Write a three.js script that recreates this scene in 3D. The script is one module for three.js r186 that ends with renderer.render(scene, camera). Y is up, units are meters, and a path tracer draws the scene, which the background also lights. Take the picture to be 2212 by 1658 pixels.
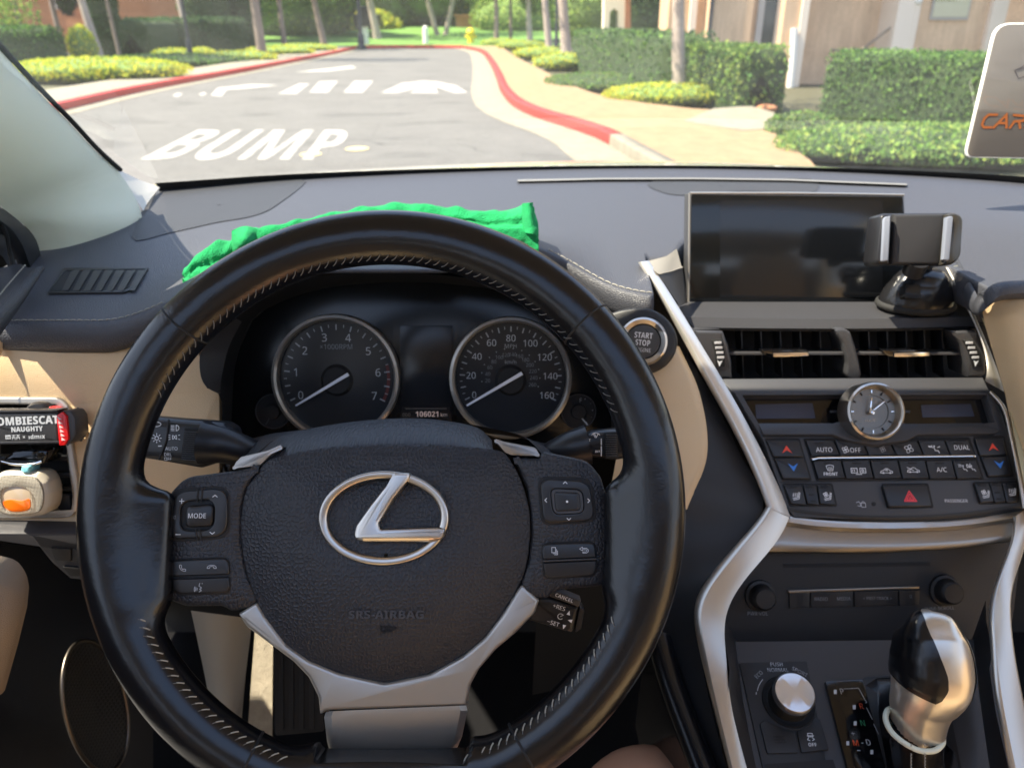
import * as THREE from 'three';
import { mergeGeometries, mergeVertices, toCreasedNormals } from 'three/addons/utils/BufferGeometryUtils.js';
import { FontLoader } from 'three/addons/loaders/FontLoader.js';
import { MarchingCubes } from 'three/addons/objects/MarchingCubes.js';
import { ImprovedNoise } from 'three/addons/math/ImprovedNoise.js';

// ---------- camera, sky, sun, exposure ----------
const V3 = THREE.Vector3, V2 = THREE.Vector2, rad = THREE.MathUtils.degToRad;
const scene = new THREE.Scene();
const EYE = new V3(0, 1.30, 0), PITCH = rad(24.6), FPX = 1700, CX = 1106, CY = 829;
const camera = new THREE.PerspectiveCamera(2 * Math.atan(CY / FPX) * 180 / Math.PI, 1024 / 767, 0.02, 600);
camera.position.copy(EYE);
camera.rotation.set(-PITCH, 0, 0);
camera.focus = 0.50; camera.userData.fStop = 11;
const renderer = new THREE.WebGLRenderer({ antialias: true });
renderer.toneMapping = THREE.LinearToneMapping;
renderer.toneMappingExposure = 3.3;
renderer.shadowMap.enabled = true;
const SUN = new V3(-0.66, 1, 0.08).normalize();
{
  const W = 512, H = 256, d = new Float32Array(W * H * 4);
  for (let j = 0; j < H; j++) for (let i = 0; i < W; i++) {
    const el = ((j + 0.5) / H - 0.5) * Math.PI, az = ((i + 0.5) / W - 0.5) * 2 * Math.PI;
    const y = Math.max(0, Math.sin(el)), x = Math.cos(az) * Math.cos(el), z = Math.sin(az) * Math.cos(el);
    const c = x * SUN.x + Math.sin(el) * SUN.y + z * SUN.z, g = Math.pow(Math.max(0, c), 6) * 0.28;
    const t = Math.pow(1 - y, 2.2), o = (j * W + i) * 4;
    d[o] = 0.20 + 0.38 * t + g; d[o + 1] = 0.30 + 0.32 * t + g * 0.95; d[o + 2] = 0.52 + 0.14 * t + g * 0.82; d[o + 3] = 1;
  }
  const sky = new THREE.DataTexture(d, W, H, THREE.RGBAFormat, THREE.FloatType);
  sky.mapping = THREE.EquirectangularReflectionMapping; sky.magFilter = THREE.LinearFilter; sky.needsUpdate = true;
  scene.background = sky; scene.environment = sky;
}
const sun = new THREE.DirectionalLight(new THREE.Color(1, 0.90, 0.72), 5.0);
sun.position.copy(SUN).multiplyScalar(60); sun.castShadow = true;
sun.shadow.mapSize.set(4096, 4096); Object.assign(sun.shadow.camera, { left: -40, right: 40, top: 40, bottom: -40, near: 1, far: 200 });
scene.add(sun);

// ---------- helpers ----------
let seed = 7;
const rnd = () => { seed = (seed * 1664525 + 1013904223) >>> 0; return seed / 4294967296; };
const rr = (a, b) => a + (b - a) * rnd();
const noise = new ImprovedNoise();
const nz = (x, y, z = 0) => noise.noise(x, y, z);
const v = (x, y, z) => new V3(x, y, z);
const lerp = (a, b, t) => a + (b - a) * t;
const smooth = (a, b, x) => { const t = Math.min(1, Math.max(0, (x - a) / (b - a))); return t * t * (3 - 2 * t); };
// direction of the sight line through a point of the 2212 x 1658 plan drawing of the view; depth is along the view axis
function ray(px, py) {
  const cx = (px - CX) / FPX, cy = -(py - CY) / FPX, s = Math.sin(PITCH), c = Math.cos(PITCH);
  return v(cx, cy * c - s, -cy * s - c);
}
const W = (px, py, d) => ray(px, py).multiplyScalar(d).add(EYE);
const atY = (px, py, h) => { const r = ray(px, py); return r.multiplyScalar((h - EYE.y) / r.y).add(EYE); };
const G = (px, py, h = 0) => atY(px, py, h);
const atZ = (px, py, z) => { const r = ray(px, py); return r.multiplyScalar(z / r.z).add(EYE); };

const names = {};
const numbered = (n) => { names[n] = (names[n] ?? -1) + 1; return names[n] ? n + '_' + String(names[n]).padStart(3, '0') : n; };
const BASE = new Map();
function thing(name, label, category, base = v(0, 0, 0), group) {
  const o = new THREE.Group(); o.name = numbered(name); o.position.copy(base); o.userData = { label, category };
  if (group) o.userData.group = group;
  BASE.set(o, base); scene.add(o); return o;
}
function mk(name, geo, mat, parent, opts = {}) {
  const m = new THREE.Mesh(geo, mat); m.name = parent ? name : numbered(name); m.castShadow = m.receiveShadow = true;
  const b = parent && BASE.get(parent);
  if (b) { geo.translate(-b.x, -b.y, -b.z); BASE.set(m, b); }
  if (opts.label) m.userData.label = opts.label;
  if (opts.kind) m.userData.kind = opts.kind;
  if (opts.category) m.userData.category = opts.category;
  if (opts.group) m.userData.group = opts.group;
  (parent || scene).add(m); return m;
}
const struct = (name, geo, mat, label) => { const m = mk(name, geo, mat, null, { kind: 'structure', label }); return m; };
const solo = (name, geo, mat, label, category, group) => mk(name, geo, mat, null, { label, category, group });

// a flat working plane in space: origin, x, y, normal
class Frame {
  constructor(o, elev, yaw = 0, roll = 0) {
    const e = rad(elev), a = rad(yaw);
    this.o = o; this.n = v(Math.sin(a) * Math.cos(e), Math.sin(e), Math.cos(a) * Math.cos(e));
    this.x = v(0, 1, 0).cross(this.n).normalize(); this.y = this.n.clone().cross(this.x);
    if (roll) { this.x.applyAxisAngle(this.n, rad(roll)); this.y.applyAxisAngle(this.n, rad(roll)); }
  }
  p(px, py, n = 0) { // local coordinates of the point of the plane (raised by n) on that sight line
    const r = ray(px, py), o = this.o.clone().addScaledVector(this.n, n);
    const t = o.clone().sub(EYE).dot(this.n) / r.dot(this.n);
    const q = r.multiplyScalar(t).add(EYE).sub(o);
    return new V2(q.dot(this.x), q.dot(this.y));
  }
  w(lx, ly, n = 0) { return this.o.clone().addScaledVector(this.x, lx).addScaledVector(this.y, ly).addScaledVector(this.n, n); }
  at(px, py, n = 0) { const q = this.p(px, py, n); return this.w(q.x, q.y, n); }
  s(px, py) { return this.p(px + 5, py).distanceTo(this.p(px - 5, py)) / 10; }
  m(n = 0) { return new THREE.Matrix4().makeBasis(this.x, this.y, this.n).setPosition(this.w(0, 0, n)); }
}
const frameAt = (px, py, d, elev, yaw, roll) => new Frame(W(px, py, d), elev, yaw, roll);

// corner rounding / smoothing of outlines
function roundPts(pts, r = 0) {
  const out = [], n = pts.length;
  for (let i = 0; i < n; i++) {
    const p = pts[i], a = pts[(i + n - 1) % n], b = pts[(i + 1) % n], R = p[2] ?? r;
    if (!R) { out.push([p[0], p[1]]); continue; }
    const la = Math.hypot(a[0] - p[0], a[1] - p[1]), lb = Math.hypot(b[0] - p[0], b[1] - p[1]);
    const ra = Math.min(R, la * 0.48) / la, rb = Math.min(R, lb * 0.48) / lb, k = 6;
    const A = [lerp(p[0], a[0], ra), lerp(p[1], a[1], ra)], B = [lerp(p[0], b[0], rb), lerp(p[1], b[1], rb)];
    for (let j = 0; j <= k; j++) { const t = j / k, u = 1 - t; out.push([u * u * A[0] + 2 * u * t * p[0] + t * t * B[0], u * u * A[1] + 2 * u * t * p[1] + t * t * B[1]]); }
  }
  return out;
}
function splinePts(pts, n, closed = true) {
  const c = new THREE.CatmullRomCurve3(pts.map((p) => v(p[0], p[1], p[2] ?? 0)), closed, 'centripetal');
  const q = c.getSpacedPoints(n); if (closed) q.pop();
  return q.map((p) => [p.x, p.y, p.z]);
}
const spline3 = (pts, n, closed = false) => { const q = new THREE.CatmullRomCurve3(pts, closed, 'centripetal').getSpacedPoints(n); if (closed) q.pop(); return q; };
const shapeOf = (loc, holes = []) => { const s = new THREE.Shape(loc); for (const h of holes) s.holes.push(new THREE.Path(h)); return s; };
// a bevelled slab on a frame; the outline is given at its upper face n1
function slab(fr, pts, { n0 = -0.004, n1 = 0, bevel = 0.0008, holes = [], r = 0, steps = 2, crease = 0.7 } = {}) {
  const loc = roundPts(pts, r).map((p) => fr.p(p[0], p[1], n1));
  const hl = holes.map((h) => h.map((p) => fr.p(p[0], p[1], n1)));
  return slabLocal(fr, loc, { n0, n1, bevel, holes: hl, steps, crease });
}
function slabLocal(fr, loc, { n0 = -0.004, n1 = 0, bevel = 0.0008, holes = [], steps = 2, crease = 0.7 } = {}) {
  const d = Math.max(1e-5, n1 - n0 - bevel);
  let g = new THREE.ExtrudeGeometry(shapeOf(loc, holes), { depth: d, bevelEnabled: bevel > 0, bevelThickness: bevel, bevelSize: bevel, bevelOffset: -bevel, bevelSegments: steps, curveSegments: 8 });
  g.translate(0, 0, n1 - d - bevel);
  if (crease) g = toCreasedNormals(g, crease);
  g.applyMatrix4(fr.m(0));
  return g;
}
const rect = (x0, y0, x1, y1) => [[x0, y0], [x1, y0], [x1, y1], [x0, y1]];
// body of revolution about the frame's normal; profile in metres [radius, height]
function lathe(fr, px, py, profile, seg = 48, n = 0, crease = 0.6) {
  let g = new THREE.LatheGeometry(profile.map((p) => new V2(Math.max(1e-5, p[0]), p[1])), seg);
  if (crease) g = toCreasedNormals(g.toNonIndexed(), crease);
  const q = fr.p(px, py, n);
  g.applyMatrix4(new THREE.Matrix4().makeBasis(fr.x, fr.n, fr.y.clone().negate()).setPosition(fr.w(q.x, q.y, n)));
  return g;
}
function grid(rows, { closeU = false, flip = false, uvs = 1 } = {}) { // rows of V3 -> smooth surface, uv in metres
  const nr = rows.length, nc = rows[0].length, pos = [], uv = [], idx = [];
  const us = new Array(nc).fill(0), mid = rows[nr >> 1];
  for (let j = 1; j < nc; j++) us[j] = us[j - 1] + mid[j].distanceTo(mid[j - 1]);
  let vv = 0;
  rows.forEach((row, i) => {
    if (i) vv += row[nc >> 1].distanceTo(rows[i - 1][nc >> 1]);
    row.forEach((p, j) => { pos.push(p.x, p.y, p.z); uv.push(us[j] * uvs, vv * uvs); });
  });
  const cols = closeU ? nc : nc - 1;
  for (let i = 0; i < nr - 1; i++) for (let j = 0; j < cols; j++) {
    const a = i * nc + j, b = i * nc + (j + 1) % nc, c = a + nc, d = b + nc;
    flip ? idx.push(a, c, b, b, c, d) : idx.push(a, b, c, b, d, c);
  }
  const g = new THREE.BufferGeometry();
  g.setAttribute('position', new THREE.Float32BufferAttribute(pos, 3)); g.setAttribute('uv', new THREE.Float32BufferAttribute(uv, 2));
  g.setIndex(idx); g.computeVertexNormals(); return g;
}
const tube = (pts, r, n = 40, closed = false, seg = 8) => new THREE.TubeGeometry(new THREE.CatmullRomCurve3(pts, closed, 'centripetal'), n, r, seg, closed);
const merge = (a) => mergeGeometries(a.map((g) => { const q = g.index ? g.toNonIndexed() : g; for (const k of Object.keys(q.attributes)) if (!['position', 'normal', 'uv'].includes(k)) q.deleteAttribute(k); return q; }));
function box(c, s, r = [0, 0, 0]) { const g = new THREE.BoxGeometry(s.x, s.y, s.z); g.applyMatrix4(new THREE.Matrix4().compose(c, new THREE.Quaternion().setFromEuler(new THREE.Euler(...r)), v(1, 1, 1))); return g; }

// ---------- textures ----------
const hash = (i, j, s) => { let h = (i * 374761393 + j * 668265263 + s * 1274126177) | 0; h = Math.imul(h ^ (h >>> 13), 1274126177); return ((h ^ (h >>> 16)) >>> 0) / 4294967296 * Math.PI * 2; };
function tn(x, y, f, s) { // gradient noise that repeats with the unit square
  const X = x * f, Y = y * f, i = Math.floor(X), j = Math.floor(Y), u = X - i, w = Y - j, m = (k) => ((k % f) + f) % f;
  const g = (di, dj) => { const a = hash(m(i + di), m(j + dj), s); return Math.cos(a) * (u - di) + Math.sin(a) * (w - dj); }, F = (q) => q * q * q * (q * (q * 6 - 15) + 10);
  return lerp(lerp(g(0, 0), g(1, 0), F(u)), lerp(g(0, 1), g(1, 1), F(u)), F(w)) * 1.4;
}
function dataTex(n, f, srgb = false, rep = true) {
  const d = new Uint8Array(n * n * 4);
  for (let j = 0; j < n; j++) for (let i = 0; i < n; i++) { const c = f(i / n, j / n), o = (j * n + i) * 4; for (let k = 0; k < 3; k++) d[o + k] = Math.max(0, Math.min(255, (Array.isArray(c) ? c[k] : c) * 255)); d[o + 3] = 255; }
  const t = new THREE.DataTexture(d, n, n); t.magFilter = THREE.LinearFilter; t.wrapS = t.wrapT = THREE.RepeatWrapping; if (srgb) t.colorSpace = THREE.SRGBColorSpace; t.needsUpdate = true; return t;
}
function voronoiTex(n, cells, seedN) {
  seed = seedN; const P = []; for (let i = 0; i < cells * cells; i++) P.push([(i % cells + rr(0.05, 0.95)) / cells, (Math.floor(i / cells) + rr(0.05, 0.95)) / cells]);
  return dataTex(n, (x, y) => {
    const ci = Math.floor(x * cells), cj = Math.floor(y * cells); let a = 9, b = 9;
    for (let dj = -2; dj <= 2; dj++) for (let di = -2; di <= 2; di++) {
      const ii = ci + di, jj = cj + dj, q = P[((jj + cells) % cells) * cells + (ii + cells) % cells];
      const dx = q[0] + Math.floor(ii / cells) - x, dy = q[1] + Math.floor(jj / cells) - y, d = Math.hypot(dx * 1.0, dy * 0.8) * cells;
      if (d < a) { b = a; a = d; } else if (d < b) b = d;
    }
    return Math.min(1, (b - a) * 2.2) * 0.8 + 0.2 * (0.5 + 0.5 * tn(x, y, 64, 0));
  });
}
const T_leather = voronoiTex(512, 22, 11);
const T_fine = dataTex(256, (x, y) => 0.5 + 0.25 * (tn(x, y, 64, 1) + tn(x, y, 128, 2)));
const T_weave = dataTex(256, (x, y) => 0.5 + 0.3 * Math.sin((x * 32 + y * 32) * Math.PI * 2) + 0.2 * Math.sin((x * 32 - y * 32) * Math.PI * 2));
const T_mesh = dataTex(256, (x, y) => { const a = ((x * 16) % 1) - 0.5, b = ((y * 16) % 1) - 0.5; return Math.hypot(a, b) < 0.34 ? 0.0 : 1; });
const T_meshc = dataTex(256, (x, y) => { const a = ((x * 16) % 1) - 0.5, b = ((y * 16) % 1) - 0.5; return Math.hypot(a, b) < 0.34 ? 0.12 : 1; });
const T_rough = dataTex(256, (x, y) => 0.72 + 0.28 * (tn(x, y, 8, 4) + 0.5 * tn(x, y, 16, 5) + 0.4 * tn(x, y, 64, 9)));
const T_wrinkle = dataTex(1024, (x, y) => 0.5 + 0.30 * tn(x, y, 4, 31) + 0.12 * tn(x, y, 16, 32) + 0.035 * tn(x, y, 64, 33) + 0.03 * tn(x, y, 128, 34));
const T_grit = dataTex(512, (x, y) => { const a = tn(x, y, 128, 3) * 0.5 + tn(x, y, 256, 7) * 0.5, b = tn(x, y, 8, 5), c = tn(x, y, 24, 6); return 0.80 + 0.20 * a + 0.13 * b + 0.08 * c; });
const T_road = dataTex(1024, (x, y) => {
  const w = (f, s) => tn(x, y, f, s), fold = (f, s) => tn(x + w(4, s + 1) * 0.2, y + w(4, s + 2) * 0.2, f, s);
  const crack = Math.max(Math.exp(-Math.pow(fold(3, 11) / 0.006, 2)) * (w(5, 12) > -0.05 ? 1 : 0), Math.exp(-Math.pow((fold(5, 15) - 0.1) / 0.005, 2)) * (w(4, 16) > 0.12 ? 1 : 0));
  const agg = 0.5 * w(256, 3) + 0.5 * w(128, 4), patch = 0.07 * w(4, 5) + 0.06 * w(12, 6) + 0.06 * w(40, 7), oil = smooth(0.34, 0.6, w(6, 9));
  const g = (0.80 + 0.22 * agg + patch) * (1 - 0.5 * crack) * (1 - 0.2 * oil); return [g, g * 0.995, g * 0.98];
});
const T_worn = dataTex(512, (x, y) => { const w = tn(x, y, 8, 21) + 0.6 * tn(x, y, 32, 22) + 0.5 * tn(x, y, 128, 23); return 0.86 + 0.12 * tn(x, y, 64, 24) - 0.32 * smooth(0.25, 0.6, w); });
const rep = (t, k) => { const c = t.clone(); c.repeat.set(k, k); c.needsUpdate = true; return c; };

// ---------- materials (linear base colours) ----------
const lin = (r, g, b) => new THREE.Color().setRGB(r, g, b);
const std = (c, roughness, o = {}) => new THREE.MeshStandardMaterial({ color: lin(...c), roughness, side: THREE.DoubleSide, ...o });
const phy = (c, roughness, o = {}) => new THREE.MeshPhysicalMaterial({ color: lin(...c), roughness, side: THREE.DoubleSide, ...o });
const M = {
  grain: std([0.015, 0.016, 0.021], 0.48, { bumpMap: rep(T_leather, 17), bumpScale: 0.00038 }),
  dash: std([0.046, 0.048, 0.058], 0.50, { bumpMap: rep(T_leather, 20), bumpScale: 0.0003 }),
  wheelLeather: phy([0.0045, 0.0047, 0.006], 0.24, { bumpMap: rep(T_wrinkle, 7), bumpScale: 0.0005 }),
  plastic: std([0.0105, 0.011, 0.013], 0.5, { bumpMap: rep(T_fine, 60), bumpScale: 0.00008 }),
  greyPlastic: std([0.038, 0.038, 0.042], 0.46, { bumpMap: rep(T_fine, 60), bumpScale: 0.00008 }),
  button: std([0.012, 0.012, 0.014], 0.38),
  dark: std([0.006, 0.006, 0.007], 0.7),
  gloss: phy([0.004, 0.004, 0.005], 0.08),
  screen: phy([0.004, 0.005, 0.006], 0.10),
  silver: phy([0.54, 0.50, 0.45], 0.30, { metalness: 1 }),
  satin: phy([0.43, 0.405, 0.37], 0.44, { metalness: 0.9 }),
  blade: phy([0.72, 0.69, 0.64], 0.30, { metalness: 0.75 }),
  frame: phy([0.54, 0.49, 0.425], 0.32, { metalness: 0.85 }),
  chrome: phy([0.78, 0.77, 0.75], 0.13, { metalness: 1 }),
  bronze: phy([0.33, 0.30, 0.265], 0.36, { metalness: 1 }),
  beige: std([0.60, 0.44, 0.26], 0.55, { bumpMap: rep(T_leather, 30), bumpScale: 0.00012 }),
  pillar: std([0.66, 0.67, 0.53], 0.9, { bumpMap: rep(T_weave, 22), bumpScale: 0.0003 }),
  liner: std([0.56, 0.53, 0.46], 0.95),
  mesh: std([0.050, 0.052, 0.058], 0.55, { bumpMap: rep(T_mesh, 18), bumpScale: 0.0008, map: rep(T_meshc, 18) }),
  thread: std([0.34, 0.32, 0.27], 0.8),
  threadDim: std([0.13, 0.125, 0.115], 0.8),
  carpet: phy([0.010, 0.010, 0.011], 1, { bumpMap: rep(T_grit, 20), bumpScale: 0.002, specularIntensity: 0.1 }),
  rubber: std([0.01, 0.01, 0.01], 0.8),
  skin: phy([0.72, 0.38, 0.23], 0.5, { bumpMap: rep(T_fine, 30), bumpScale: 0.0002 }),
  paintWhite: phy([0.72, 0.68, 0.58], 0.25, { clearcoat: 1, clearcoatRoughness: 0.05 }),
};
// printed lettering and symbols: one shared sheet
const ATL = 2048, atlas = document.createElement('canvas'); atlas.width = atlas.height = ATL;
const actx = atlas.getContext('2d'); actx.clearRect(0, 0, ATL, ATL);
const atlasTex = new THREE.CanvasTexture(atlas); atlasTex.colorSpace = THREE.SRGBColorSpace;
const M_print = std([1, 1, 1], 0.55, { map: atlasTex, transparent: true });
let ax = 2, ay = 2, ah = 0;
function printOn(fr, px, py, w, h, n, draw, parent, name = 'printed_marking', { k = 2, roll = 0, skew = 0 } = {}) { // w, h in plan pixels
  const cw = Math.ceil(w * k), ch = Math.ceil(h * k);
  if (ax + cw + 2 > ATL) { ax = 2; ay += ah + 2; ah = 0; }
  const x0 = ax, y0 = ay; ax += cw + 2; ah = Math.max(ah, ch);
  if (ay + ch > ATL) throw new Error('print sheet full');
  actx.save(); actx.beginPath(); actx.rect(x0, y0, cw, ch); actx.clip(); actx.translate(x0, y0); actx.scale(k, k); draw(actx, w, h); actx.restore();
  const c = fr.p(px, py, n), s = fr.s(px, py), ww = w * s / 2, hh = h * s / 2, cr = Math.cos(rad(roll)), sr = Math.sin(rad(roll)), pos = [], uv = [];
  for (const [i, j] of [[-1, -1], [1, -1], [1, 1], [-1, 1]]) {
    const lx = i * ww + j * hh * skew, ly = j * hh, q = fr.w(c.x + lx * cr - ly * sr, c.y + lx * sr + ly * cr, n); pos.push(q.x, q.y, q.z);
    uv.push((x0 + (i + 1) / 2 * cw) / ATL, 1 - (y0 + (1 - j) / 2 * ch) / ATL);
  }
  const g = new THREE.BufferGeometry(); g.setAttribute('position', new THREE.Float32BufferAttribute(pos, 3)); g.setAttribute('uv', new THREE.Float32BufferAttribute(uv, 2)); g.setIndex([0, 1, 2, 0, 2, 3]); g.computeVertexNormals();
  return mk(name, g, M_print, parent);
}
const txt = (s, size, col = '#d8dade', weight = '', font = 'sans-serif', dx = 0) => (c, w, h) => {
  c.fillStyle = col; c.font = `${weight} ${size}px ${font}`; c.textAlign = 'center'; c.textBaseline = 'middle';
  const lines = s.split('\n'); lines.forEach((l, i) => c.fillText(l, w / 2 + dx, h / 2 + (i - (lines.length - 1) / 2) * size * 1.05));
};
const pen = (f, col = '#d8dade', lw = 2) => (c, w, h) => { c.strokeStyle = c.fillStyle = col; c.lineWidth = lw; c.lineCap = c.lineJoin = 'round'; f(c, w, h); };
const line = (c, ...p) => { c.beginPath(); c.moveTo(p[0], p[1]); for (let i = 2; i < p.length; i += 2) c.lineTo(p[i], p[i + 1]); c.stroke(); };
const poly = (c, ...p) => { c.beginPath(); c.moveTo(p[0], p[1]); for (let i = 2; i < p.length; i += 2) c.lineTo(p[i], p[i + 1]); c.closePath(); };
const circ = (c, x, y, r, a = 0, b = 7) => { c.beginPath(); c.arc(x, y, r, a, Math.min(b, Math.PI * 2 + a)); };

// ================= THE STREET =================
const O = {
  asphalt: std([0.150, 0.144, 0.135], 0.9, { map: rep(T_road, 0.16), bumpMap: rep(T_grit, 1.2), bumpScale: 0.006 }),
  concrete: std([0.285, 0.255, 0.19], 0.9, { map: rep(T_grit, 0.7) }),
  tan: std([0.34, 0.225, 0.12], 0.9, { map: rep(T_grit, 0.6) }),
  red: std([0.56, 0.028, 0.018], 0.6, { map: rep(T_grit, 1) }),
  mark: std([0.44, 0.42, 0.37], 0.7, { map: rep(T_worn, 0.6) }),
  markYellow: std([0.62, 0.50, 0.22], 0.7),
  soil: std([0.09, 0.085, 0.045], 1, { map: rep(T_grit, 0.4) }),
  lawn: std([0.13, 0.27, 0.045], 1, { map: rep(T_grit, 0.5) }),
  peach: std([0.80, 0.55, 0.35], 0.9, { map: rep(T_grit, 0.8) }),
  peachDark: std([0.70, 0.46, 0.27], 0.9, { map: rep(T_grit, 0.8) }),
  cream: std([0.80, 0.68, 0.56], 0.9),
  orange: std([0.52, 0.22, 0.10], 0.9, { map: rep(T_grit, 0.8) }),
  trimGrey: std([0.40, 0.38, 0.36], 0.7),
  bark: std([0.30, 0.23, 0.19], 0.95, { map: rep(T_grit, 2), bumpMap: rep(T_grit, 3), bumpScale: 0.02 }),
  barkPale: std([0.50, 0.41, 0.35], 0.95, { map: rep(T_grit, 2), bumpMap: rep(T_grit, 3), bumpScale: 0.02 }),
  iron: std([0.02, 0.025, 0.035], 0.5),
  glass: phy([0.03, 0.04, 0.045], 0.08),
  white: std([0.75, 0.73, 0.68], 0.6),
  leaf: phy([1, 1, 1], 1, { transmission: 0.42, thickness: 0, specularIntensity: 0.3 }),
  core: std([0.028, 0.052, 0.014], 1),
  coreLit: std([0.13, 0.20, 0.05], 1),  // foliage core with sunlight put into a brighter green
  awning: std([0.62, 0.13, 0.03], 0.9),
};
const flat = (pts, y) => { // horizontal sheet from xz outline
  const g = new THREE.ShapeGeometry(new THREE.Shape(pts.map((p) => new V2(p[0], -p[1])))); g.rotateX(-Math.PI / 2); g.translate(0, y, 0); return g;
};
const gxz = (px, py) => { const p = G(px, py); return [p.x, p.z]; };
{ const g = new THREE.PlaneGeometry(600, 600); g.rotateX(-Math.PI / 2); g.translate(0, -0.012, -150); struct('ground', g, O.soil); }
const sp2 = (pts, n) => { const q = spline3(pts.map((p) => v(p[0], 0, p[1])), n); return q.map((p) => [p.x, p.z]); };
const extend = (a, b, d) => { const l = Math.hypot(b[0] - a[0], b[1] - a[1]); return [b[0] + (b[0] - a[0]) / l * d, b[1] + (b[1] - a[1]) / l * d]; };
let leftK = [[770, 105], [740, 113], [560, 150], [300, 200], [120, 243]].map((p) => gxz(...p));
leftK.push(extend(leftK[3], leftK[4], 8), extend(leftK[3], leftK[4], 25)); leftK = sp2(leftK, 60);
let rightK = [[1000, 104.5], [1034, 112], [1056, 135], [1072, 170], [1084, 203], [1112, 233], [1160, 256], [1226, 277], [1290, 300], [1365, 345]].map((p) => gxz(...p));
rightK.push(extend(rightK[8], rightK[9], 3), extend(rightK[8], rightK[9], 16)); rightK = sp2(rightK, 90);
const off = (path, d) => path.map((p, i) => { const a = path[Math.max(0, i - 1)], b = path[Math.min(path.length - 1, i + 1)], l = Math.hypot(b[0] - a[0], b[1] - a[1]) || 1; return [p[0] - (b[1] - a[1]) / l * d, p[1] + (b[0] - a[0]) / l * d]; });
// road sheet between the kerbs
struct('road', flat([...leftK, ...rightK.slice().reverse()], 0), O.asphalt);
function kerb(name, path, side, label, mat, gutter, h = 0.13) {
  const d = side, sec = [[0, 0.004], [0.0, h - 0.02], [0.02 * d, h], [0.16 * d, h], [0.16 * d, -0.02]];
  struct(name, grid(sec.map(([o, y]) => off(path, o).map((p) => v(p[0], y, p[1])))), mat, label);
  if (gutter) struct('gutter', grid([[0.0, 0.006], [-gutter * 0.5 * d, 0.005], [-gutter * d, 0.006]].map(([o, y]) => off(path, o).map((p) => v(p[0], y, p[1])))), O.concrete);
}
const sgn = 1;
kerb('kerb', leftK, sgn, 'red painted kerb along the left side of the road', O.red, 0.35);
const iRed = rightK.findIndex((p) => p[1] > gxz(1294, 302)[1]);
kerb('kerb', rightK.slice(0, iRed + 1), -sgn, 'curving red painted kerb on the right side of the road', O.red, 0.62);
kerb('kerb', rightK.slice(iRed), -sgn, 'unpainted pale kerb nearest the car on the right', O.concrete, 0.62);
const endK = sp2([leftK[0], gxz(850, 104), gxz(930, 104), rightK[0]], 20);
kerb('kerb', endK, -sgn, 'straight red kerb across the far end of the road', O.red, 0, 0.16);
// pavements
const bedR = sp2([gxz(1058, 97), gxz(1085, 108), gxz(1112, 128), gxz(1175, 163), gxz(1250, 203), gxz(1330, 228), gxz(1450, 246), gxz(1500, 252)], 40);
const bedR2 = [gxz(1668, 262), gxz(1655, 290), gxz(1690, 330), gxz(1745, 372), gxz(1800, 440), [rightK.at(-1)[0] + 4, rightK.at(-1)[1]]];
struct('pavement', flat([...off(rightK, -0.15 * sgn), ...bedR2.slice().reverse(), ...bedR.slice().reverse()], 0.118), O.tan);
{ const p = [gxz(1475, 282), gxz(1540, 252), gxz(1620, 246), gxz(1672, 262), gxz(1652, 300), gxz(1600, 304)]; struct('garden_path', flat(p.map(([x, z]) => [x, z]), 0.123), O.concrete); }
struct('pavement', flat([...off(leftK, 0.15), ...off(leftK, 1.5).reverse()], 0.118), O.concrete);
// painted markings
const font = await new FontLoader().loadAsync('fonts/droid/droid_sans_bold.typeface.json');
{
  const BL = gxz(300, 346), BR = gxz(722, 346), TL = gxz(428, 281);
  const shapes = font.generateShapes('BUMP', 1), all = shapes.map((s) => new THREE.ShapeGeometry(s, 8)), g0 = merge(all); g0.computeBoundingBox();
  const b = g0.boundingBox;
  const g = g0, p = g.attributes.position;
  for (let i = 0; i < p.count; i++) {
    const a = (p.getX(i) - b.min.x) / (b.max.x - b.min.x), t = (p.getY(i) - b.min.y) / (b.max.y - b.min.y);
    p.setXYZ(i, BL[0] + (BR[0] - BL[0]) * a + (TL[0] - BL[0]) * t, 0.004, BL[1] + (BR[1] - BL[1]) * a + (TL[1] - BL[1]) * t);
  }
  g.computeVertexNormals(); struct('road_lettering', g, O.mark, 'white letters BUMP painted on the asphalt');
  const st = [
    [[600, 203], [646, 181], [668, 181], [640, 203]], [[668, 200], [690, 176], [730, 175], [708, 200]], [[742, 200], [766, 175], [806, 175], [783, 200]],
    [[822, 201], [868, 180], [912, 175], [942, 176], [985, 185], [1010, 200], [982, 201], [940, 187], [946, 201], [886, 201], [906, 189], [858, 201]],
    [[455, 206], [470, 190], [545, 182], [600, 184], [540, 191], [490, 194], [478, 208]], [[636, 156], [690, 150], [760, 142], [770, 147], [700, 155]],
    [[372, 207], [384, 201], [394, 203], [384, 210]], [[428, 203], [440, 199], [446, 203], [436, 207]],
  ];
  const m = merge(st.map((q) => flat(q.map((p) => gxz(...p)), 0.004)));
  struct('hump_stripes', m, O.mark, 'worn white stripes painted across the road hump');
  const disc = (a, b) => { const A = gxz(...a), B = gxz(...b), c = [(A[0] + B[0]) / 2, (A[1] + B[1]) / 2], r = Math.abs(B[0] - A[0]) / 2, o = []; for (let i = 0; i < 24; i++) o.push([c[0] + r * Math.cos(i * Math.PI / 12), c[1] + r * 1.3 * Math.sin(i * Math.PI / 12)]); return flat(o, 0.0075); };
  struct('road_patch', merge([disc([648, 334], [694, 334]), disc([746, 322], [796, 322])]), O.markYellow, 'two small yellowish round patches beside the painted word');
}
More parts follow.
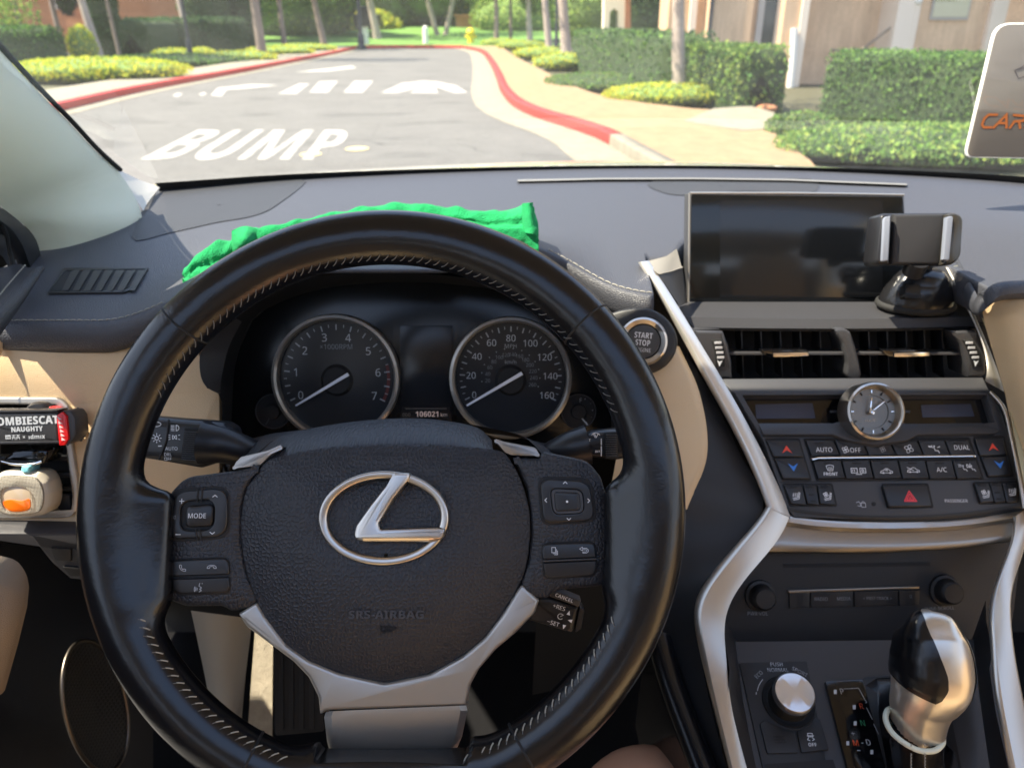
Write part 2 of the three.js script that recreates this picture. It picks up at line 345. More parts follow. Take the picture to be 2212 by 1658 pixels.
// lawn mound beyond the road end
{
  const rows = []; for (let i = 0; i <= 8; i++) { const r = [], t = i / 8; for (let j = 0; j <= 20; j++) { const a = leftK[0][0] - 12 + j * 1.6; r.push(v(a, 0.12 + 1.25 * smooth(0, 1, t) + 0.05 * nz(a, t * 4), endK[8][1] - 0.2 - t * 24)); } rows.push(r); }
  struct('lawn', grid(rows, { flip: false }), O.lawn, 'bright green lawn rising beyond the road end');
}
// ---------- plants ----------
const leafGeo = (() => { const g = new THREE.BufferGeometry(); g.setAttribute('position', new THREE.Float32BufferAttribute([0, -0.5, 0, 0.32, 0.02, 0.1, 0, 0.55, 0, -0.32, 0.02, 0.1], 3)); g.setAttribute('uv', new THREE.Float32BufferAttribute([0.5, 0, 1, 0.5, 0.5, 1, 0, 0.5], 2)); g.setIndex([0, 1, 2, 0, 2, 3]); g.computeVertexNormals(); return g; })();
const _m = new THREE.Matrix4(), _q = new THREE.Quaternion(), _e = new THREE.Euler(), _c = new THREE.Color();
function leaves(parent, n, size, place, colors) { // place() -> world point or null
  const base = BASE.get(parent), im = new THREE.InstancedMesh(leafGeo, O.leaf, n);
  for (let i = 0; i < n; i++) {
    const p = place(i); _e.set(rr(-1.5, 1.5), rr(0, 6.28), rr(-1.5, 1.5)); _q.setFromEuler(_e); const s = size * rr(0.6, 1.4);
    im.setMatrixAt(i, _m.compose(p.sub(base), _q, v(s, s, s)));
    const k = colors[Math.floor(rnd() * colors.length)], f = rr(0.7, 1.25); im.setColorAt(i, _c.setRGB(k[0] * f, k[1] * f, k[2] * f));
  }
  im.name = 'leaves'; im.userData.kind = 'stuff'; im.castShadow = im.receiveShadow = true; parent.add(im);
}
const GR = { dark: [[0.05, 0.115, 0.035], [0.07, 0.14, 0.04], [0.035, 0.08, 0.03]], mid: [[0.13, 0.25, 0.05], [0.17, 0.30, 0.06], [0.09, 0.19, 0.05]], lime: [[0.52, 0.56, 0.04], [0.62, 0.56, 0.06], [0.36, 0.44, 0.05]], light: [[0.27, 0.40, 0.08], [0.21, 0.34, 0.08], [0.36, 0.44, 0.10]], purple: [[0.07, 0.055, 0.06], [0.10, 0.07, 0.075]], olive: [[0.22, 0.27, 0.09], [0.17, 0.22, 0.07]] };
// clipped hedge running between two ground points
function hedge(label, a, b, depth, h, cols, n, size = 0.07, top = null, group) {
  const t = thing('hedge', label, 'hedge', v((a.x + b.x) / 2, 0, (a.z + b.z) / 2), group), dir = b.clone().sub(a).setY(0), L = dir.length(); dir.normalize();
  const nrm = v(-dir.z, 0, dir.x); if (nrm.z < 0) nrm.negate();
  const P = (u, w, y) => a.clone().addScaledVector(dir, u * L).addScaledVector(nrm, -w * depth).setY(y);
  const rows = [], sec = [[0, 0], [0, 0.4], [0, 0.85], [0.12, 1], [0.5, 1.02], [0.88, 1], [1, 0.85], [1, 0]];
  for (let i = 0; i <= 16; i++) rows.push(sec.map(([w, y]) => { const q = P(i / 16, w, y * h * 0.95); q.x += 0.05 * nz(i, w * 5, y * 5); q.z += 0.05 * nz(i + 9, w * 5, y * 5); q.y *= 1 + 0.06 * nz(i * 0.7, w * 3); return q; }));
  const cap = (r) => r.map((p) => p.clone().lerp(r.reduce((s, q) => s.add(q), v(0, 0, 0)).multiplyScalar(1 / r.length), 0.98));
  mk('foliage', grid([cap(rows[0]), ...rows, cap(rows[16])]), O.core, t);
  leaves(t, n, size, () => {
    const u = rnd(), k = rnd(); let w, y;
    if (k < 0.5) { w = rr(-0.04, 0.06); y = Math.pow(rnd(), 0.8); } else if (k < 0.85) { w = rnd(); y = rr(0.95, 1.05); } else { w = rnd(); y = rnd(); const q = P(rnd() < 0.5 ? rr(-0.03, 0) : rr(1, 1.03), w, y * h); return q; }
    return P(u, w, y * h + 0.04 * nz(u * 20, w * 9));
  }, cols);
  return t;
}
// rounded mound of foliage
function mound(kind, label, c, rx, h, rz, cols, n, size, group, cat = 'shrub') {
  const t = thing(kind, label, cat, v(c.x, 0, c.z), group), g = new THREE.IcosahedronGeometry(1, 4), p = g.attributes.position;
  for (let i = 0; i < p.count; i++) { const f = 0.93 + 0.14 * nz(p.getX(i) * 3 + c.x, p.getY(i) * 3, p.getZ(i) * 3); p.setXYZ(i, c.x + p.getX(i) * rx * f, c.y + (p.getY(i) * 0.5 + 0.5) * h * f, c.z + p.getZ(i) * rz * f); }
  const gg = mergeVertices(g.deleteAttribute('normal').deleteAttribute('uv')); gg.computeVertexNormals(); gg.setAttribute('uv', new THREE.Float32BufferAttribute(new Float32Array(gg.attributes.position.count * 2), 2));
  mk('foliage', gg, cat === 'trees' || cols === GR.light || cols === GR.lime ? O.coreLit : O.core, t);
  leaves(t, n, size, () => { let x, y, z, l; do { x = rr(-1, 1); y = rr(-1, 1); z = rr(-1, 1); l = Math.hypot(x, y, z); } while (l > 1 || l < 0.1); const f = rr(0.92, 1.08) / l; return v(c.x + x * f * rx, c.y + Math.max(0.01, (y * f * 0.5 + 0.5) * h), c.z + z * f * rz); }, cols);
  return t;
}
function trunkGeo(pts, r0, r1) {
  const q = spline3(pts, 14), rows = q.map((p, i) => { const r = lerp(r0, r1, i / (q.length - 1)) * (1 + (i === 0 ? 0.25 : 0)), row = []; for (let k = 0; k <= 12; k++) { const a = k / 12 * Math.PI * 2; row.push(v(p.x + Math.cos(a) * r * (1 + 0.08 * nz(k % 12, i * 0.6)), p.y, p.z + Math.sin(a) * r * (1 + 0.08 * nz(k % 12 + 5, i * 0.6)))); } return row; });
  return grid(rows);
}
// base point, top point, crown: list of [centre, radius]
function tree(name, label, base, lean, r, crown, cols, n, size, bark = O.bark, group) {
  const t = thing(name, label, 'tree', base.clone(), group), top = base.clone().add(lean), mid = base.clone().addScaledVector(lean, 0.5).add(v(rr(-0.08, 0.08), 0, rr(-0.08, 0.08)));
  mk('trunk', trunkGeo([base, mid, top], r, r * 0.6), bark, t);
  for (const [c] of crown) mk('limb', trunkGeo([top.clone().addScaledVector(lean, -0.12), top.clone().lerp(c, 0.5).add(v(0.1, 0.1, 0)), c], r * 0.45, r * 0.12), bark, t);
  leaves(t, n, size, () => { const [c, R] = crown[Math.floor(rnd() * crown.length)]; let x, y, z; do { x = rr(-1, 1); y = rr(-1, 1); z = rr(-1, 1); } while (x * x + y * y + z * z > 1 || nz(x * 2 + c.x, y * 2, z * 2) < -0.22); return v(c.x + x * R, c.y + y * R * 0.75, c.z + z * R); }, cols);
  return t;
}
seed = 101;
const at = (px, py) => G(px, py);
// left side
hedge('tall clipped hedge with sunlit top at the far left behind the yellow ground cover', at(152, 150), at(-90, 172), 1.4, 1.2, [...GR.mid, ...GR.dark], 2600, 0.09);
for (const [px, py, h, r, l] of [[14, 150, 6.5, 0.7, 'pale green columnar conifer at the far left edge'], [64, 146, 6.5, 0.7, 'bright green columnar conifer before the orange wall']]) {
  const b = at(px, py), t = thing('conifer', l, 'tree', b.clone());
  mk('trunk', trunkGeo([b, b.clone().add(v(0, 1, 0)), b.clone().add(v(0, h * 0.9, 0))], 0.09, 0.02), O.bark, t);
  leaves(t, 2600, 0.12, () => { const y = rnd() * h, a = rnd() * 6.28, R = r * Math.sqrt(rnd()) * (1 - Math.pow(y / h, 3)); return v(b.x + Math.cos(a) * R, y + 0.1, b.z + Math.sin(a) * R); }, GR.light);
}
mound('shrub', 'rounded yellow green shrub beside the leaning grey trunk', at(187, 147), 0.42, 1.25, 0.42, GR.lime, 900, 0.09);
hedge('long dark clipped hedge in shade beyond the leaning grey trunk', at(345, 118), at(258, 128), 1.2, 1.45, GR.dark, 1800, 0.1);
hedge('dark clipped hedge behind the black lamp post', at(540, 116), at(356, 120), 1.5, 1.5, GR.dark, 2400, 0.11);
mound('shrub', 'tall dark green upright shrub right of the leaning trunk', at(238, 135), 0.60, 4.2, 0.6, GR.dark, 2600, 0.11);
mound('shrub', 'dark purple leaved shrub left of the leaning trunk', at(168, 128).add(v(0, 1.6, 0)), 0.55, 3.4, 0.6, GR.purple, 1800, 0.12);
mound('shrub', 'tall dark shrub left of the pinkish trunk', at(455, 112), 1.3, 6, 0.9, GR.dark, 2600, 0.15);
mound('shrub', 'tall dark shrub between the two pinkish trunks', at(538, 110), 0.9, 5.4, 0.9, GR.dark, 2000, 0.15);
// ground cover on the left bank
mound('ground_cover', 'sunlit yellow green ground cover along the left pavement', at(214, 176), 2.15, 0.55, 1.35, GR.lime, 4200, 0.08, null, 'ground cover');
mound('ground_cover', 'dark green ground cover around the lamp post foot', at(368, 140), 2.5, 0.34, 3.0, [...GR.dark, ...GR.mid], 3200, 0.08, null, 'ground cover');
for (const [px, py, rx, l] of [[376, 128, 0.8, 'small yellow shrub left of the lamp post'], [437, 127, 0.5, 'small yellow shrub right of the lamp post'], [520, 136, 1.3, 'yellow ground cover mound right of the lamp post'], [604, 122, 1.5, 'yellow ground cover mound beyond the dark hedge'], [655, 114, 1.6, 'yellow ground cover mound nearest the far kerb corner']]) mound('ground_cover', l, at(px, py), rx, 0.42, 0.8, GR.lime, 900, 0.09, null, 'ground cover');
const tr = (px, py, lean, r, label, o = {}) => { const b = at(px, py); return tree(o.name ?? 'tree', label, b, v(...lean), r, (o.crown ?? [[0, 3.9, 0, 1.4], [0.9, 4.3, -0.5, 1.2], [-0.9, 4.5, 0.4, 1.2]]).map((c) => [b.clone().add(v(c[0], c[1], c[2])), c[3]]), o.cols ?? GR.mid, o.n ?? 1500, o.size ?? 0.13, o.bark ?? O.bark); };
tr(142, 128, [-0.1, 3.6, 0.0], 0.12, 'dark stemmed young tree behind the far left hedge', { cols: GR.purple, crown: [[-0.3, 4.4, 0, 1.0], [0.6, 4.9, 0, 1.2]] });
tr(222, 143, [-0.42, 3.6, -0.1], 0.15, 'leaning grey trunked tree rising from the left ground cover', { bark: O.barkPale });
tr(262, 137, [-0.15, 3.6, 0], 0.07, 'thin dark trunked tree beside the tall dark shrub', { cols: GR.dark });
tr(417, 118, [-0.35, 4.4, 0], 0.17, 'pale trunked tree directly beside the black lamp post', { bark: O.barkPale, crown: [[0, 5.2, 0, 1.6], [1, 5.5, 0, 1.5]] });
tr(519, 110, [-0.25, 4.5, 0], 0.2, 'straight pinkish trunk among the dark shrubs on the left', { bark: O.barkPale, crown: [[0, 6, 0, 2.2], [1, 7, 0, 2], [-1.6, 6.6, 0, 2]] });
tr(568, 130, [-0.1, 4.5, 0], 0.2, 'grey trunk with green crown beyond the dark hedge', { crown: [[-0.6, 4.4, 0, 1.8], [1.5, 5, 0, 2], [0, 6, 0, 2]], n: 2200, size: 0.16, cols: GR.light });
tr(616, 108, [0, 4.2, 0], 0.16, 'slender tree left of the orange awning', { crown: [[-0.6, 4.4, 0, 2.2], [1.5, 4.6, 0, 2]], n: 2000, size: 0.2, cols: GR.light });
tr(702, 104, [-0.6, 4.4, 0], 0.2, 'slim leaning tree in front of the orange awning', { crown: [[-0.6, 5, 0, 2.2], [1.5, 4.8, 0, 2.2]], n: 2000, size: 0.2, cols: GR.light });
tr(818, 97, [-0.8, 4.5, 0], 0.3, 'pale leaning trunk on the lawn edge right of the far lamp post', { bark: O.barkPale, crown: [[-0.6, 4.6, 0, 2.4], [2.5, 4.8, 0, 2.6]], n: 2000, size: 0.22, cols: GR.olive });
tr(950, 95, [-1.2, 5, 0], 0.2, 'left stem of the pair of pale trunks by the orange wall', { bark: O.barkPale, crown: [[-1.6, 5, 0, 2.4], [-0.5, 5.6, 0, 2.2]], n: 1600, size: 0.22, cols: GR.olive });
tr(958, 95, [1.2, 5, 0], 0.2, 'right stem of the pair of pale trunks by the orange wall', { bark: O.barkPale, crown: [[2.0, 4.6, 0, 2.2], [1.5, 6, 0, 2.2]], n: 1600, size: 0.22, cols: GR.light });
tr(1072, 100, [-0.1, 4.2, 0], 0.17, 'grey trunk left of the low orange wall end', { crown: [[0, 4.2, 0, 1.9], [-2, 5, 0, 2]], n: 1800, size: 0.2, cols: GR.light });
tr(1103, 99, [0, 4.2, 0], 0.12, 'thin dark trunk in front of the low orange wall', { crown: [[0, 4.4, 0, 2], [2, 5, 0, 2]], n: 1800, size: 0.2, cols: GR.mid });
tr(1145, 100, [-0.1, 3.9, 0], 0.2, 'pinkish trunk behind the first yellow mounds on the right', { bark: O.barkPale, crown: [[0.6, 4.6, 0, 1.9], [-1.0, 5.0, 0, 1.6]], n: 1600, size: 0.15 });
tr(1188, 120, [-0.45, 3.8, 0], 0.17, 'leaning pinkish trunk just left of the right hand lamp post', { bark: O.barkPale, crown: [[-0.5, 4.6, 0, 1.7], [0.6, 5, 0, 1.6]], n: 1600, size: 0.15 });
tr(1226, 138, [-0.35, 3.8, 0], 0.2, 'thick pale trunk just right of the right hand lamp post', { bark: O.barkPale, crown: [[-1.4, 4.4, 0.6, 1.5], [0.8, 4.8, 0, 1.7]], n: 1800, size: 0.14 });
tr(1467, 226, [-0.24, 3.2, 0.05], 0.125, 'smooth pale leaning trunk in front of the peach building', { bark: O.barkPale, crown: [[-1.4, 4.2, 0.9, 1.3], [0.6, 4.6, 0, 1.4]], n: 1500, size: 0.12 });
// right side
hedge('dark clipped hedge in shade left of the pale leaning trunk', at(1425, 217), at(1236, 150), 1.0, 1.12, [...GR.dark, ...GR.dark, ...GR.mid], 3800, 0.08);
hedge('bright clipped hedge right of the pale leaning trunk', at(1592, 246), at(1475, 216), 0.75, 0.95, [...GR.light, ...GR.mid], 3200, 0.07);
hedge('long tall clipped hedge beneath the wall plaque', at(2200, 312), at(1768, 268), 1.0, 0.93, [...GR.mid, ...GR.dark, ...GR.mid], 6500, 0.05);
mound('ground_cover', 'yellow green ground cover at the foot of the pale leaning trunk', at(1450, 226), 1.15, 0.36, 0.75, GR.lime, 3000, 0.055, null, 'ground cover');
mound('ground_cover', 'dull green ground cover left of the yellow patch', at(1290, 190), 1.1, 0.3, 1.6, [...GR.mid, ...GR.olive], 2400, 0.06, null, 'ground cover');
mound('ground_cover', 'green ground cover in front of the long hedge', at(1990, 345), 1.45, 0.34, 0.9, [...GR.light, ...GR.mid], 5200, 0.05, null, 'ground cover');
mound('ground_cover', 'small low bush at the left end of the long hedge', at(1730, 306), 0.42, 0.34, 0.4, [...GR.mid, ...GR.olive], 1200, 0.05, null, 'ground cover');
for (const [px, py, rx, l] of [[1082, 102, 1.2, 'farthest of the yellow mounds lining the right pavement'], [1125, 109, 1.3, 'second farthest yellow mound lining the right pavement'], [1168, 130, 1.05, 'third yellow mound lining the right pavement'], [1212, 152, 0.85, 'nearest yellow mound lining the right pavement']]) mound('ground_cover', l, at(px, py), rx, 0.5, 0.8, GR.lime, 900, 0.085, null, 'ground cover');
mound('shrub', 'tall light green shrub behind the shaded hedge on the right', at(1285, 112), 2.0, 4.2, 1.3, GR.light, 3600, 0.15);
mound('shrub', 'tall dark shrub beside the sunlit white arch', at(1402, 116), 1.35, 5.4, 1.0, GR.dark, 3000, 0.13);
mound('shrub', 'green climbing bush at the top right corner of the building', v(12.4, 0, -17.6), 1.2, 5, 1.0, GR.mid, 1600, 0.1);
mound('shrub', 'broad light green bush behind the right row of trunks', at(1150, 92), 4.5, 3.4, 2, GR.light, 3200, 0.2);
for (const [px, py, rx, h, l, c] of [[560, 101, 5, 6, 'light green tree mass left of the orange awning', GR.light], [700, 97, 4, 2.4, 'yellow green bushes under the orange awning', GR.lime], [760, 95, 4.5, 7, 'olive tree mass behind the far lamp post', GR.olive], [860, 94, 4, 7, 'pale olive tree mass above the lawn', GR.olive], [1010, 94, 4, 6, 'yellow green trees above the low orange wall', GR.lime]]) mound('far_trees', l, at(px, py).add(v(0, 0, -8)), rx, h, 2.2, c, 3600, 0.34, null, 'trees');
for (const [px, py, rx, h, l, c] of [[500, 104, 3.5, 6, 'bright green tree mass left of the pinkish trunks', GR.light], [615, 100, 4, 7, 'bright leafy tree mass behind the slender trees', GR.light], [910, 93, 4, 6, 'olive leafy tree mass behind the white sign', GR.olive], [1085, 94, 3.5, 7, 'light green tree mass behind the low orange wall', GR.light], [1210, 104, 3, 6, 'light green leafy mass behind the right trunks', GR.light], [330, 112, 3, 7, 'leafy tree before the orange house', GR.mid]]) mound('far_trees', l, at(px, py).add(v(0, 1.6, -5)), rx, h, 2.0, c, 3600, 0.3, null, 'trees');
{ // wooded rise that closes the view behind everything
  const rows = []; for (let i = 0; i <= 6; i++) { const r = []; for (let j = 0; j <= 60; j++) { const x = -110 + j * 4; r.push(v(x, i * 2.2 * (1 + 0.5 * nz(x * 0.12, 3)) - 0.3 + nz(x * 0.3, i), -88 - i * 3 - Math.abs(x) * 0.1)); } rows.push(r); }
  struct('hill', grid(rows), std([0.17, 0.25, 0.07], 1, { map: rep(T_grit, 0.1) }), 'wooded rise closing the view beyond the street');
}
// ---------- street furniture ----------
function lampPost(label, px, py, h, r) {
  const b = at(px, py), t = thing('lamp_post', label, 'lamp post', b.clone(), null), L = (pts) => { const g = new THREE.LatheGeometry(pts.map((p) => new V2(p[0], p[1])), 20); g.translate(b.x, b.y, b.z); return g; };
  mk('base', L([[0.0, 0], [r * 3.2, 0], [r * 3.0, 0.12], [r * 2.0, 0.2], [r * 1.8, 0.7], [r * 1.1, 0.8]]), O.iron, t);
  mk('pole', L([[r * 1.1, 0.78], [r, h - 0.5], [r * 1.6, h - 0.45], [0.01, h - 0.42]]), O.iron, t);
  mk('lantern', L([[0.01, h - 0.42], [0.09, h - 0.4], [0.16, h], [0.01, h + 0.02]]), O.white, t);
  mk('cap', L([[0.2, h], [0.05, h + 0.18], [0.01, h + 0.28]]), O.iron, t);
}
lampPost('black lamp post standing in the left ground cover', 413, 132, 5.4, 0.055);
lampPost('black lamp post among the right row of trunks', 1201, 124, 4.2, 0.06);
lampPost('grey lamp post at the middle of the far lawn edge', 781, 106, 4.6, 0.10);
{ const b = at(672, 93), t = thing('street_sign', 'white sign on a post left of the road end', 'sign', b.clone()); mk('post', tube([b, b.clone().add(v(0, 2.4, 0))], 0.05, 4), O.iron, t); mk('panel', box(b.clone().add(v(0, 2.3, 0.07)), v(0.7, 1.2, 0.04)), O.white, t); }
{ const b = at(908, 88), t = thing('street_sign', 'white sign standing before the orange wall above the lawn', 'sign', b.clone()); mk('post', tube([b, b.clone().add(v(0, 2.2, 0))], 0.05, 4), O.iron, t); mk('panel', box(b.clone().add(v(0, 2.1, 0.07)), v(0.7, 1.2, 0.04)), O.white, t); }
{ const b = at(920, 100.5), t = thing('bollard', 'white marker post at the far lawn edge', 'post', b.clone()); const g = new THREE.CylinderGeometry(0.16, 0.18, 0.95, 12); g.translate(b.x, 0.55, b.z); const c = new THREE.SphereGeometry(0.16, 12, 6, 0, 6.3, 0, 1.6); c.translate(b.x, 1.02, b.z); mk('post', g, O.white, t); mk('cap', c, O.white, t); }
{ const b = at(787, 101.5), t = thing('utility_box', 'pale square pillar beside the far grey lamp post', 'pillar', b.clone()); mk('body', box(b.clone().add(v(0, 0.55, 0)), v(0.5, 1.1, 0.5)), O.white, t); mk('cap', box(b.clone().add(v(0, 1.13, 0)), v(0.6, 0.08, 0.6)), O.concrete, t); }
{ const b = at(1017, 100), t = thing('hydrant', 'bright yellow hydrant by the right end of the lawn', 'hydrant', b.clone()), y = std([0.75, 0.55, 0.01], 0.5);
  const L = (pts) => { const g = new THREE.LatheGeometry(pts.map((p) => new V2(p[0], p[1])), 18); g.translate(b.x, b.y + 0.1, b.z); return g; };
  mk('body', L([[0.01, 0], [0.26, 0], [0.26, 0.08], [0.19, 0.1], [0.19, 0.6], [0.27, 0.62], [0.27, 0.7]]), y, t); mk('bonnet', L([[0.27, 0.7], [0.22, 0.85], [0.1, 0.95], [0.01, 0.98]]), y, t);
  for (const s of [-1, 1]) { const g = new THREE.CylinderGeometry(0.09, 0.1, 0.2, 12); g.rotateZ(Math.PI / 2); g.translate(b.x + s * 0.26, b.y + 0.55, b.z); mk('outlet', g, y, t); } }
// ---------- buildings ----------
{ // orange building, far left
  const t = thing('orange_house', 'orange stucco house half in shade at the far left', 'house', v(-20, 0, -44));
  const X0 = atZ(-150, 60, -44).x, X1 = atZ(412, 60, -44).x;
  mk('wall', box(v((X0 + X1) / 2, 3.2, -45.5), v(X1 - X0, 6.4, 3)), O.orange, t);
  mk('roof', box(v((X0 + X1) / 2, 6.55, -45.3), v(X1 - X0 + 0.8, 0.3, 4)), O.awning, t);
  const c = atZ(122, 8, -43.98); mk('niche', box(v(c.x, c.y + 0.8, -43.99), v(0.55, 2.1, 0.06)), O.cream, t);
  const q = atZ(164, 40, -43.6); mk('buttress', box(v(q.x, q.y / 2, -43.7), v(0.9, q.y, 0.6)), O.orange, t);
}
{ // low orange wall and pavilion at the end of the road
  const t = thing('garden_wall', 'low orange wall behind the right end of the lawn', 'wall', v(4, 0, -66)); const a = atZ(985, 50, -66).x, b = atZ(1128, 50, -66).x;
  mk('wall', box(v((a + b) / 2, 0.9, -66), v(b - a, 1.8, 0.5)), O.orange, t); mk('coping', box(v((a + b) / 2, 1.85, -66), v(b - a + 0.2, 0.12, 0.7)), O.orange, t);
  const t2 = thing('orange_house', 'orange building glimpsed behind the trees over the lawn', 'house', v(-2, 0, -74)); const c = atZ(835, 40, -74).x, d = atZ(985, 40, -74).x;
  mk('wall', box(v((c + d) / 2, 2.5, -74), v(d - c, 5, 3)), O.orange, t2); mk('roof', box(v((c + d) / 2, 5.2, -74), v(d - c + 1, 0.4, 4)), O.awning, t2); mk('window', box(v(c + 2.2, 2.0, -72.45), v(1.2, 1.4, 0.1)), O.glass, t2);
  const t3 = thing('awning', 'bright orange awning under the trees left of the road end', 'awning', at(680, 96)); const p = (x, y) => atZ(x, y, -62);
  const A = p(618, 50), B = p(664, 33), C = p(690, 36), D = p(742, 44), E = p(742, 50), F = (q, z) => q.clone().add(v(0, 0, z));
  mk('canopy', grid([[A, B, C, D].map((q) => F(q, 1)), [A, B, C, D].map((q) => F(q, -1.5).add(v(0, 0.35, 0))), [A, B, C, E].map((q) => F(q, -4))]), O.awning, t3);
  for (const q of [A, D]) mk('pole', tube([v(q.x, 0, q.z), q], 0.06, 4), O.iron, t3);
  const t4 = thing('parked_car', 'dark car parked beyond the lawn', 'car', at(794, 96)); const ca = atZ(770, 60, -60), cb = atZ(818, 60, -60), L = cb.x - ca.x, cx = (ca.x + cb.x) / 2;
  const s = new THREE.Shape([[-0.5, 0.2], [-0.5, 0.6], [-0.36, 0.66], [-0.26, 1], [0.12, 1], [0.28, 0.68], [0.48, 0.6], [0.5, 0.2]].map((q) => new V2(q[0] * L, q[1] * 1.35)));
  const g = new THREE.ExtrudeGeometry(s, { depth: 1.5, bevelEnabled: true, bevelSize: 0.08, bevelThickness: 0.1 }); g.translate(cx, 0.95, -61); mk('body', g, std([0.02, 0.02, 0.025], 0.3), t4);
  for (const k of [-0.3, 0.3]) { const w = new THREE.CylinderGeometry(0.32, 0.32, 0.2, 18); w.rotateX(Math.PI / 2); w.translate(cx + k * L, 1.2, -59.4); mk('wheel', w, M.rubber, t4); }
}
{ // white arched gateway
  const t = thing('garden_arch', 'sunlit white arch with orange side behind the shaded hedge', 'arch', at(1330, 120)); const z = -24, P = (x, y) => { const q = atZ(x, y, z); return new V2(q.x, q.y); };
  const s = new THREE.Shape([P(1301, 128), P(1305, 40), P(1306, -120), P(1352, -120), P(1350, 30), P(1348, 128), P(1330, 128), P(1337, 60), P(1336, 24), P(1326, 18), P(1318, 26), P(1316, 60), P(1318, 128)]);
  const g = new THREE.ExtrudeGeometry(s, { depth: 0.5, bevelEnabled: false }); g.translate(0, 0, z - 0.5); mk('arch', g, std([0.8, 0.72, 0.52], 0.9), t);
  const s2 = new THREE.Shape([P(1350.5, 128), P(1352.5, -120), P(1361, -120), P(1362, 60), P(1384, 100), P(1384, 128)]); const g2 = new THREE.ExtrudeGeometry(s2, { depth: 0.5, bevelEnabled: false }); g2.translate(0, 0, z - 0.45); mk('side_wall', g2, O.orange, t);
}
{ // peach building on the right, face set back behind the hedges
  const z = -19, t = thing('peach_building', 'peach stucco building with grey framed window behind the hedges', 'building', v(5, 0, z));
  const X = (px, zz = z) => atZ(px, 60, zz).x;
  const wall = (a, b, zf, h, mat, name = 'wall') => mk(name, box(v((a + b) / 2, h / 2, zf - 0.6), v(b - a, h, 1.2)), mat, t);
  wall(X(1452), X(1534), z - 0.55, 8, O.peachDark); wall(X(1534), X(1628), z - 0.2, 8, O.peach); wall(X(1628), X(1690), z - 0.35, 8, O.peach); wall(X(1690), X(1745), z, 8, O.peach);
  wall(X(1745), X(1930), z - 0.75, 8, O.peach); wall(X(1928), X(1976), z + 0.12, 8, O.cream, 'pilaster'); wall(X(1976), X(2140), z, 8, O.peach); wall(X(2128), X(2160), z + 0.15, 8, O.cream, 'pilaster');
  wall(X(1498), X(1512), z - 0.45, 8, O.cream, 'pilaster'); wall(X(1726), X(1741), z + 0.06, 8, O.cream, 'pilaster');
  mk('slot', box(v(X(1537), 3.2, z - 0.16), v(0.07, 4.6, 0.1)), O.iron, t);
  // grey framed window
  const zf = z - 0.33, a = X(1632, zf), b = X(1686, zf), y0 = atZ(1660, 116, zf).y, w = mk('window', merge([box(v(a + 0.07, y0 + 1.4, zf), v(0.14, 2.8, 0.12)), box(v(b - 0.07, y0 + 1.4, zf), v(0.14, 2.8, 0.12)), box(v((a + b) / 2, y0 + 0.09, zf + 0.003), v(b - a - 0.28, 0.18, 0.12)), box(v((a + b) / 2, y0 + 2.73, zf + 0.003), v(b - a - 0.28, 0.14, 0.12))]), O.trimGrey, t);
  mk('pane', box(v((a + b) / 2, y0 + 1.4, zf - 0.01), v(b - a - 0.27, 2.46, 0.02)), O.glass, w);
  mk('roof', box(v((X(1452) + X(2160)) / 2, 8.15, z - 0.4), v(X(2160) - X(1452) + 0.8, 0.3, 3)), O.awning, t);
  mk('wing', box(v(X(2160) + 3, 4, z - 4), v(6, 8, 3)), O.peach, t);
  // vertical downpipe lit by the sun, with its cranked foot
  const dp = thing('downpipe', 'sunlit cream downpipe with a cranked foot on the building corner', 'pipe', v(X(1706), 0, z + 0.1));
  const q = (px, py, s = 0.1) => atZ(px, py, z + s);
  mk('pipe', tube([q(1717, 60), q(1712, 140), q(1705, 200), q(1702, 214)], 0.085, 20), O.white, dp); mk('elbow', tube([q(1702, 212), q(1704, 216, 0.12), q(1716, 218, 0.14), q(1718, 222, 0.14), q(1716, 244, 0.14)], 0.08, 20), O.white, dp);
  const dp2 = thing('downpipe', 'slim cream downpipe left of the wall plaque', 'pipe', v(X(1975), 0, z + 0.1)); mk('pipe', tube([q(1981, 6), q(1972, 60), q(1963, 130), q(1955, 190)], 0.03, 20), O.cream, dp2); { const g = new THREE.SphereGeometry(0.09, 12, 8); const c = q(1984, 2); g.translate(c.x, c.y, c.z); mk('bracket', g, O.white, dp2); }
  const hr = thing('handrail', 'dark metal handrail slanting up the building stair', 'handrail', v(X(1850), 0, z)); const hz = z - 0.1, hq = (px, py) => atZ(px, py, hz);
  mk('rail', tube([hq(1796, 108), hq(1852, 109), hq(1862, 106), hq(1925, 60 - 1)], 0.028, 30), std([0.22, 0.17, 0.13], 0.6), hr); mk('post', tube([hq(1852, 108), hq(1850, 135), hq(1846, 200)], 0.03, 8), std([0.22, 0.17, 0.13], 0.6), hr);
  const ps = thing('wall_plaque', 'cream plaque with a grey frame on the building wall', 'plaque', v(X(2044), 0, z)); const pa = X(2003), pb = X(2084), py0 = atZ(2040, 43, z).y;
  mk('frame', box(v((pa + pb) / 2, py0 + 0.42, z + 0.03), v(pb - pa, 0.84, 0.05)), O.trimGrey, ps); mk('panel', box(v((pa + pb) / 2, py0 + 0.44, z + 0.06), v(pb - pa - 0.07, 0.76, 0.03)), std([0.55, 0.52, 0.36], 0.7), ps);
  const ff = new Frame(v((pa + pb) / 2, py0 + 0.4, z + 0.077), 0); printOn(ff, 2044, 0, 52, 8, 0, pen((c) => { for (let k = 0; k < 9; k++) line(c, 4 + k * 5.2, 1, 4 + k * 5.2 + (k % 3), 6); }, '#7d8440', 2), ps, 'lettering');
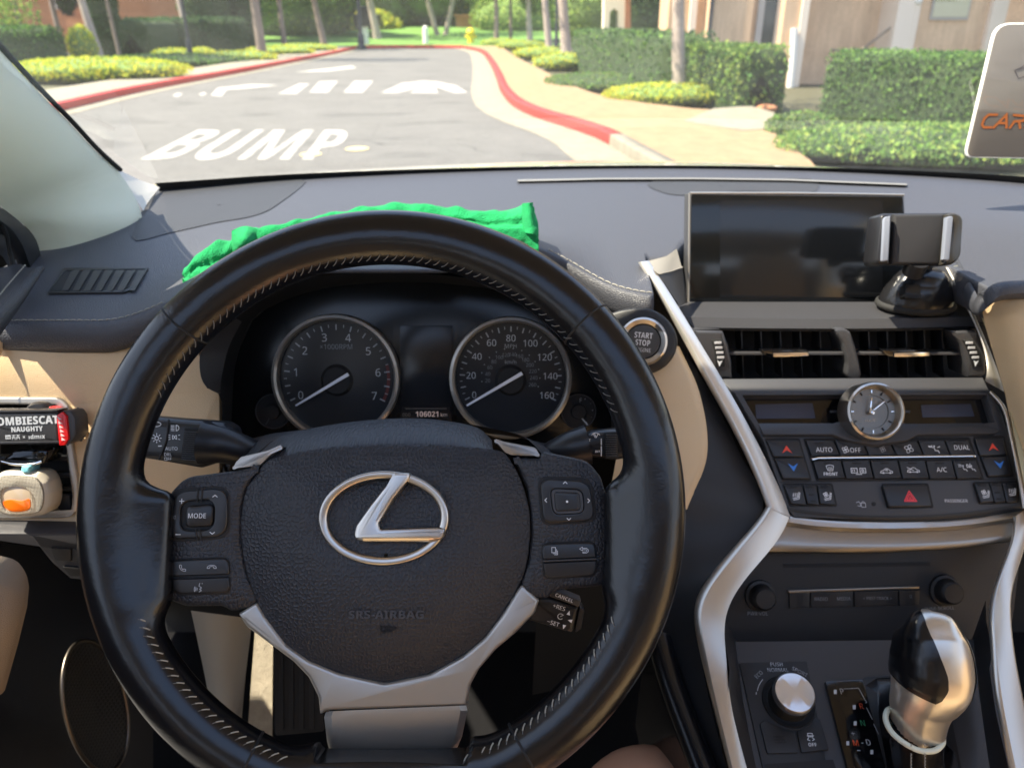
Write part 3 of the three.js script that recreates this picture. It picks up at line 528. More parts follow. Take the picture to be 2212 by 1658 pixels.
  for (const [px, py, s] of [[1655, 247, 0.13], [1643, 243, 0.08], [1640, 237, 0.10]]) { const b = at(px, py), pot = thing('garden_stone', ['flat terracotta stone at the hedge foot by the downpipe', 'small terracotta stone left of the flat one', 'rounded reddish stone behind the flat terracotta one'][[0.13, 0.08, 0.10].indexOf(s)], 'stone', b.clone()); const g = new THREE.IcosahedronGeometry(s, 2); g.scale(1.3, 0.5, 1); g.translate(b.x, 0.05 + s * 0.3, b.z); mk('stone', g, O.orange, pot); }
}

// ================= THE CAR: shell, dashboard =================
const dashY = (z) => 1.075 + (-z - 0.62) * 0.057;
const onDash = (px, py, up = 0) => { // where a sight line meets the dashboard's top plane
  const r = ray(px, py), k = 0.057, t = (1.075 + up - EYE.y - 0.62 * k) / (r.y + r.z * k * 1); return r.multiplyScalar(t).add(EYE);
};
// windscreen base, left to right
const basePx = [[345, 402], [420, 397], [560, 387], [700, 379.5], [900, 372], [1100, 367], [1300, 364], [1500, 364], [1700, 367], [1900, 373], [2100, 382], [2212, 389], [2420, 404]];
const baseLine = spline3(basePx.map((p) => atY(p[0], p[1], 1.105)), 60);
const baseAt = (x) => { for (let i = 1; i < baseLine.length; i++) if (baseLine[i].x >= x) { const a = baseLine[i - 1], b = baseLine[i], t = (x - a.x) / (b.x - a.x); return lerp(a.z, b.z, t); } return baseLine.at(-1).z; };
{ // windscreen
  const rows = []; for (let i = 0; i <= 8; i++) { const t = i / 8; rows.push(baseLine.map((p) => { const u = (p.x - 0.2) / 0.7; return v(p.x * lerp(1, 0.99, t), 1.107 + 0.40 * t, p.z + t * 0.66 + 0.03 * Math.sin(t * Math.PI)); })); }
  const t = thing('windscreen', 'clear windscreen with a black edge band along its base', 'windscreen', v(0.2, 1.105, -1.18));
  mk('pane', grid(rows), phy([0.97, 0.98, 0.97], 0, { transmission: 1, thickness: 0, ior: 1.5, specularIntensity: 0.8 }), t);
  mk('dust_haze_film', grid(rows.map((r) => r.map((p) => p.clone().add(v(0, -0.0012, 0.0016))))), phy([0.85, 0.85, 0.78], 1, { transmission: 1, thickness: 0, transparent: true, opacity: 0.028, alphaMap: rep(T_rough, 3) }), t);  // film of dust, added to lay a pale haze over the street
  const frit = baseLine.map((p, i) => p.clone().add(v(0, 0.004, 0.003)));
  mk('edge_band', grid([frit.map((p) => p.clone().add(v(0, -0.012, 0.0))), frit.map((p) => p.clone().add(v(0, -0.002, 0.006))), frit.map((p) => p.clone().add(v(0, 0.0025, 0.010)))]), M.dark, t);
}
{ // bonnet
  const t = thing('car_bonnet', 'cream white car bonnet just beyond the windscreen', 'car bonnet', v(0.2, 1.0, -1.5)), rows = [];
  for (let i = 0; i <= 12; i++) { const s = i / 12, r = []; for (let j = 0; j <= 40; j++) { const x = lerp(-0.62, 1.02, j / 40), u = (x - 0.2) / 0.82, zb = baseAt(Math.max(-0.46, Math.min(0.85, x))) - 0.05; r.push(v(x, 1.083 - 0.016 * Math.pow(Math.abs(u), 2.2) - 0.045 * s - 0.30 * Math.pow(s, 3), zb - s * 1.0)); } rows.push(r); }
  mk('panel', grid(rows), M.paintWhite, t);
}
// ---- dashboard upper pad as one height field ----
const lipZ = (x) => -0.615 - 0.12 * smooth(-0.06, 0.035, x) + 0.057 * smooth(0.04, 0.13, x) - 0.105 * smooth(0.127, 0.136, x) - 0.055 * smooth(0.158, 0.190, x) + 0.173 * smooth(0.418, 0.445, x) - 0.03 * smooth(0.55, 0.9, x);
const hood = (x, z) => 0.046 * smooth(-0.345, -0.20, x) * (1 - smooth(-0.03, 0.10, x)) * smooth(-0.90, -0.70, z);
const dashboard = thing('dashboard', 'charcoal leather dashboard with cream lower panels', 'dashboard', v(0.1, 1.05, -0.8));
{
  const rows = []; const NX = 320;
  for (let i = 0; i <= 30; i++) { const r = [];
    for (let j = 0; j <= NX; j++) { const x = lerp(-0.50, 0.78, j / NX), z0 = baseAt(x) + 0.004, zl = lipZ(x), z = lerp(z0, zl, i / 30); r.push(v(x, dashY(z) + hood(x, z) - 0.012 * smooth(0.85, 1, i / 30) * 0, z)); }
    rows.push(r); }
  const last = rows[30];
  for (const [dy, dz] of [[-0.003, 0.004], [-0.010, 0.007], [-0.020, 0.006], [-0.027, 0.001], [-0.029, -0.02]]) rows.push(last.map((p) => { const f = 1 - 0.85 * hood(p.x, p.z) / 0.046; return v(p.x, p.y + dy * f, p.z + dz * Math.max(0.4, f)); }));
  const gd = grid(rows); { const u = gd.attributes.uv, P = gd.attributes.position; for (let i = 0; i < u.count; i++) u.setXY(i, P.getX(i), P.getZ(i) - P.getY(i)); } mk('upper_pad', gd, M.dash, dashboard);
  // speaker grilles of fine perforation set in the pad
  const grille = (pts, name) => { const q = splinePts(pts, 60); const c = pts.reduce((a, p) => [a[0] + p[0] / pts.length, a[1] + p[1] / pts.length], [0, 0]); const rowsG = [1, 0.75, 0.5, 0.25, 0.02].map((k) => q.map((p) => { const w = onDash(lerp(c[0], p[0], k), lerp(c[1], p[1], k), 0.0015); w.y = dashY(w.z) + hood(w.x, w.z) + 0.0008; return w; }));
    const g = grid(rowsG, { closeU: true }); const uv = g.attributes.uv, P = g.attributes.position; for (let i = 0; i < uv.count; i++) uv.setXY(i, P.getX(i), P.getZ(i)); mk(name, g, M.mesh, dashboard); };
  grille([[300, 470], [322, 425], [360, 408], [450, 398], [560, 391], [660, 389], [640, 410], [610, 432], [580, 452], [540, 466], [470, 478], [370, 500], [285, 515]], 'speaker_grille');
  grille([[1398, 397], [1420, 388], [1500, 386], [1640, 386], [1765, 389], [1768, 408], [1600, 411], [1480, 420], [1440, 416]], 'speaker_grille');
  // defroster slot with a pale edge
  const s = (px, py, u = 0.002) => onDash(px, py, u);
  mk('defroster_slot', grid([[1118, 388], [1300, 384.5], [1500, 384], [1700, 386.5], [1960, 397]].map((p) => [s(p[0], p[1] - 0.5, 0.001), s(p[0], p[1] + 1.5, 0.003), s(p[0], p[1] + 3.5, 0.003), s(p[0], p[1] + 4.5, 0.0005)])), std([0.17, 0.165, 0.155], 0.6), dashboard);
  // stitching along the lip
  const st = []; const seam = (x0, x1) => { let x = x0; while (x < x1) { const p = (xx) => v(xx, dashY(lipZ(xx)) + hood(xx, lipZ(xx)) + 0.0006, lipZ(xx) - 0.003); st.push(tube([p(x), p(x + 0.0022).add(v(0, 0.0007, 0)), p(x + 0.0046)], 0.0005, 3, false, 5)); x += 0.0058; } };
  seam(-0.49, -0.29); seam(0.035, 0.126); seam(0.447, 0.76); mk('stitching', merge(st), M.thread, dashboard);
}
// left demister vent in the pad
{
  const P = (px, py, u) => onDash(px, py, u), fr = new Frame(P(215, 603, 0.0005), 86.7, 0);
  const O1 = roundPts([[100, 632], [135, 578], [322, 575], [288, 622, 12], [268, 630]], 6), I1 = roundPts([[104, 628], [140, 584], [314, 580], [284, 618, 12], [266, 625]], 5).reverse();
  mk('demister_vent', slab(fr, O1, { n0: -0.003, n1: 0.0016, bevel: 0.0007, holes: [I1] }), M.plastic, dashboard);
  mk('vent_floor', slab(fr, I1, { n0: 0.0004, n1: 0.0008, bevel: 0 }), M.dark, dashboard);
  for (let k = 0; k < 7; k++) { const x = 146 + k * 24, a = fr.at(x + 26, 583, 0.0025), b = fr.at(x, 627, 0.0025), a2 = fr.at(x + 8, 583, 0.0009), b2 = fr.at(x - 14, 627, 0.0009); mk('vent_blade', grid([[a, b], [a2, b2]]), M.greyPlastic, dashboard); }
}
// ---- A pillar with its fabric trim ----
{
  const t = thing('windscreen_pillar', 'pale fabric covered windscreen pillar at the left edge', 'pillar', v(-0.5, 1.1, -0.85));
  // stations: inner (screen side) and outer (door side) points with depths
  const inner = [[-70, 30, 0.64], [0, 110, 0.712], [75, 190, 0.76], [150, 266, 0.815], [205, 325, 0.86], [255, 370, 0.905], [287, 418, 0.925], [306, 468, 0.925], [300, 500, 0.92], [270, 532, 0.905], [236, 556, 0.885], [200, 567, 0.868], [150, 571, 0.852], [92, 572, 0.84]].map((p) => W(...p));
  const outer = [[-160, 330, 0.62], [-100, 380, 0.66], [-50, 415, 0.70], [0, 446, 0.74], [43, 479, 0.775], [60, 494, 0.79], [72, 509, 0.80], [79, 522, 0.808], [84, 536, 0.815], [86, 545, 0.82], [88, 552, 0.825], [89, 558, 0.83], [90, 564, 0.835], [91, 571, 0.838]].map((p) => W(...p));
  const I = spline3(inner, 40), Q = spline3(outer, 40), rows = [];
  for (let i = 0; i <= 40; i++) { const r = []; for (let k = 0; k <= 14; k++) { const s = k / 14, p = I[i].clone().lerp(Q[i], s), b = Math.sin(Math.PI * Math.pow(s, 0.8)) * 0.035 * (1 - i / 55); p.add(EYE.clone().sub(p).normalize().multiplyScalar(b)); r.push(p); } r.unshift(I[i].clone().add(v(-0.012, -0.004, -0.02))); rows.push(r); }
  mk('fabric_trim', grid(rows), M.pillar, t);
  mk('screen_edge', tube(inner.slice(0, 6).map((p) => p.clone().add(v(0.001, 0.001, -0.004))), 0.0026, 40), M.dark, t);
  mk('corner_trim', grid([[W(246, 362, 0.94), W(300, 388, 1.0), W(345, 404, 1.03)], [W(262, 390, 0.935), W(306, 420, 0.965), W(344, 406, 1.025)], [W(290, 425, 0.93), W(309, 455, 0.935), W(322, 432, 0.97)]]), M.liner, t);
  mk('outer_skin', grid([[v(-0.50, 1.06, -1.10), v(-0.50, 1.5, -0.42)], [v(-0.60, 1.02, -1.08), v(-0.60, 1.5, -0.45)], [v(-0.61, 1.02, -1.05), v(-0.61, 1.5, -0.41)]]), M.paintWhite, t);
}
// ---- roof, doors, seats: unseen rest of the cabin, roof opened to add skylight ----
{
  const t = thing('car_roof', 'unseen car roof lined in pale cloth with an opening added for skylight', 'car roof', v(0.2, 1.52, 0));
  const rows = []; for (let i = 0; i <= 8; i++) { const z = lerp(-0.64, -0.12, i / 8), r = []; for (let j = 0; j <= 16; j++) { const x = lerp(-0.60, 1.06, j / 16), u = (x - 0.23) / 0.83; r.push(v(x, 1.56 - 0.06 * u * u - 0.16 * Math.pow(1 - i / 8, 2.2) * (1 - 0.4 * u * u), z)); } rows.push(r); }  // front edge set to keep the sun off wheel and console
  mk('headlining', grid(rows), M.liner, t);
  mk('outer_panel', grid(rows.map((r) => r.map((p) => p.clone().add(v(0, 0.03, 0))))), M.paintWhite, t);
  const rear = []; for (let i = 0; i <= 4; i++) { const z = lerp(0.42, 1.9, i / 4), r = []; for (let j = 0; j <= 16; j++) { const x = lerp(-0.60, 1.06, j / 16), u = (x - 0.23) / 0.83; r.push(v(x, 1.56 - 0.06 * u * u - 0.05 * i / 4, z)); } rear.push(r); }  // gap ahead of this rear roof added to let skylight onto the wheel
  mk('headlining', grid(rear), M.liner, t); mk('outer_panel', grid(rear.map((r) => r.map((p) => p.clone().add(v(0, 0.03, 0))))), M.paintWhite, t);
  for (const x of [-0.60, 1.06]) { mk('roof_rail', box(v(x, 1.47, 0.15), v(0.05, 0.08, 0.75)), M.liner, t); mk('door_post', box(v(x, 1.15, 0.42), v(0.05, 0.72, 0.16)), M.liner, t); mk('rear_quarter', box(v(x, 0.9, 1.2), v(0.05, 0.66, 1.5)), M.liner, t); mk('rear_post', box(v(x, 1.3, 1.8), v(0.05, 0.5, 0.3)), M.liner, t); }
  mk('tailgate', box(v(0.23, 0.78, 1.92), v(1.7, 0.7, 0.06)), M.plastic, t);
  { const s2 = thing('driver_seat', 'cream leather driver seat carrying the driver', 'car seat', v(-0.06, 0.4, 0.3)); mk('seat_cushion', box(v(-0.06, 0.50, 0.16), v(0.5, 0.16, 0.52)), M.beige, s2); mk('backrest', box(v(-0.06, 0.92, 0.56), v(0.5, 0.72, 0.14), [0.25, 0, 0]), M.beige, s2); mk('headrest', box(v(-0.06, 1.36, 0.68), v(0.26, 0.17, 0.1), [0.2, 0, 0]), M.beige, s2);
    const s3 = thing('rear_seat', 'cream leather rear bench seat', 'car seat', v(0.23, 0.4, 1.3)); mk('seat_cushion', box(v(0.23, 0.52, 1.25), v(1.5, 0.18, 0.5)), M.beige, s3); mk('backrest', box(v(0.23, 0.92, 1.6), v(1.5, 0.7, 0.16), [0.25, 0, 0]), M.beige, s3); }
  const p2 = thing('windscreen_pillar', 'windscreen pillar on the passenger side beyond the right edge', 'pillar', v(1.0, 1.1, -0.8)); mk('fabric_trim', tube([v(0.98, 1.09, -1.0), v(0.98, 1.30, -0.72), v(0.97, 1.5, -0.45)], 0.045, 20), M.pillar, p2);
  const d = thing('passenger_door', 'passenger door at the far side of the cabin', 'car door', v(1.06, 0.6, 0)); mk('door_card', box(v(1.08, 0.75, -0.1), v(0.06, 0.62, 1.5)), M.beige, d);
  const s = thing('passenger_seat', 'cream leather passenger seat beside the console', 'car seat', v(0.65, 0.4, 0.2)); mk('seat_cushion', box(v(0.66, 0.56, 0.12), v(0.5, 0.16, 0.52)), M.beige, s); mk('backrest', box(v(0.66, 0.95, 0.48), v(0.5, 0.75, 0.14), [0.25, 0, 0]), M.beige, s);
  const f = thing('car_floor', 'dark carpeted footwell floor', 'car floor', v(0.2, 0.3, -0.4)); mk('carpet', merge([box(v(0.22, 0.30, -0.35), v(1.7, 0.04, 1.9)), box(v(0.22, 0.52, -1.12), v(1.7, 0.6, 0.04), [0.5, 0, 0])]), M.carpet, f);
  const k = thing('bulkhead', 'dark panel behind the lower dashboard', 'bulkhead', v(0.2, 0.8, -0.95)); mk('panel', merge([box(v(0.22, 0.70, -1.10), v(1.66, 0.78, 0.03)), box(v(-0.62, 0.72, -0.95), v(0.02, 0.7, 0.5))]), M.dark, k);
}
// ---- driver's door in the left corner ----
{
  const t = thing('driver_door', 'dark driver door with stitched top pad and pale armrest at the left edge', 'car door', v(-0.5, 0.8, -0.5));
  mk('mirror_trim', grid([[[-60, 405, 0.66], [0, 447, 0.735], [43, 480, 0.765], [72, 510, 0.79], [84, 538, 0.80], [91, 572, 0.815]], [[-60, 440, 0.64], [-8, 470, 0.70], [28, 500, 0.735], [48, 530, 0.755], [58, 556, 0.765], [68, 584, 0.775]], [[-60, 470, 0.66], [-12, 492, 0.72], [14, 520, 0.745], [28, 548, 0.76], [36, 566, 0.77], [40, 590, 0.775]]].map((r) => spline3(r.map((p) => W(...p)), 20))), M.plastic, t);
  mk('tweeter_cover', grid([[[-60, 466, 0.70], [-8, 488, 0.73], [14, 520, 0.74], [28, 550, 0.755], [37, 580, 0.765]], [[-60, 540, 0.70], [-20, 540, 0.72], [0, 550, 0.735], [10, 562, 0.745], [20, 584, 0.755]]].map((r) => spline3(r.map((p) => W(...p)), 20))), M.greyPlastic, t);
  mk('tweeter_rib', tube([W(2, 482, 0.715), W(14, 510, 0.73), W(20, 545, 0.74), W(24, 570, 0.745)], 0.0018, 20), M.dark, t);
  const pad = [[[-80, 572, 0.66], [0, 578, 0.715], [42, 570, 0.735], [55, 574, 0.735]], [[-80, 660, 0.62], [-20, 640, 0.66], [28, 600, 0.695], [55, 576, 0.715]], [[-80, 760, 0.585], [-24, 680, 0.62], [30, 622, 0.665], [66, 580, 0.705]], [[-80, 800, 0.58], [-20, 710, 0.60], [40, 645, 0.65], [92, 574, 0.70]], [[-80, 850, 0.59], [-14, 745, 0.61], [45, 660, 0.66], [96, 580, 0.71]]];
  const pr = pad.map((r) => spline3(r.map((p) => W(...p)), 16)); mk('top_pad', grid(pr), M.grain, t);
  const st = []; const line3 = spline3([[-80, 700, 0.596], [-20, 662, 0.638], [20, 616, 0.677], [55, 576, 0.712]].map((p) => W(...p)).map((p) => p.add(v(0.002, 0.003, 0.002))), 60); for (let i = 0; i < 60; i += 2) st.push(tube([line3[i], line3[i + 1]], 0.0007, 2, false, 5)); mk('stitching', merge(st), M.thread, t);
  mk('upper_card', grid([[W(-60, 760, 0.64), W(10, 722, 0.655), W(38, 672, 0.68)], [W(-60, 880, 0.64), W(-8, 790, 0.65), W(12, 720, 0.665)]]), M.beige, t);
  // armrest: rounded pale bolster
  const arm = [[[-120, 1180, 0.52], [0, 1200, 0.55], [36, 1212, 0.56], [56, 1240, 0.565], [62, 1268, 0.57]], [[-120, 1250, 0.50], [0, 1262, 0.525], [30, 1275, 0.535], [50, 1290, 0.545], [58, 1310, 0.56]], [[-120, 1430, 0.50], [-40, 1420, 0.53], [0, 1400, 0.54], [24, 1390, 0.55], [38, 1392, 0.57]], [[-120, 1560, 0.52], [-60, 1530, 0.55], [-20, 1510, 0.56], [0, 1500, 0.575], [10, 1490, 0.60]]];
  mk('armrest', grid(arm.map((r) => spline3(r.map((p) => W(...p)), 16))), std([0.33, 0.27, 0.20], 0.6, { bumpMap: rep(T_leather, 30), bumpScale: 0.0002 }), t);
  mk('door_card', grid([[W(-120, 1150, 0.75), W(60, 1180, 0.85), W(180, 1210, 0.95)], [W(-120, 1400, 0.72), W(60, 1420, 0.80), W(330, 1420, 0.95)], [W(-120, 1750, 0.70), W(100, 1750, 0.78), W(330, 1750, 0.90)]]), M.plastic, t);
  const el = []; for (let i = 0; i < 64; i++) { const a = i / 64 * Math.PI * 2, c = Math.cos(a), s = Math.sin(a); el.push(W(205 + 68 * c + 22 * s * -1, 1525 - 142 * s, 0.745 + 0.045 * c)); }
  mk('speaker_ring', tube(el, 0.0020, 120, true), phy([0.15, 0.13, 0.11], 0.4, { metalness: 1 }), t);
  const ctr = W(205, 1525, 0.752); mk('speaker_grille', (() => { const g = grid([el, el.map((p) => p.clone().lerp(ctr, 0.5)), el.map((p) => p.clone().lerp(ctr, 0.99))], { closeU: true }); const u = g.attributes.uv, P = g.attributes.position; for (let i = 0; i < u.count; i++) u.setXY(i, P.getZ(i) * 0.7, P.getY(i) * 0.7); return g; })(), std([0.02, 0.02, 0.02], 0.6, { bumpMap: rep(T_mesh, 22), bumpScale: 0.001, map: rep(T_meshc, 22) }), t);
  { const s = new THREE.Shape([new V2(1.04, 1.06), new V2(0.70, 1.06), new V2(0.72, 1.20), new V2(0.80, 1.20)]), g = new THREE.ExtrudeGeometry(s, { depth: 0.02, bevelEnabled: false }); g.rotateY(Math.PI / 2); g.translate(-0.66, 0, 0); mk('sun_block_sail', g, M.plastic, t); }  // unseen sail, added to keep sun off the footwell floor
  mk('front_panel', box(v(-0.65, 0.83, -0.86), v(0.03, 0.46, 0.40)), M.plastic, t);  // unseen door extension, added to block sun beside the footwell
  mk('sill_panel', box(v(-0.66, 0.85, -0.05), v(0.04, 0.5, 1.2)), M.plastic, t);
}
// ---- left lower dashboard: cream panel with the side vent ----
const FB = frameAt(150, 800, 0.665, 20, 5);
const MB2 = {};
{
  const pan = roundPts([[-200, 728], [300, 738], [420, 745], [474, 852, 10], [474, 1110], [330, 1150], [168, 1153], [-200, 1153]], 0);
  const hole = roundPts([[-60, 874], [128, 875, 16], [140, 905], [156, 1070], [150, 1110, 10], [-60, 1112]], 4).reverse();
  mk('knee_panel', slab(FB, pan, { n0: -0.02, n1: 0, bevel: 0.0016, holes: [hole] }), M.beige, dashboard);
  const vent = mk('side_vent', slab(FB, roundPts([[-130, 857], [132, 858, 22], [150, 884, 10], [156, 965], [168, 1045], [167, 1105, 14], [140, 1119, 8], [-130, 1121]], 4), { n0: -0.012, n1: 0.004, bevel: 0.0018, steps: 4, holes: [roundPts([[-68, 874], [126, 875, 14], [140, 962], [154, 1070], [152, 1111, 8], [-68, 1112]], 4).reverse()] }), M.satin, dashboard);
  mk('vent_cavity', slab(FB, rect(-66, 868, 158, 1116), { n0: -0.05, n1: -0.045, bevel: 0 }), M.dark, vent);
  for (const [y, x0, x1] of [[905, -60, 132], [944, -60, 142], [990, -60, 145], [1026, -60, 150], [1056, -60, 152], [1090, -60, 152]]) mk('vane', slab(FB, [[x0, y - 5], [x1, y - 5], [x1 + 1, y + 5], [x0, y + 5]], { n0: -0.022, n1: -0.010, bevel: 0.0012 }), M.plastic, vent);
  for (const x of [26, 62, 98]) mk('fin', slab(FB, rect(x - 1, 872, x + 1, 960), { n0: -0.04, n1: -0.03, bevel: 0 }), M.greyPlastic, vent);
  mk('slider', slab(FB, [[112, 1066], [150, 1068], [153, 1104], [126, 1104]], { n0: -0.02, n1: -0.008, bevel: 0.002, r: 4 }), M.greyPlastic, vent);
  // dark lower panel with two small switch blanks
  const FL = frameAt(120, 1200, 0.665, 2, 6);
  mk('lower_panel', slab(FL, [[-80, 1152], [480, 1152], [480, 1240], [330, 1270], [150, 1250], [110, 1215], [66, 1160], [-80, 1156]], { n0: -0.02, n1: 0, bevel: 0.002 }), M.greyPlastic, dashboard);
  for (const q of [[[108, 1184], [152, 1186], [153, 1213], [118, 1210]], [[156, 1186], [190, 1188], [190, 1216], [157, 1214]], [[134, 1224], [188, 1228], [190, 1246], [150, 1244]]]) mk('switch_blank', slab(FL, q, { n0: 0, n1: 0.0022, bevel: 0.0008, r: 3 }), M.plastic, dashboard);
}
// ---- footwell pieces seen through the wheel ----
{
  const t = thing('footwell_trim', 'grey trim panel inside the footwell with sunlight put into its pale colour', 'trim panel', v(-0.3, 0.6, -0.6));
  mk('panel', grid([[W(412, 1318, 0.74), W(440, 1322, 0.73), W(500, 1330, 0.74), W(545, 1336, 0.78)], [W(436, 1430, 0.78), W(462, 1440, 0.77), W(505, 1450, 0.78), W(530, 1460, 0.83)], [W(462, 1560, 0.82), W(480, 1560, 0.81), W(505, 1560, 0.82), W(520, 1570, 0.87)], [W(470, 1680, 0.86), W(490, 1680, 0.85), W(505, 1680, 0.86), W(515, 1690, 0.9)]]), std([0.30, 0.30, 0.27], 0.7), t);  // pale grey stands in for sunlight falling on the trim
  const c = thing('floor_mat', 'strip of sunlit cream carpet beside the brake pedal', 'carpet', v(-0.25, 0.45, -0.8));
  mk('carpet', grid([[W(552, 1340, 0.93), W(590, 1340, 0.93)], [W(540, 1500, 0.93), W(588, 1500, 0.93)], [W(528, 1680, 0.93), W(588, 1680, 0.93)]]), std([0.48, 0.42, 0.32], 1, { bumpMap: rep(T_grit, 20), bumpScale: 0.002, map: rep(T_grit, 6) }), c);
  const p = thing('brake_pedal', 'dark ribbed pedal seen below the steering wheel', 'pedal', v(-0.2, 0.5, -0.75)); const fp = frameAt(640, 1480, 0.84, 30, 0);
  mk('pedal_pad', slab(fp, [[590, 1385], [690, 1375], [700, 1580], [592, 1590]], { n0: -0.012, n1: 0, bevel: 0.002, r: 8 }), M.rubber, p); for (const x of [602, 624, 646, 668]) mk('rib', slab(fp, rect(x, 1395, x + 10, 1575), { n0: 0, n1: 0.002, bevel: 0.0006 }), M.rubber, p);
}

// ================= INSTRUMENT CLUSTER, STALKS, STEERING WHEEL =================
const FI = frameAt(915, 815, 0.72, 17, 0);
{
  const t = thing('instrument_cluster', 'dark instrument cluster with two silver ringed dials behind the steering wheel', 'instrument cluster', W(915, 815, 0.74));
  mk('face_plate', slab(FI, [[480, 960], [500, 790], [545, 690], [640, 610], [915, 570], [1180, 610], [1270, 690], [1316, 800], [1322, 960], [1200, 1010], [600, 1010]], { n0: -0.02, n1: -0.004, bevel: 0.001 }), phy([0.006, 0.007, 0.008], 0.22), t);
  // tunnel walls between the hood lip and the face
  const fr = [[473, 990], [474, 850], [444, 836], [434, 800], [436, 762], [470, 700], [540, 640], [640, 605], [830, 588], [1020, 602], [1140, 630], [1230, 680], [1300, 770], [1330, 870], [1330, 990]];
  const bk = [[500, 960], [500, 900], [502, 860], [504, 820], [510, 780], [545, 690], [600, 655], [690, 625], [830, 610], [990, 615], [1140, 640], [1230, 680], [1290, 760], [1318, 850], [1320, 960]];
  const A = spline3(fr.map((p) => W(p[0], p[1], 0.655)), 60), B = spline3(bk.map((p) => FI.at(p[0], p[1], -0.004)), 60);
  mk('hood_lining', grid([A, A.map((p, i) => p.clone().lerp(B[i], 0.5)), B]), M.dark, t);
  const side = [[[510, 688], [466, 722], [438, 752], [431, 770], [434, 815], [446, 836], [474, 851]], [[522, 694], [500, 735], [490, 760], [484, 785], [478, 815], [476, 832], [476, 849]]];
  mk('side_bezel', grid(side.map((r, k) => spline3(r.map((p) => W(p[0], p[1], k ? 0.672 : 0.648)), 24))), M.greyPlastic, t);
  // clear dials
  const dial = (cx, cy, R, draw, na, tip, tail, label) => {
    const s = FI.s(cx, cy), g = mk('gauge', lathe(FI, cx, cy, [[0.0001, 0.0], [R * s, 0.0]], 64, 0.0005, 0), std([0.012, 0.014, 0.018], 0.28, {}), t, { label });
    mk('gauge_ring', lathe(FI, cx, cy, [[R * s * 0.955, 0.0], [R * s * 0.965, 0.0085], [R * s * 1.0, 0.0105], [R * s * 1.045, 0.0095], [R * s * 1.06, 0.0]], 72), M.satin, g);
    printOn(FI, cx, cy, R * 1.9, R * 1.9, 0.0009, draw, g, 'dial_print', { k: 2 });
    if (tip) { const c = FI.p(cx, cy + 6, 0.006), a = FI.p(...tip, 0.006), b = FI.p(...tail, 0.006), d = a.clone().sub(b), L = d.length(); d.normalize(); const q = new V2(-d.y, d.x), w = 0.0016, P = (o, u) => o.clone().addScaledVector(q, u);
      mk('needle', slabLocal(FI, [P(b, w), P(a, w * 0.55), P(a, -w * 0.55), P(b, -w)], { n0: 0.0045, n1: 0.0062, bevel: 0.0004 }), std([0.75, 0.78, 0.88], 0.5), g);
      mk('needle_hub', lathe(FI, cx, cy + 6, [[0.0001, 0.0040], [R * s * 0.22, 0.0038], [R * s * 0.27, 0.0005]], 40), M.dark, g); }
    return g;
  };
  const col = '#8f959b', ticks = (c, R, a0, a1, n, big, w, r0 = 0.93, cl = col) => { for (let i = 0; i <= n; i++) { const a = lerp(a0, a1, i / n), l = i % big ? 0.055 : 0.10; c.strokeStyle = cl; c.lineWidth = i % big ? w * 0.6 : w; line(c, R + Math.cos(a) * R * r0, R + Math.sin(a) * R * r0, R + Math.cos(a) * R * (r0 - l), R + Math.sin(a) * R * (r0 - l)); } };
  const num = (c, s, x, y, sz, cl = '#aab0b6') => { c.fillStyle = cl; c.font = `${sz}px sans-serif`; c.textAlign = 'center'; c.textBaseline = 'middle'; c.fillText(s, x, y); };
  const A0 = Math.PI * 0.855, A1 = Math.PI * 2.15;
  dial(728, 815, 130, (c, w) => { const R = w / 2; c.lineCap = 'butt'; c.strokeStyle = '#5a2522'; c.lineWidth = 7; circ(c, R, R, R * 0.90, A0 + (A1 - A0) * 5.8 / 7, A0 + (A1 - A0) * 7 / 7 - (A0 + (A1 - A0) * 5.8 / 7) + A0 + (A1 - A0) * 5.8 / 7); c.beginPath(); c.arc(R, R, R * 0.9, A0 + (A1 - A0) * 5.75 / 7, A1); c.stroke(); ticks(c, R, A0, A1, 28, 2, 3); for (let i = 0; i <= 7; i++) { const a = lerp(A0, A1, i / 7); num(c, String(i), R + Math.cos(a) * R * 0.72, R + Math.sin(a) * R * 0.72, 24); } num(c, '×1000RPM', R, R * 0.46, 15, '#7d838a'); }, 0, [638, 876], [752, 808], 'rev counter dial');
  dial(1103, 815, 125, (c, w) => { const R = w / 2; c.lineCap = 'butt'; ticks(c, R, A0, A1, 32, 2, 3); for (let i = 0; i <= 8; i++) { const a = lerp(A0, A1, i / 8); num(c, String(i * 20), R + Math.cos(a) * R * (i && i < 8 ? 0.72 : 0.74), R + Math.sin(a) * R * 0.72, 20); } num(c, 'MPH', R, R * 0.43, 13, '#8d9399'); num(c, 'km/h', R, R * 0.72, 11, '#8d9399');
    const B0 = Math.PI * 0.86, B1 = Math.PI * 2.14; for (let i = 1; i <= 13; i++) { const a = lerp(B0, B1, i / 13.4); num(c, String(i * 20), R + Math.cos(a) * R * 0.42, R + Math.sin(a) * R * 0.42, 10.5, '#7e848b'); c.fillStyle = '#7e848b'; c.beginPath(); c.arc(R + Math.cos(a) * R * 0.53, R + Math.sin(a) * R * 0.53, 1.5, 0, 7); c.fill(); } }, 0, [1008, 876], [1128, 806], 'speedometer dial');
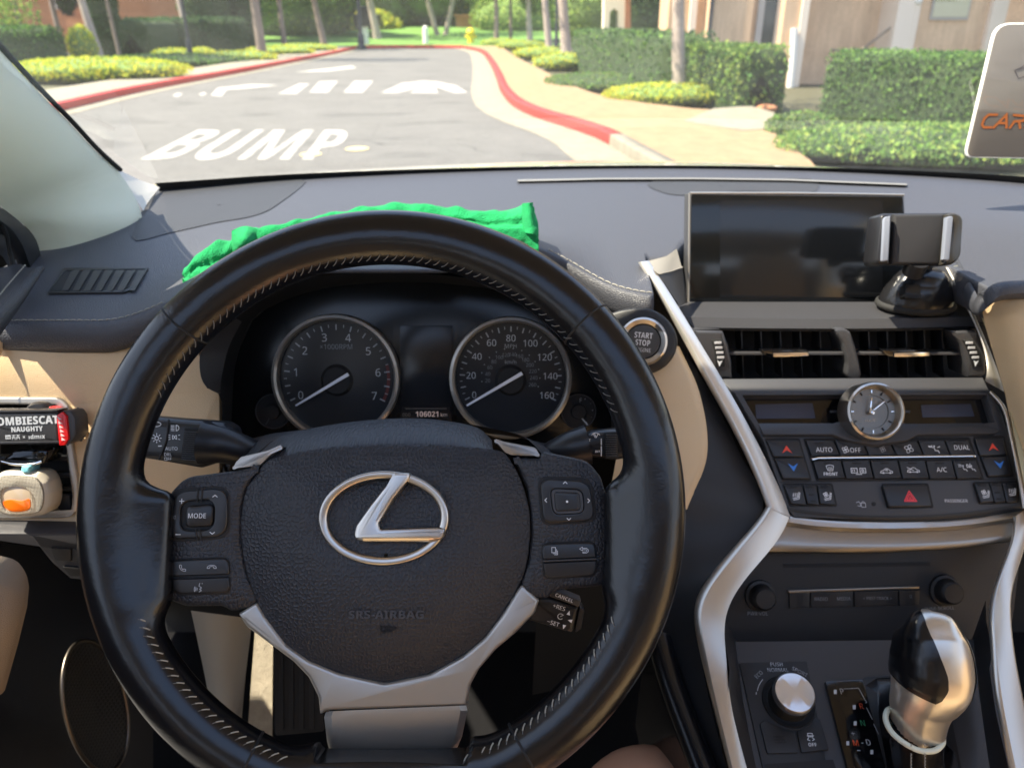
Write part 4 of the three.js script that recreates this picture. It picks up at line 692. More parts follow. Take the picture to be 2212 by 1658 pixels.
  for (const [cx, cy, f] of [[1250, 888, 1], [590, 888, 0]]) { const s = FI.s(cx, cy), g = mk('gauge', lathe(FI, cx, cy, [[0.0001, 0.0008], [36 * s, 0.0008]], 40, 0, 0), M.dark, t, { label: f ? 'small fuel gauge' : 'small temperature gauge' }); mk('gauge_ring', lathe(FI, cx, cy, [[36 * s, 0.0005], [36.6 * s, 0.002], [38 * s, 0.002], [38.4 * s, 0.0005]], 48), M.greyPlastic, g); mk('needle_hub', lathe(FI, cx, cy, [[0.0001, 0.005], [15 * s, 0.0046], [17 * s, 0.001]], 30), M.dark, g);
    printOn(FI, cx, cy, 66, 66, 0.0014, (c, w) => { const R = 33; c.lineCap = 'butt'; ticks(c, R, -1.1, 0.95, 4, 2, 2, 0.96, f ? '#8f959b' : '#33373b'); num(c, f ? 'F' : 'H', R + 4, 9, 13, f ? '#aab0b6' : '#33373b'); c.strokeStyle = f ? '#b9c0c8' : '#3c4046'; c.lineWidth = 3; f ? line(c, R + 6, R + 14, R + 20, R + 30) : line(c, R - 8, R + 14, R - 18, R + 30); }, g, 'dial_print'); }
  const d = mk('trip_display', slab(FI, rect(864, 704, 976, 910), { n0: -0.004, n1: 0.0012, bevel: 0.0003 }), phy([0.010, 0.011, 0.014], 0.2), t);
  printOn(FI, 920, 893, 106, 30, 0.0016, (c, w, h) => { c.strokeStyle = '#6a6461'; c.lineWidth = 1.2; line(c, 8, 4, 98, 4); c.fillStyle = '#e8cfc0'; c.font = 'bold 17px sans-serif'; c.textAlign = 'left'; c.textBaseline = 'middle'; c.fillText('106021', 30, 16, 52); c.font = '11px sans-serif'; c.fillText('km', 84, 18, 16); c.fillStyle = '#77706c'; c.font = '10px sans-serif'; c.fillText('ODO', 2, 18, 18); }, d, 'odometer_print');
}
// steering column shroud
const FW = frameAt(826, 1088, 0.4835, 31.5, 0);
{
  const t = thing('column_shroud', 'dark grained steering column shroud behind the wheel hub', 'column shroud', W(830, 1000, 0.56));
  const rows = [[[548, 985], [600, 945], [700, 920], [830, 905], [960, 908], [1060, 925], [1135, 945], [1175, 985]], [[500, 985], [560, 930], [680, 915], [830, 906], [960, 908], [1080, 922], [1180, 950], [1230, 985]], [[470, 1080], [500, 965], [660, 935], [830, 930], [980, 932], [1120, 945], [1240, 985], [1280, 1080]]];
  mk('upper_cover', grid([rows[0].map((p) => FW.at(p[0], p[1], -0.045)), rows[1].map((p) => W(p[0], p[1] + 14, 0.60)), rows[2].map((p) => W(p[0], p[1], 0.70))].map((r) => spline3(r, 40))), M.grain, t);
  mk('lower_cover', grid([[W(500, 1060, 0.56), W(470, 1260, 0.58), W(560, 1340, 0.60), W(830, 1400, 0.60), W(1080, 1340, 0.60), W(1180, 1240, 0.58), W(1190, 1060, 0.56)], [W(480, 1000, 0.70), W(470, 1200, 0.70), W(560, 1290, 0.70), W(830, 1320, 0.70), W(1100, 1290, 0.70), W(1220, 1200, 0.70), W(1260, 1000, 0.70)]].map((r) => spline3(r, 40))), M.dark, t);
}
// stalks: tapered round arms
function arm(pts, rs, squash = 1) { const q = spline3(pts, 30), up = v(0, 1, 0); return grid(q.map((p, i) => { const a = q[Math.max(0, i - 1)], b = q[Math.min(30, i + 1)], T = b.clone().sub(a).normalize(), N = up.clone().addScaledVector(T, -up.dot(T)).normalize(), B = T.clone().cross(N), u = i / 30 * (rs.length - 1), k = Math.min(rs.length - 2, Math.floor(u)), r = lerp(rs[k], rs[k + 1], u - k), row = []; for (let j = 0; j <= 20; j++) { const an = j / 20 * Math.PI * 2; row.push(p.clone().addScaledVector(N, Math.cos(an) * r).addScaledVector(B, Math.sin(an) * r * squash)); } return row; })); }
{
  const t = thing('indicator_stalk', 'black indicator and headlamp stalk left of the wheel hub', 'stalk', W(440, 955, 0.57)), d = 0.57;
  const fr = frameAt(420, 955, d, 24, 0);
  mk('arm', arm([W(590, 985, d + 0.03), W(530, 975, d + 0.012), W(480, 960, d + 0.006), W(440, 955, d + 0.006)], [0.010, 0.0105, 0.013, 0.0165]), M.button, t);
  mk('head', slab(fr, [[345, 903], [364, 905], [475, 913], [500, 928, 20], [500, 985, 20], [430, 1012], [340, 996], [300, 990], [300, 900]], { n0: -0.022, n1: 0, bevel: 0.006, steps: 5, r: 6 }), M.button, t);
  mk('dial_wheel', slab(fr, [[397, 922], [436, 925], [424, 996], [388, 994]], { n0: -0.004, n1: 0.0022, bevel: 0.0012, r: 4 }), M.rubber, t);
  for (let k = 0; k < 14; k++) mk('rib', slab(fr, [[398.5 - k * 0.6, 931 + k * 4.6], [433 - k * 0.75, 933 + k * 4.6], [432.6 - k * 0.75, 935.2 + k * 4.6], [398 - k * 0.6, 933.2 + k * 4.6]], { n0: 0.002, n1: 0.003, bevel: 0.0003 }), M.greyPlastic, t);
  mk('groove', tube([fr.at(364, 906, 0.0004), fr.at(359, 950, 0.0004), fr.at(343, 993, 0.0004)], 0.0008, 10), M.dark, t);
  const P = (x, y, w, h, f) => printOn(fr, x, y, w, h, 0.0006, f, t, 'symbol', { k: 3 });
  P(379, 925, 24, 20, pen((c) => { c.beginPath(); c.arc(13, 9, 6, -1.57, 1.57); c.closePath(); c.stroke(); for (let k = 0; k < 4; k++) line(c, 2, 4 + k * 3.5, 9, 4 + k * 3.5); }, '#d8dade', 1.6));
  P(338, 946, 24, 24, pen((c) => { circ(c, 12, 12, 4); c.stroke(); for (let k = 0; k < 8; k++) { const a = k * 0.785; line(c, 12 + Math.cos(a) * 7, 12 + Math.sin(a) * 7, 12 + Math.cos(a) * 10, 12 + Math.sin(a) * 10); } }, '#d8dade', 1.6));
  P(376, 944, 26, 16, pen((c) => { c.beginPath(); c.arc(9, 8, 4, -1.57, 1.57); c.closePath(); c.stroke(); c.beginPath(); c.arc(18, 8, 4, 1.57, 4.71); c.closePath(); c.stroke(); line(c, 1, 3, 4, 4); line(c, 1, 8, 4, 8); line(c, 1, 13, 4, 12); line(c, 22, 4, 25, 3); line(c, 22, 12, 25, 13); }, '#d8dade', 1.5));
  P(342, 915, 20, 14, pen((c) => { c.beginPath(); c.ellipse(4, 8, 11, 5, 0, 0, 7); c.stroke(); }, '#d8dade', 1.6));
  P(370, 968, 28, 13, txt('AUTO', 10.5)); P(362, 986, 26, 20, txt('DRL\nOFF', 9.5)); P(345, 963, 10, 5, pen((c) => line(c, 2, 2.5, 8, 2.5), '#d8dade', 2.4));
  P(447, 947, 20, 16, pen((c) => { c.beginPath(); c.arc(12, 8, 5, -1.57, 1.57); c.closePath(); c.stroke(); for (let k = 0; k < 3; k++) line(c, 2, 4 + k * 4, 9, 3 + k * 4); line(c, 5, 2, 5, 14); }, '#d8dade', 1.5)); P(443, 968, 22, 12, txt('OFF', 10));
  P(480, 953, 30, 16, pen((c) => { poly(c, 2, 8, 8, 2, 8, 5, 13, 5, 13, 11, 8, 11, 8, 14); c.stroke(); poly(c, 28, 8, 22, 2, 22, 5, 17, 5, 17, 11, 22, 11, 22, 14); c.stroke(); }, '#d8dade', 1.4));
}
{
  const t = thing('wiper_stalk', 'black wiper stalk right of the wheel hub', 'stalk', W(1290, 960, 0.57)), d = 0.58, fr = frameAt(1300, 960, d, 24, 0);
  mk('arm', arm([W(1140, 1010, d + 0.03), W(1190, 985, d + 0.012), W(1235, 968, d + 0.006), W(1270, 960, d + 0.006)], [0.008, 0.0095, 0.012, 0.015]), M.button, t);
  mk('head', slab(fr, [[1250, 948, 20], [1285, 932], [1370, 925], [1380, 985], [1330, 995], [1250, 985, 20]], { n0: -0.022, n1: 0, bevel: 0.006, steps: 5, r: 6 }), M.button, t);
  mk('dial_wheel', slab(fr, [[1306, 934], [1334, 932], [1336, 990], [1308, 992]], { n0: -0.004, n1: 0.0022, bevel: 0.0012, r: 4 }), M.rubber, t);
  for (let k = 0; k < 10; k++) mk('rib', slab(fr, rect(1309, 938 + k * 5, 1332, 940 + k * 5), { n0: 0.002, n1: 0.003, bevel: 0.0003 }), M.greyPlastic, t);
  const P = (x, y, w, h, f) => printOn(fr, x, y, w, h, 0.0006, f, t, 'symbol', { k: 3 });
  P(1287, 939, 18, 14, pen((c) => { c.beginPath(); c.arc(9, 14, 11, 3.8, 5.6); c.stroke(); line(c, 4, 5, 8, 13); line(c, 14, 5, 10, 13); line(c, 10, 12, 6, 3); }, '#d8dade', 1.4));
  P(1266, 966, 22, 44, (c, w, h) => { c.fillStyle = '#d8dade'; c.font = 'bold 8.5px sans-serif'; c.textAlign = 'center'; c.textBaseline = 'middle';['MIST', 'OFF', 'INT', 'LO'].forEach((s, i) => c.fillText(s, 11, 6 + i * 10.4)); });
  P(1254, 968, 6, 36, pen((c) => { line(c, 3, 8, 3, 36); poly(c, 3, 1, 5.6, 8, 0.4, 8); c.fill(); }, '#d8dade', 1.4)); P(1291, 975, 12, 8, txt('INT', 6.5, '#d8dade', 'bold')); P(1299, 966, 4, 40, pen((c) => { line(c, 2, 2, 2, 14); line(c, 2, 18, 2, 38); }, '#d8dade', 2.2));
}
{ // cruise stalk below the right spoke
  const t = thing('cruise_stalk', 'short black cruise control stalk below the right wheel spoke', 'stalk', W(1205, 1325, 0.53)), fr = frameAt(1205, 1325, 0.53, 22, 0, -18);
  mk('head', slab(fr, [[1150, 1290], [1190, 1290], [1250, 1313], [1238, 1368, 6], [1225, 1366], [1140, 1340]], { n0: -0.02, n1: 0, bevel: 0.003, steps: 3, r: 4 }), M.button, t);
  mk('top_edge', slab(fr, [[1186, 1276], [1205, 1276], [1256, 1297], [1251, 1312], [1188, 1289]], { n0: -0.01, n1: 0.0006, bevel: 0.0015, r: 3 }), M.greyPlastic, t);
  mk('end_cap', slab(fr, [[1252, 1310], [1263, 1318], [1256, 1360], [1242, 1367]], { n0: -0.016, n1: -0.001, bevel: 0.0015, r: 4 }), M.button, t);
  const P = (x, y, w, h, f, o = {}) => printOn(fr, x, y, w, h, 0.0012, f, t, 'symbol', { k: 3, ...o });
  P(1221, 1292, 52, 13, txt('CANCEL▾', 11, '#d8dade', 'bold'), { roll: -3 }); P(1208, 1311, 44, 14, txt('+RES', 13)); P(1211, 1331, 18, 16, pen((c) => { c.beginPath(); c.arc(9, 8, 6, 0.6, 5.2); c.stroke(); line(c, 9, 8, 14, 3); }, '#c8cace', 1.5)); P(1195, 1345, 42, 14, txt('−SET', 13));
  P(1229, 1323, 8, 10, pen((c) => { poly(c, 4, 0, 8, 10, 0, 10); c.fill(); })); P(1231, 1340, 10, 8, pen((c) => { poly(c, 0, 4, 10, 0, 10, 8); c.fill(); })); P(1218, 1354, 8, 10, pen((c) => { poly(c, 0, 0, 8, 0, 4, 10); c.fill(); }));
}
// ---- steering wheel ----
const wheel = thing('steering_wheel', 'black leather steering wheel with silver emblem and silver lower spoke', 'steering wheel', FW.o.clone());
{
  const RC = 0.1686, RA = 0.0174, RB = 0.0158;
  const loc = (px, py) => FW.p(px, py, 0);
  const flare = (px, py, hx, hy, hz, rot, z = -0.003) => { const c = loc(px, py), s = FW.s(px, py); return { c, hx: hx * s, hy: hy * s, hz, cr: Math.cos(rot), sr: Math.sin(rot), z }; };
  const foot = { x: loc(850, 1580).x, y: loc(850, 1600).y, y0: loc(850, 1634).y };
  const FL = [flare(330, 1185, 30, 122, 0.0065, 0.0, -0.0065), flare(1338, 1165, 26, 116, 0.0065, 0.0, -0.0065), flare(848, 1668, 172, 44, 0.007, 0, -0.004)];
  const smin = (a, b, k) => { const h = Math.max(0, Math.min(1, 0.5 + 0.5 * (b - a) / k)); return lerp(b, a, h) - k * h * (1 - h); };
  const sdf = (x, y, z) => {
    const rho = Math.hypot(x, y), th = Math.atan2(y, x);
    let d = (Math.hypot((rho - RC) / RA, z / RB) - 1) * RB;
    for (const f of FL) { const dx = x - f.c.x, dy = y - f.c.y, u = dx * f.cr + dy * f.sr, w = -dx * f.sr + dy * f.cr, r = 0.006; const qx = Math.abs(u) - f.hx + r, qy = Math.abs(w) - f.hy + r, qz = Math.abs(z - f.z) - f.hz + r; const b = Math.hypot(Math.max(qx, 0), Math.max(qy, 0), Math.max(qz, 0)) + Math.min(0, Math.max(qx, qy, qz)) - r; d = smin(d, b, 0.021); }
    const fx = Math.abs(x - foot.x) - 0.0455 - (y - foot.y) * 0.12, fy = foot.y0 - y; return Math.max(d, -Math.max(fx, fy, y - foot.y0 - 0.05, -0.024 - z));
  };
  const N = 132, HX = 0.20, HZ = 0.030, mc = new MarchingCubes(N, M.wheelLeather, false, false, 300000);
  mc.isolation = 0;
  for (let k = 0; k < N; k++) for (let j = 0; j < N; j++) for (let i = 0; i < N; i++) mc.field[k * N * N + j * N + i] = -sdf((i - N / 2) / (N / 2) * HX, (j - N / 2) / (N / 2) * HX, (k - N / 2) / (N / 2) * HZ);
  mc.update();
  const n = mc.count, P = new Float32Array(n * 3), Q = new Float32Array(n * 3), U = new Float32Array(n * 2), e = 0.0008;
  for (let i = 0; i < n; i++) {
    const x = mc.positionArray[i * 3] * HX, y = mc.positionArray[i * 3 + 1] * HX, z = mc.positionArray[i * 3 + 2] * HZ;
    P.set([x, y, z], i * 3);
    const g = v(sdf(x + e, y, z) - sdf(x - e, y, z), sdf(x, y + e, z) - sdf(x, y - e, z), sdf(x, y, z + e) - sdf(x, y, z - e)).normalize(); Q.set([g.x, g.y, g.z], i * 3);
    const rho = Math.hypot(x, y); U.set([x, y + z], i * 2);
  }
  const g = new THREE.BufferGeometry(); g.setAttribute('position', new THREE.BufferAttribute(P, 3)); g.setAttribute('normal', new THREE.BufferAttribute(Q, 3)); g.setAttribute('uv', new THREE.BufferAttribute(U, 2));
  const ix = new Uint32Array(n); for (let i = 0; i < n; i++) ix[i] = i; g.setIndex(new THREE.BufferAttribute(ix, 1));
  g.applyMatrix4(FW.m(0)); mk('leather_rim', g, M.wheelLeather, wheel);
  // stitches along the inner edge, seams across the rim
  const rim = (th, ph, o = 0) => { const r = RC + Math.cos(ph) * (RA + o), z = Math.sin(ph) * (RB + o); return FW.w(Math.cos(th) * r, Math.sin(th) * r, z); };
  const st = [], st2 = [];
  for (let a = 0; a < 360; a += 2.0) {
    const inL = a > 155 && a < 203, inR = a < 22 || a > 335, inB = a > 250 && a < 290; if (inL || inR || inB) continue;
    const th = rad(a), low = a > 190 ? 1 : 0, ph = rad(low ? 138 : 150), s = [rim(th - 0.010, ph - 0.02, 0.0001), rim(th, ph + 0.07, 0.0007), rim(th + 0.010, ph + 0.17, 0.0003)]; if (a > 90 && a < 270) s.reverse();
    (low ? st : st2).push(tube(s, low ? 0.00042 : 0.00034, 4, false, 6));
    st2.push(tube([rim(th - 0.016, ph - 0.12, 0.0001), rim(th - 0.008, ph - 0.02, 0.0005)], 0.0003, 2, false, 4));
  }
  mk('stitching', merge(st), M.thread, wheel); mk('stitching', merge(st2), M.threadDim, wheel);
  const stub = []; for (const a of [138.5, 41.5, 243, 301]) { const th = rad(a), loop = []; for (let k = 0; k < 24; k++) loop.push(rim(th + 0.012 * Math.sin(k / 24 * Math.PI * 2), k / 24 * Math.PI * 2, -0.0003)); mk('seam', tube(loop, 0.0009, 48, true, 6), M.dark, wheel); }
  // airbag cover
  const front = [[540, 1042], [577, 996], [613, 984], [686, 969], [783, 961], [869, 960], [969, 961], [1065, 971], [1089, 978], [1112, 1010], [1132, 1056], [1143, 1103], [1144, 1169], [1135, 1229], [1117, 1272], [1087, 1322], [1047, 1375], [1004, 1411], [930, 1452], [830, 1472], [732, 1452], [665, 1425], [615, 1389], [572, 1332], [548, 1285], [532, 1235], [521, 1169], [522, 1102], [532, 1056]];
  const fo = splinePts(front, 160), cp = [832, 1200];
  const prof = (t) => 0.013 * (1 - Math.pow(1 - t, 3.2)) + 0.004 * (1 - Math.pow(1 - t, 1.2));
  const ringsT = [0, 0.012, 0.03, 0.06, 0.1, 0.16, 0.24, 0.34, 0.46, 0.6, 0.75, 0.88, 0.985], N0 = -0.012;
  const emb = (px, py) => { const a = (px - 829) / 158, b = (py - 1118) / 118, d = Math.hypot(a, b); return -0.003 * (1 - smooth(0.86, 1.06, d)); };
  const rowsP = ringsT.map((t) => fo.map((p) => { const X = lerp(p[0], cp[0], t), Y = lerp(p[1], cp[1], t), nn = N0 + prof(t); const q = FW.p(X, Y, nn), h = nn + emb(X, Y); return FW.w(q.x, q.y, h); }));
  rowsP.unshift(fo.map((p) => FW.at(p[0], p[1], N0).addScaledVector(FW.n, -0.006)), fo.map((p) => FW.at(p[0], p[1], N0).addScaledVector(FW.n, -0.0006))); rowsP.unshift(rowsP[0].map((p) => p.clone().addScaledVector(FW.n, -0.012)));
  const gp = grid(rowsP, { closeU: true }); { const u = gp.attributes.uv, p = gp.attributes.position, w = v(0, 0, 0); for (let i = 0; i < u.count; i++) { w.fromBufferAttribute(p, i).sub(FW.o); u.setXY(i, w.dot(FW.x), w.dot(FW.y)); } }
  const pad = mk('airbag_cover', gp, M.grain, wheel);
  // folded back top of the cover
  const cr = splinePts([[577, 998], [613, 985], [686, 970], [783, 962], [869, 961], [969, 962], [1065, 972]], 40, false), ed = splinePts([[552, 984], [604, 942], [662, 927], [734, 914], [807, 906], [879, 903], [952, 907], [1035, 925], [1062, 950]], 40, false);
  const nb = [-0.0125, -0.0128, -0.018, -0.028, -0.040, -0.046]; const rb = [0, 0.04, 0.3, 0.65, 0.97, 1];
  const band = grid(rb.map((t, k) => cr.map((p, i) => FW.at(lerp(p[0], ed[i][0], t), lerp(p[1], ed[i][1], t), nb[k])))); { const u = band.attributes.uv, p = band.attributes.position, w = v(0, 0, 0); for (let i = 0; i < u.count; i++) { w.fromBufferAttribute(p, i).sub(FW.o); u.setXY(i, w.dot(FW.x), w.dot(FW.y) + w.dot(FW.n)); } }
  mk('cover_top', band, M.grain, wheel);
  // emblem: oval ring and slanting letter shape, bevelled
  const ell = (cx, cy, rx, ry, n = 72) => { const o = []; for (let i = 0; i < n; i++) { const a = i / n * Math.PI * 2; o.push([cx + rx * Math.cos(a), cy + ry * Math.sin(a)]); } return o; };
  const sE = FW.s(829, 1118), cE = FW.p(829, 1118, 0.003), rowsE = []; for (const [w, n] of [[1, -0.004], [1, 0.0032], [0.93, 0.0044], [0.72, 0.0050], [0.3, 0.0046], [0.08, 0.0036], [0, 0.0024], [0, -0.004]]) { const r = []; for (let i = 0; i < 120; i++) { const a = i / 120 * Math.PI * 2, rx = lerp(121, 140, w), ry = lerp(82, 100, w); r.push(FW.w(cE.x + rx * sE * Math.cos(a), cE.y + ry * sE * Math.sin(a), n)); } rowsE.push(r); }
  const em = mk('emblem', grid(rowsE, { closeU: true }), M.silver, wheel);
  mk('emblem_letter', slab(FW, [[842, 1021, 4], [884, 1021, 6], [886, 1031, 10], [850, 1078], [818, 1130], [820, 1143, 6], [944, 1138, 3], [962, 1142], [957, 1163, 8], [935, 1171, 10], [775, 1171, 14], [762, 1158, 14], [768, 1135], [800, 1090], [838, 1042], [846, 1028, 4]], { n0: -0.004, n1: 0.0075, bevel: 0.0024, steps: 4, r: 2, crease: 0.9 }), M.silver, em);
  // embossed words: shallow relief
  const glyph = (fr, s, px, py, hpx, n, dx) => { const sh = font.generateShapes(s, 1), gs = sh.map((q) => new THREE.ExtrudeGeometry(q, { depth: 0.02, bevelEnabled: false, curveSegments: 6 })), g1 = merge(gs); g1.computeBoundingBox(); const b = g1.boundingBox, c = fr.p(px, py, n), k = hpx * fr.s(px, py) / (b.max.y - b.min.y); g1.translate(-(b.min.x + b.max.x) / 2, -(b.min.y + b.max.y) / 2, 0); g1.scale(k * dx, k, 0.02); g1.applyMatrix4(new THREE.Matrix4().makeBasis(fr.x, fr.y, fr.n).setPosition(fr.w(c.x, c.y, n))); return g1; };
  const nAt = (y) => N0 + prof((1472 - y) / 272), nE = nAt(1327) + 0.0003, nH = nAt(1358) + 0.0004;
  mk('embossed_lettering', glyph(FW, 'SRS-AIRBAG', 834, 1327, 17, nE, 1.25), std([0.045, 0.047, 0.055], 0.4), pad);  // highlights on the letters put in as a lighter colour
  mk('embossed_horn', merge([tube([FW.at(822, 1349, nH), FW.at(822, 1368, nH)], 0.0005, 4), tube([FW.at(822, 1353, nH), FW.at(856, 1358, nH)], 0.0005, 4), tube([FW.at(822, 1364, nH), FW.at(834, 1363, nH)], 0.0005, 4), tube([[852, 1352], [846, 1358], [840, 1352], [832, 1358], [838, 1364], [848, 1362], [850, 1356]].map((p) => FW.at(p[0], p[1], nH)), 0.0005, 24)]), M.grain, pad);
  // silver lower spoke
  const NB = -0.016;
  mk('lower_spoke', slab(FW, [[513, 1326, 4], [553, 1301], [572, 1334], [615, 1391], [665, 1427], [732, 1455], [830, 1476], [930, 1456], [1004, 1414], [1047, 1378], [1087, 1325], [1117, 1276], [1128, 1262], [1165, 1296, 4], [1156, 1324], [1113, 1368], [1070, 1404], [1034, 1446], [1015, 1482], [1008, 1525], [705, 1536], [690, 1545], [686, 1506], [665, 1463], [632, 1429], [582, 1392], [531, 1354]], { n0: -0.03, n1: NB + 0.006, bevel: 0.0022, steps: 3, r: 6 }), M.satin, wheel);
  const lb = [[[704, 1536], [1007, 1523]], [[700, 1548], [1010, 1534]], [[706, 1600], [998, 1590]], [[716, 1638], [984, 1622]]], ln = [NB + 0.0055, NB + 0.0056, NB + 0.0015, NB - 0.003];
  { const rowsB = lb.map((r, k) => { const o = []; for (let i = 0; i <= 20; i++) { const t = i / 20, e = Math.min(t, 1 - t), q = FW.at(lerp(r[0][0], r[1][0], t), lerp(r[0][1], r[1][1], t), ln[k] - 0.003 * Math.pow(Math.max(0, 1 - e / 0.05), 2)); o.push(q); } o.unshift(o[0].clone().addScaledVector(FW.n, -0.015)); o.push(o[o.length - 1].clone().addScaledVector(FW.n, -0.015)); return o; }); rowsB.push(rowsB[3].map((p) => p.clone().addScaledVector(FW.n, -0.015))); mk('spoke_foot', toCreasedNormals(grid(rowsB), 0.5), M.satin, wheel); }
  // clips at the upper corners
  mk('spoke_clip', slab(FW, [[499, 1014, 3], [508, 997], [519, 986], [610, 964], [583, 984], [562, 1005]], { n0: -0.03, n1: -0.013, bevel: 0.0016, r: 2 }), M.satin, wheel);
  mk('spoke_clip', slab(FW, [[1066, 949, 3], [1158, 966, 6], [1168, 986], [1106, 984], [1090, 978]], { n0: -0.03, n1: -0.013, bevel: 0.0016, r: 2 }), M.bronze, wheel);
  // switch panels
  const NP = -0.010;
  mk('switch_panel', slab(FW, [[396, 1030, 24], [499, 1017], [562, 1004], [549, 1022], [529, 1058], [518, 1102], [518, 1169], [529, 1235], [556, 1296, 6], [545, 1312, 8], [499, 1322], [476, 1310], [399, 1311], [364, 1298, 12], [351, 1268], [340, 1200], [338, 1150], [348, 1102], [366, 1062]], { n0: -0.03, n1: NP, bevel: 0.004, steps: 4, r: 6 }), M.grain, wheel);
  mk('switch_panel', slab(FW, [[1105, 987], [1166, 990], [1173, 974], [1272, 995, 20], [1299, 1030], [1316, 1086], [1321, 1153], [1317, 1231], [1301, 1267, 12], [1218, 1274], [1196, 1280], [1183, 1293], [1162, 1293], [1131, 1280, 6], [1125, 1262], [1142, 1212], [1149, 1153], [1146, 1100], [1138, 1055], [1120, 1010]], { n0: -0.03, n1: NP, bevel: 0.004, steps: 4, r: 6 }), M.grain, wheel);
  const sw = (pts, n1, mat, name, o = {}) => mk(name, slab(FW, pts, { n0: NP - 0.004, n1, bevel: 0.0012, steps: 3, r: 14, ...o }), mat, o.parent ?? wheel);
  const pr = (px, py, w, h, n, f, par, o) => printOn(FW, px, py, w, h, n, f, par, 'symbol', { k: 3, ...o });
  const arrow = (d) => pen((c, w, h) => { const q = { u: [2, h - 2, w / 2, 2, w - 2, h - 2], d: [2, 2, w / 2, h - 2, w - 2, 2], l: [w - 2, 2, 2, h / 2, w - 2, h - 2], r: [2, 2, w - 2, h / 2, 2, h - 2] }[d]; line(c, ...q); }, '#cfd2d6', 1.8);
  // left: mode pad
  const well = (pts, o) => sw(pts, NP + 0.0004, M.dark, 'switch_well', o);
  well([[366, 1055, 30], [497, 1046, 34], [499, 1164, 34], [360, 1173, 24]]);
  const padL = sw([[374, 1062, 34], [490, 1053, 34], [490, 1157, 34], [367, 1166, 22]], NP + 0.0026, M.button, 'rocker_switch', { holes: [roundPts([[389, 1083], [463, 1079], [461, 1143], [387, 1147]], 22).reverse()] });
  for (const y of [[1050, 1088], [1138, 1170]]) for (const x of [425, 434]) mk('split_line', tube([FW.at(x + (y[0] < 1100 ? 3 : -3), y[0] + 4, NP + 0.0027), FW.at(x, y[1] - 4, NP + 0.0027)], 0.0006, 4), M.dark, padL);
  const mode = sw([[400, 1092, 12], [459, 1089, 12], [456, 1136, 12], [398, 1139, 12]], NP + 0.0044, M.button, 'mode_button', { bevel: 0.0022, steps: 4 });
  pr(425, 1114, 44, 16, NP + 0.0048, txt('MODE', 14.5), mode);
  pr(392, 1082, 14, 14, NP + 0.003, pen((c) => { line(c, 7, 2, 7, 12); line(c, 2, 7, 12, 7); }, '#cfd2d6', 1.6), padL); pr(384, 1154, 14, 6, NP + 0.003, pen((c) => line(c, 2, 3, 12, 3), '#cfd2d6', 1.8), padL); pr(464, 1071, 14, 8, NP + 0.003, arrow('u'), padL); pr(458, 1151, 14, 8, NP + 0.003, arrow('d'), padL); pr(376, 1117, 8, 10, NP + 0.003, pen((c) => { poly(c, 2, 4, 6, 1, 6, 9, 2, 6); c.stroke(); }, '#8a8d92', 1), padL);
  well([[362, 1206, 20], [496, 1200, 22], [500, 1284, 18], [370, 1288, 26]]);
  const ph = sw([[366, 1210, 18], [492, 1204, 20], [494, 1240, 2], [368, 1245, 2]], NP + 0.0022, M.button, 'phone_switch'), vo = sw([[370, 1251, 2], [494, 1246, 2], [496, 1280, 16], [374, 1284, 24]], NP + 0.002, M.button, 'voice_switch');
  pr(394, 1227, 22, 18, NP + 0.0026, pen((c) => { c.beginPath(); c.moveTo(4, 2); c.bezierCurveTo(3, 9, 9, 16, 18, 15); c.lineTo(18, 11.5); c.lineTo(14, 10); c.lineTo(12, 11.5); c.bezierCurveTo(9.5, 10, 8.5, 8, 8, 6.5); c.lineTo(9, 4); c.lineTo(7, 1.5); c.closePath(); c.stroke(); }, '#b9bcc2', 1.2), ph);
  pr(457, 1223, 26, 14, NP + 0.0026, pen((c) => { c.beginPath(); c.moveTo(3, 11); c.bezierCurveTo(2, 2, 24, 2, 23, 11); c.lineTo(18, 11); c.lineTo(17, 7.5); c.bezierCurveTo(14, 6.6, 11, 6.6, 9, 7.5); c.lineTo(8, 11); c.closePath(); c.stroke(); }, '#b9bcc2', 1.2), ph);
  pr(428, 1269, 26, 24, NP + 0.0024, pen((c) => { line(c, 16, 2, 14, 8, 20, 12, 16, 15, 20, 18, 15, 21); for (let k = 0; k < 3; k++) { c.beginPath(); c.arc(14, 15, 4 + k * 3, 2.6, 3.7); c.stroke(); } circ(c, 21, 3, 1); c.fill(); }, '#b9bcc2', 1.3), vo);
  // right: direction pad
  well([[1158, 1026, 28], [1280, 1030, 30], [1293, 1129, 26], [1168, 1137, 24]]);
  const padR = sw([[1165, 1033, 28], [1273, 1037, 30], [1286, 1124, 26], [1174, 1131, 22]], NP + 0.0026, M.button, 'direction_switch', { holes: [roundPts([[1189, 1055], [1258, 1058], [1262, 1107], [1196, 1111]], 16).reverse()] });
  const ok = sw([[1196, 1061, 10], [1253, 1063, 10], [1256, 1103, 10], [1200, 1106, 10]], NP + 0.0044, M.button, 'enter_button', { bevel: 0.002, steps: 4 });
  pr(1225, 1083, 8, 8, NP + 0.0048, pen((c) => { circ(c, 4, 4, 2.6); c.fill(); }, '#e4e6ea'), ok); mk('bezel_ring', slab(FW, [[1189, 1055, 16], [1258, 1058, 16], [1262, 1107, 16], [1196, 1111, 16]], { n0: NP, n1: NP + 0.0032, bevel: 0.0006, holes: [roundPts([[1193, 1059], [1255, 1061], [1258, 1105], [1199, 1108]], 13).reverse()] }), M.greyPlastic, padR);
  pr(1221, 1042, 12, 8, NP + 0.003, arrow('u'), padR); pr(1229, 1121, 12, 8, NP + 0.003, arrow('d'), padR); pr(1179, 1080, 8, 12, NP + 0.003, arrow('l'), padR); pr(1272, 1081, 8, 12, NP + 0.003, arrow('r'), padR);
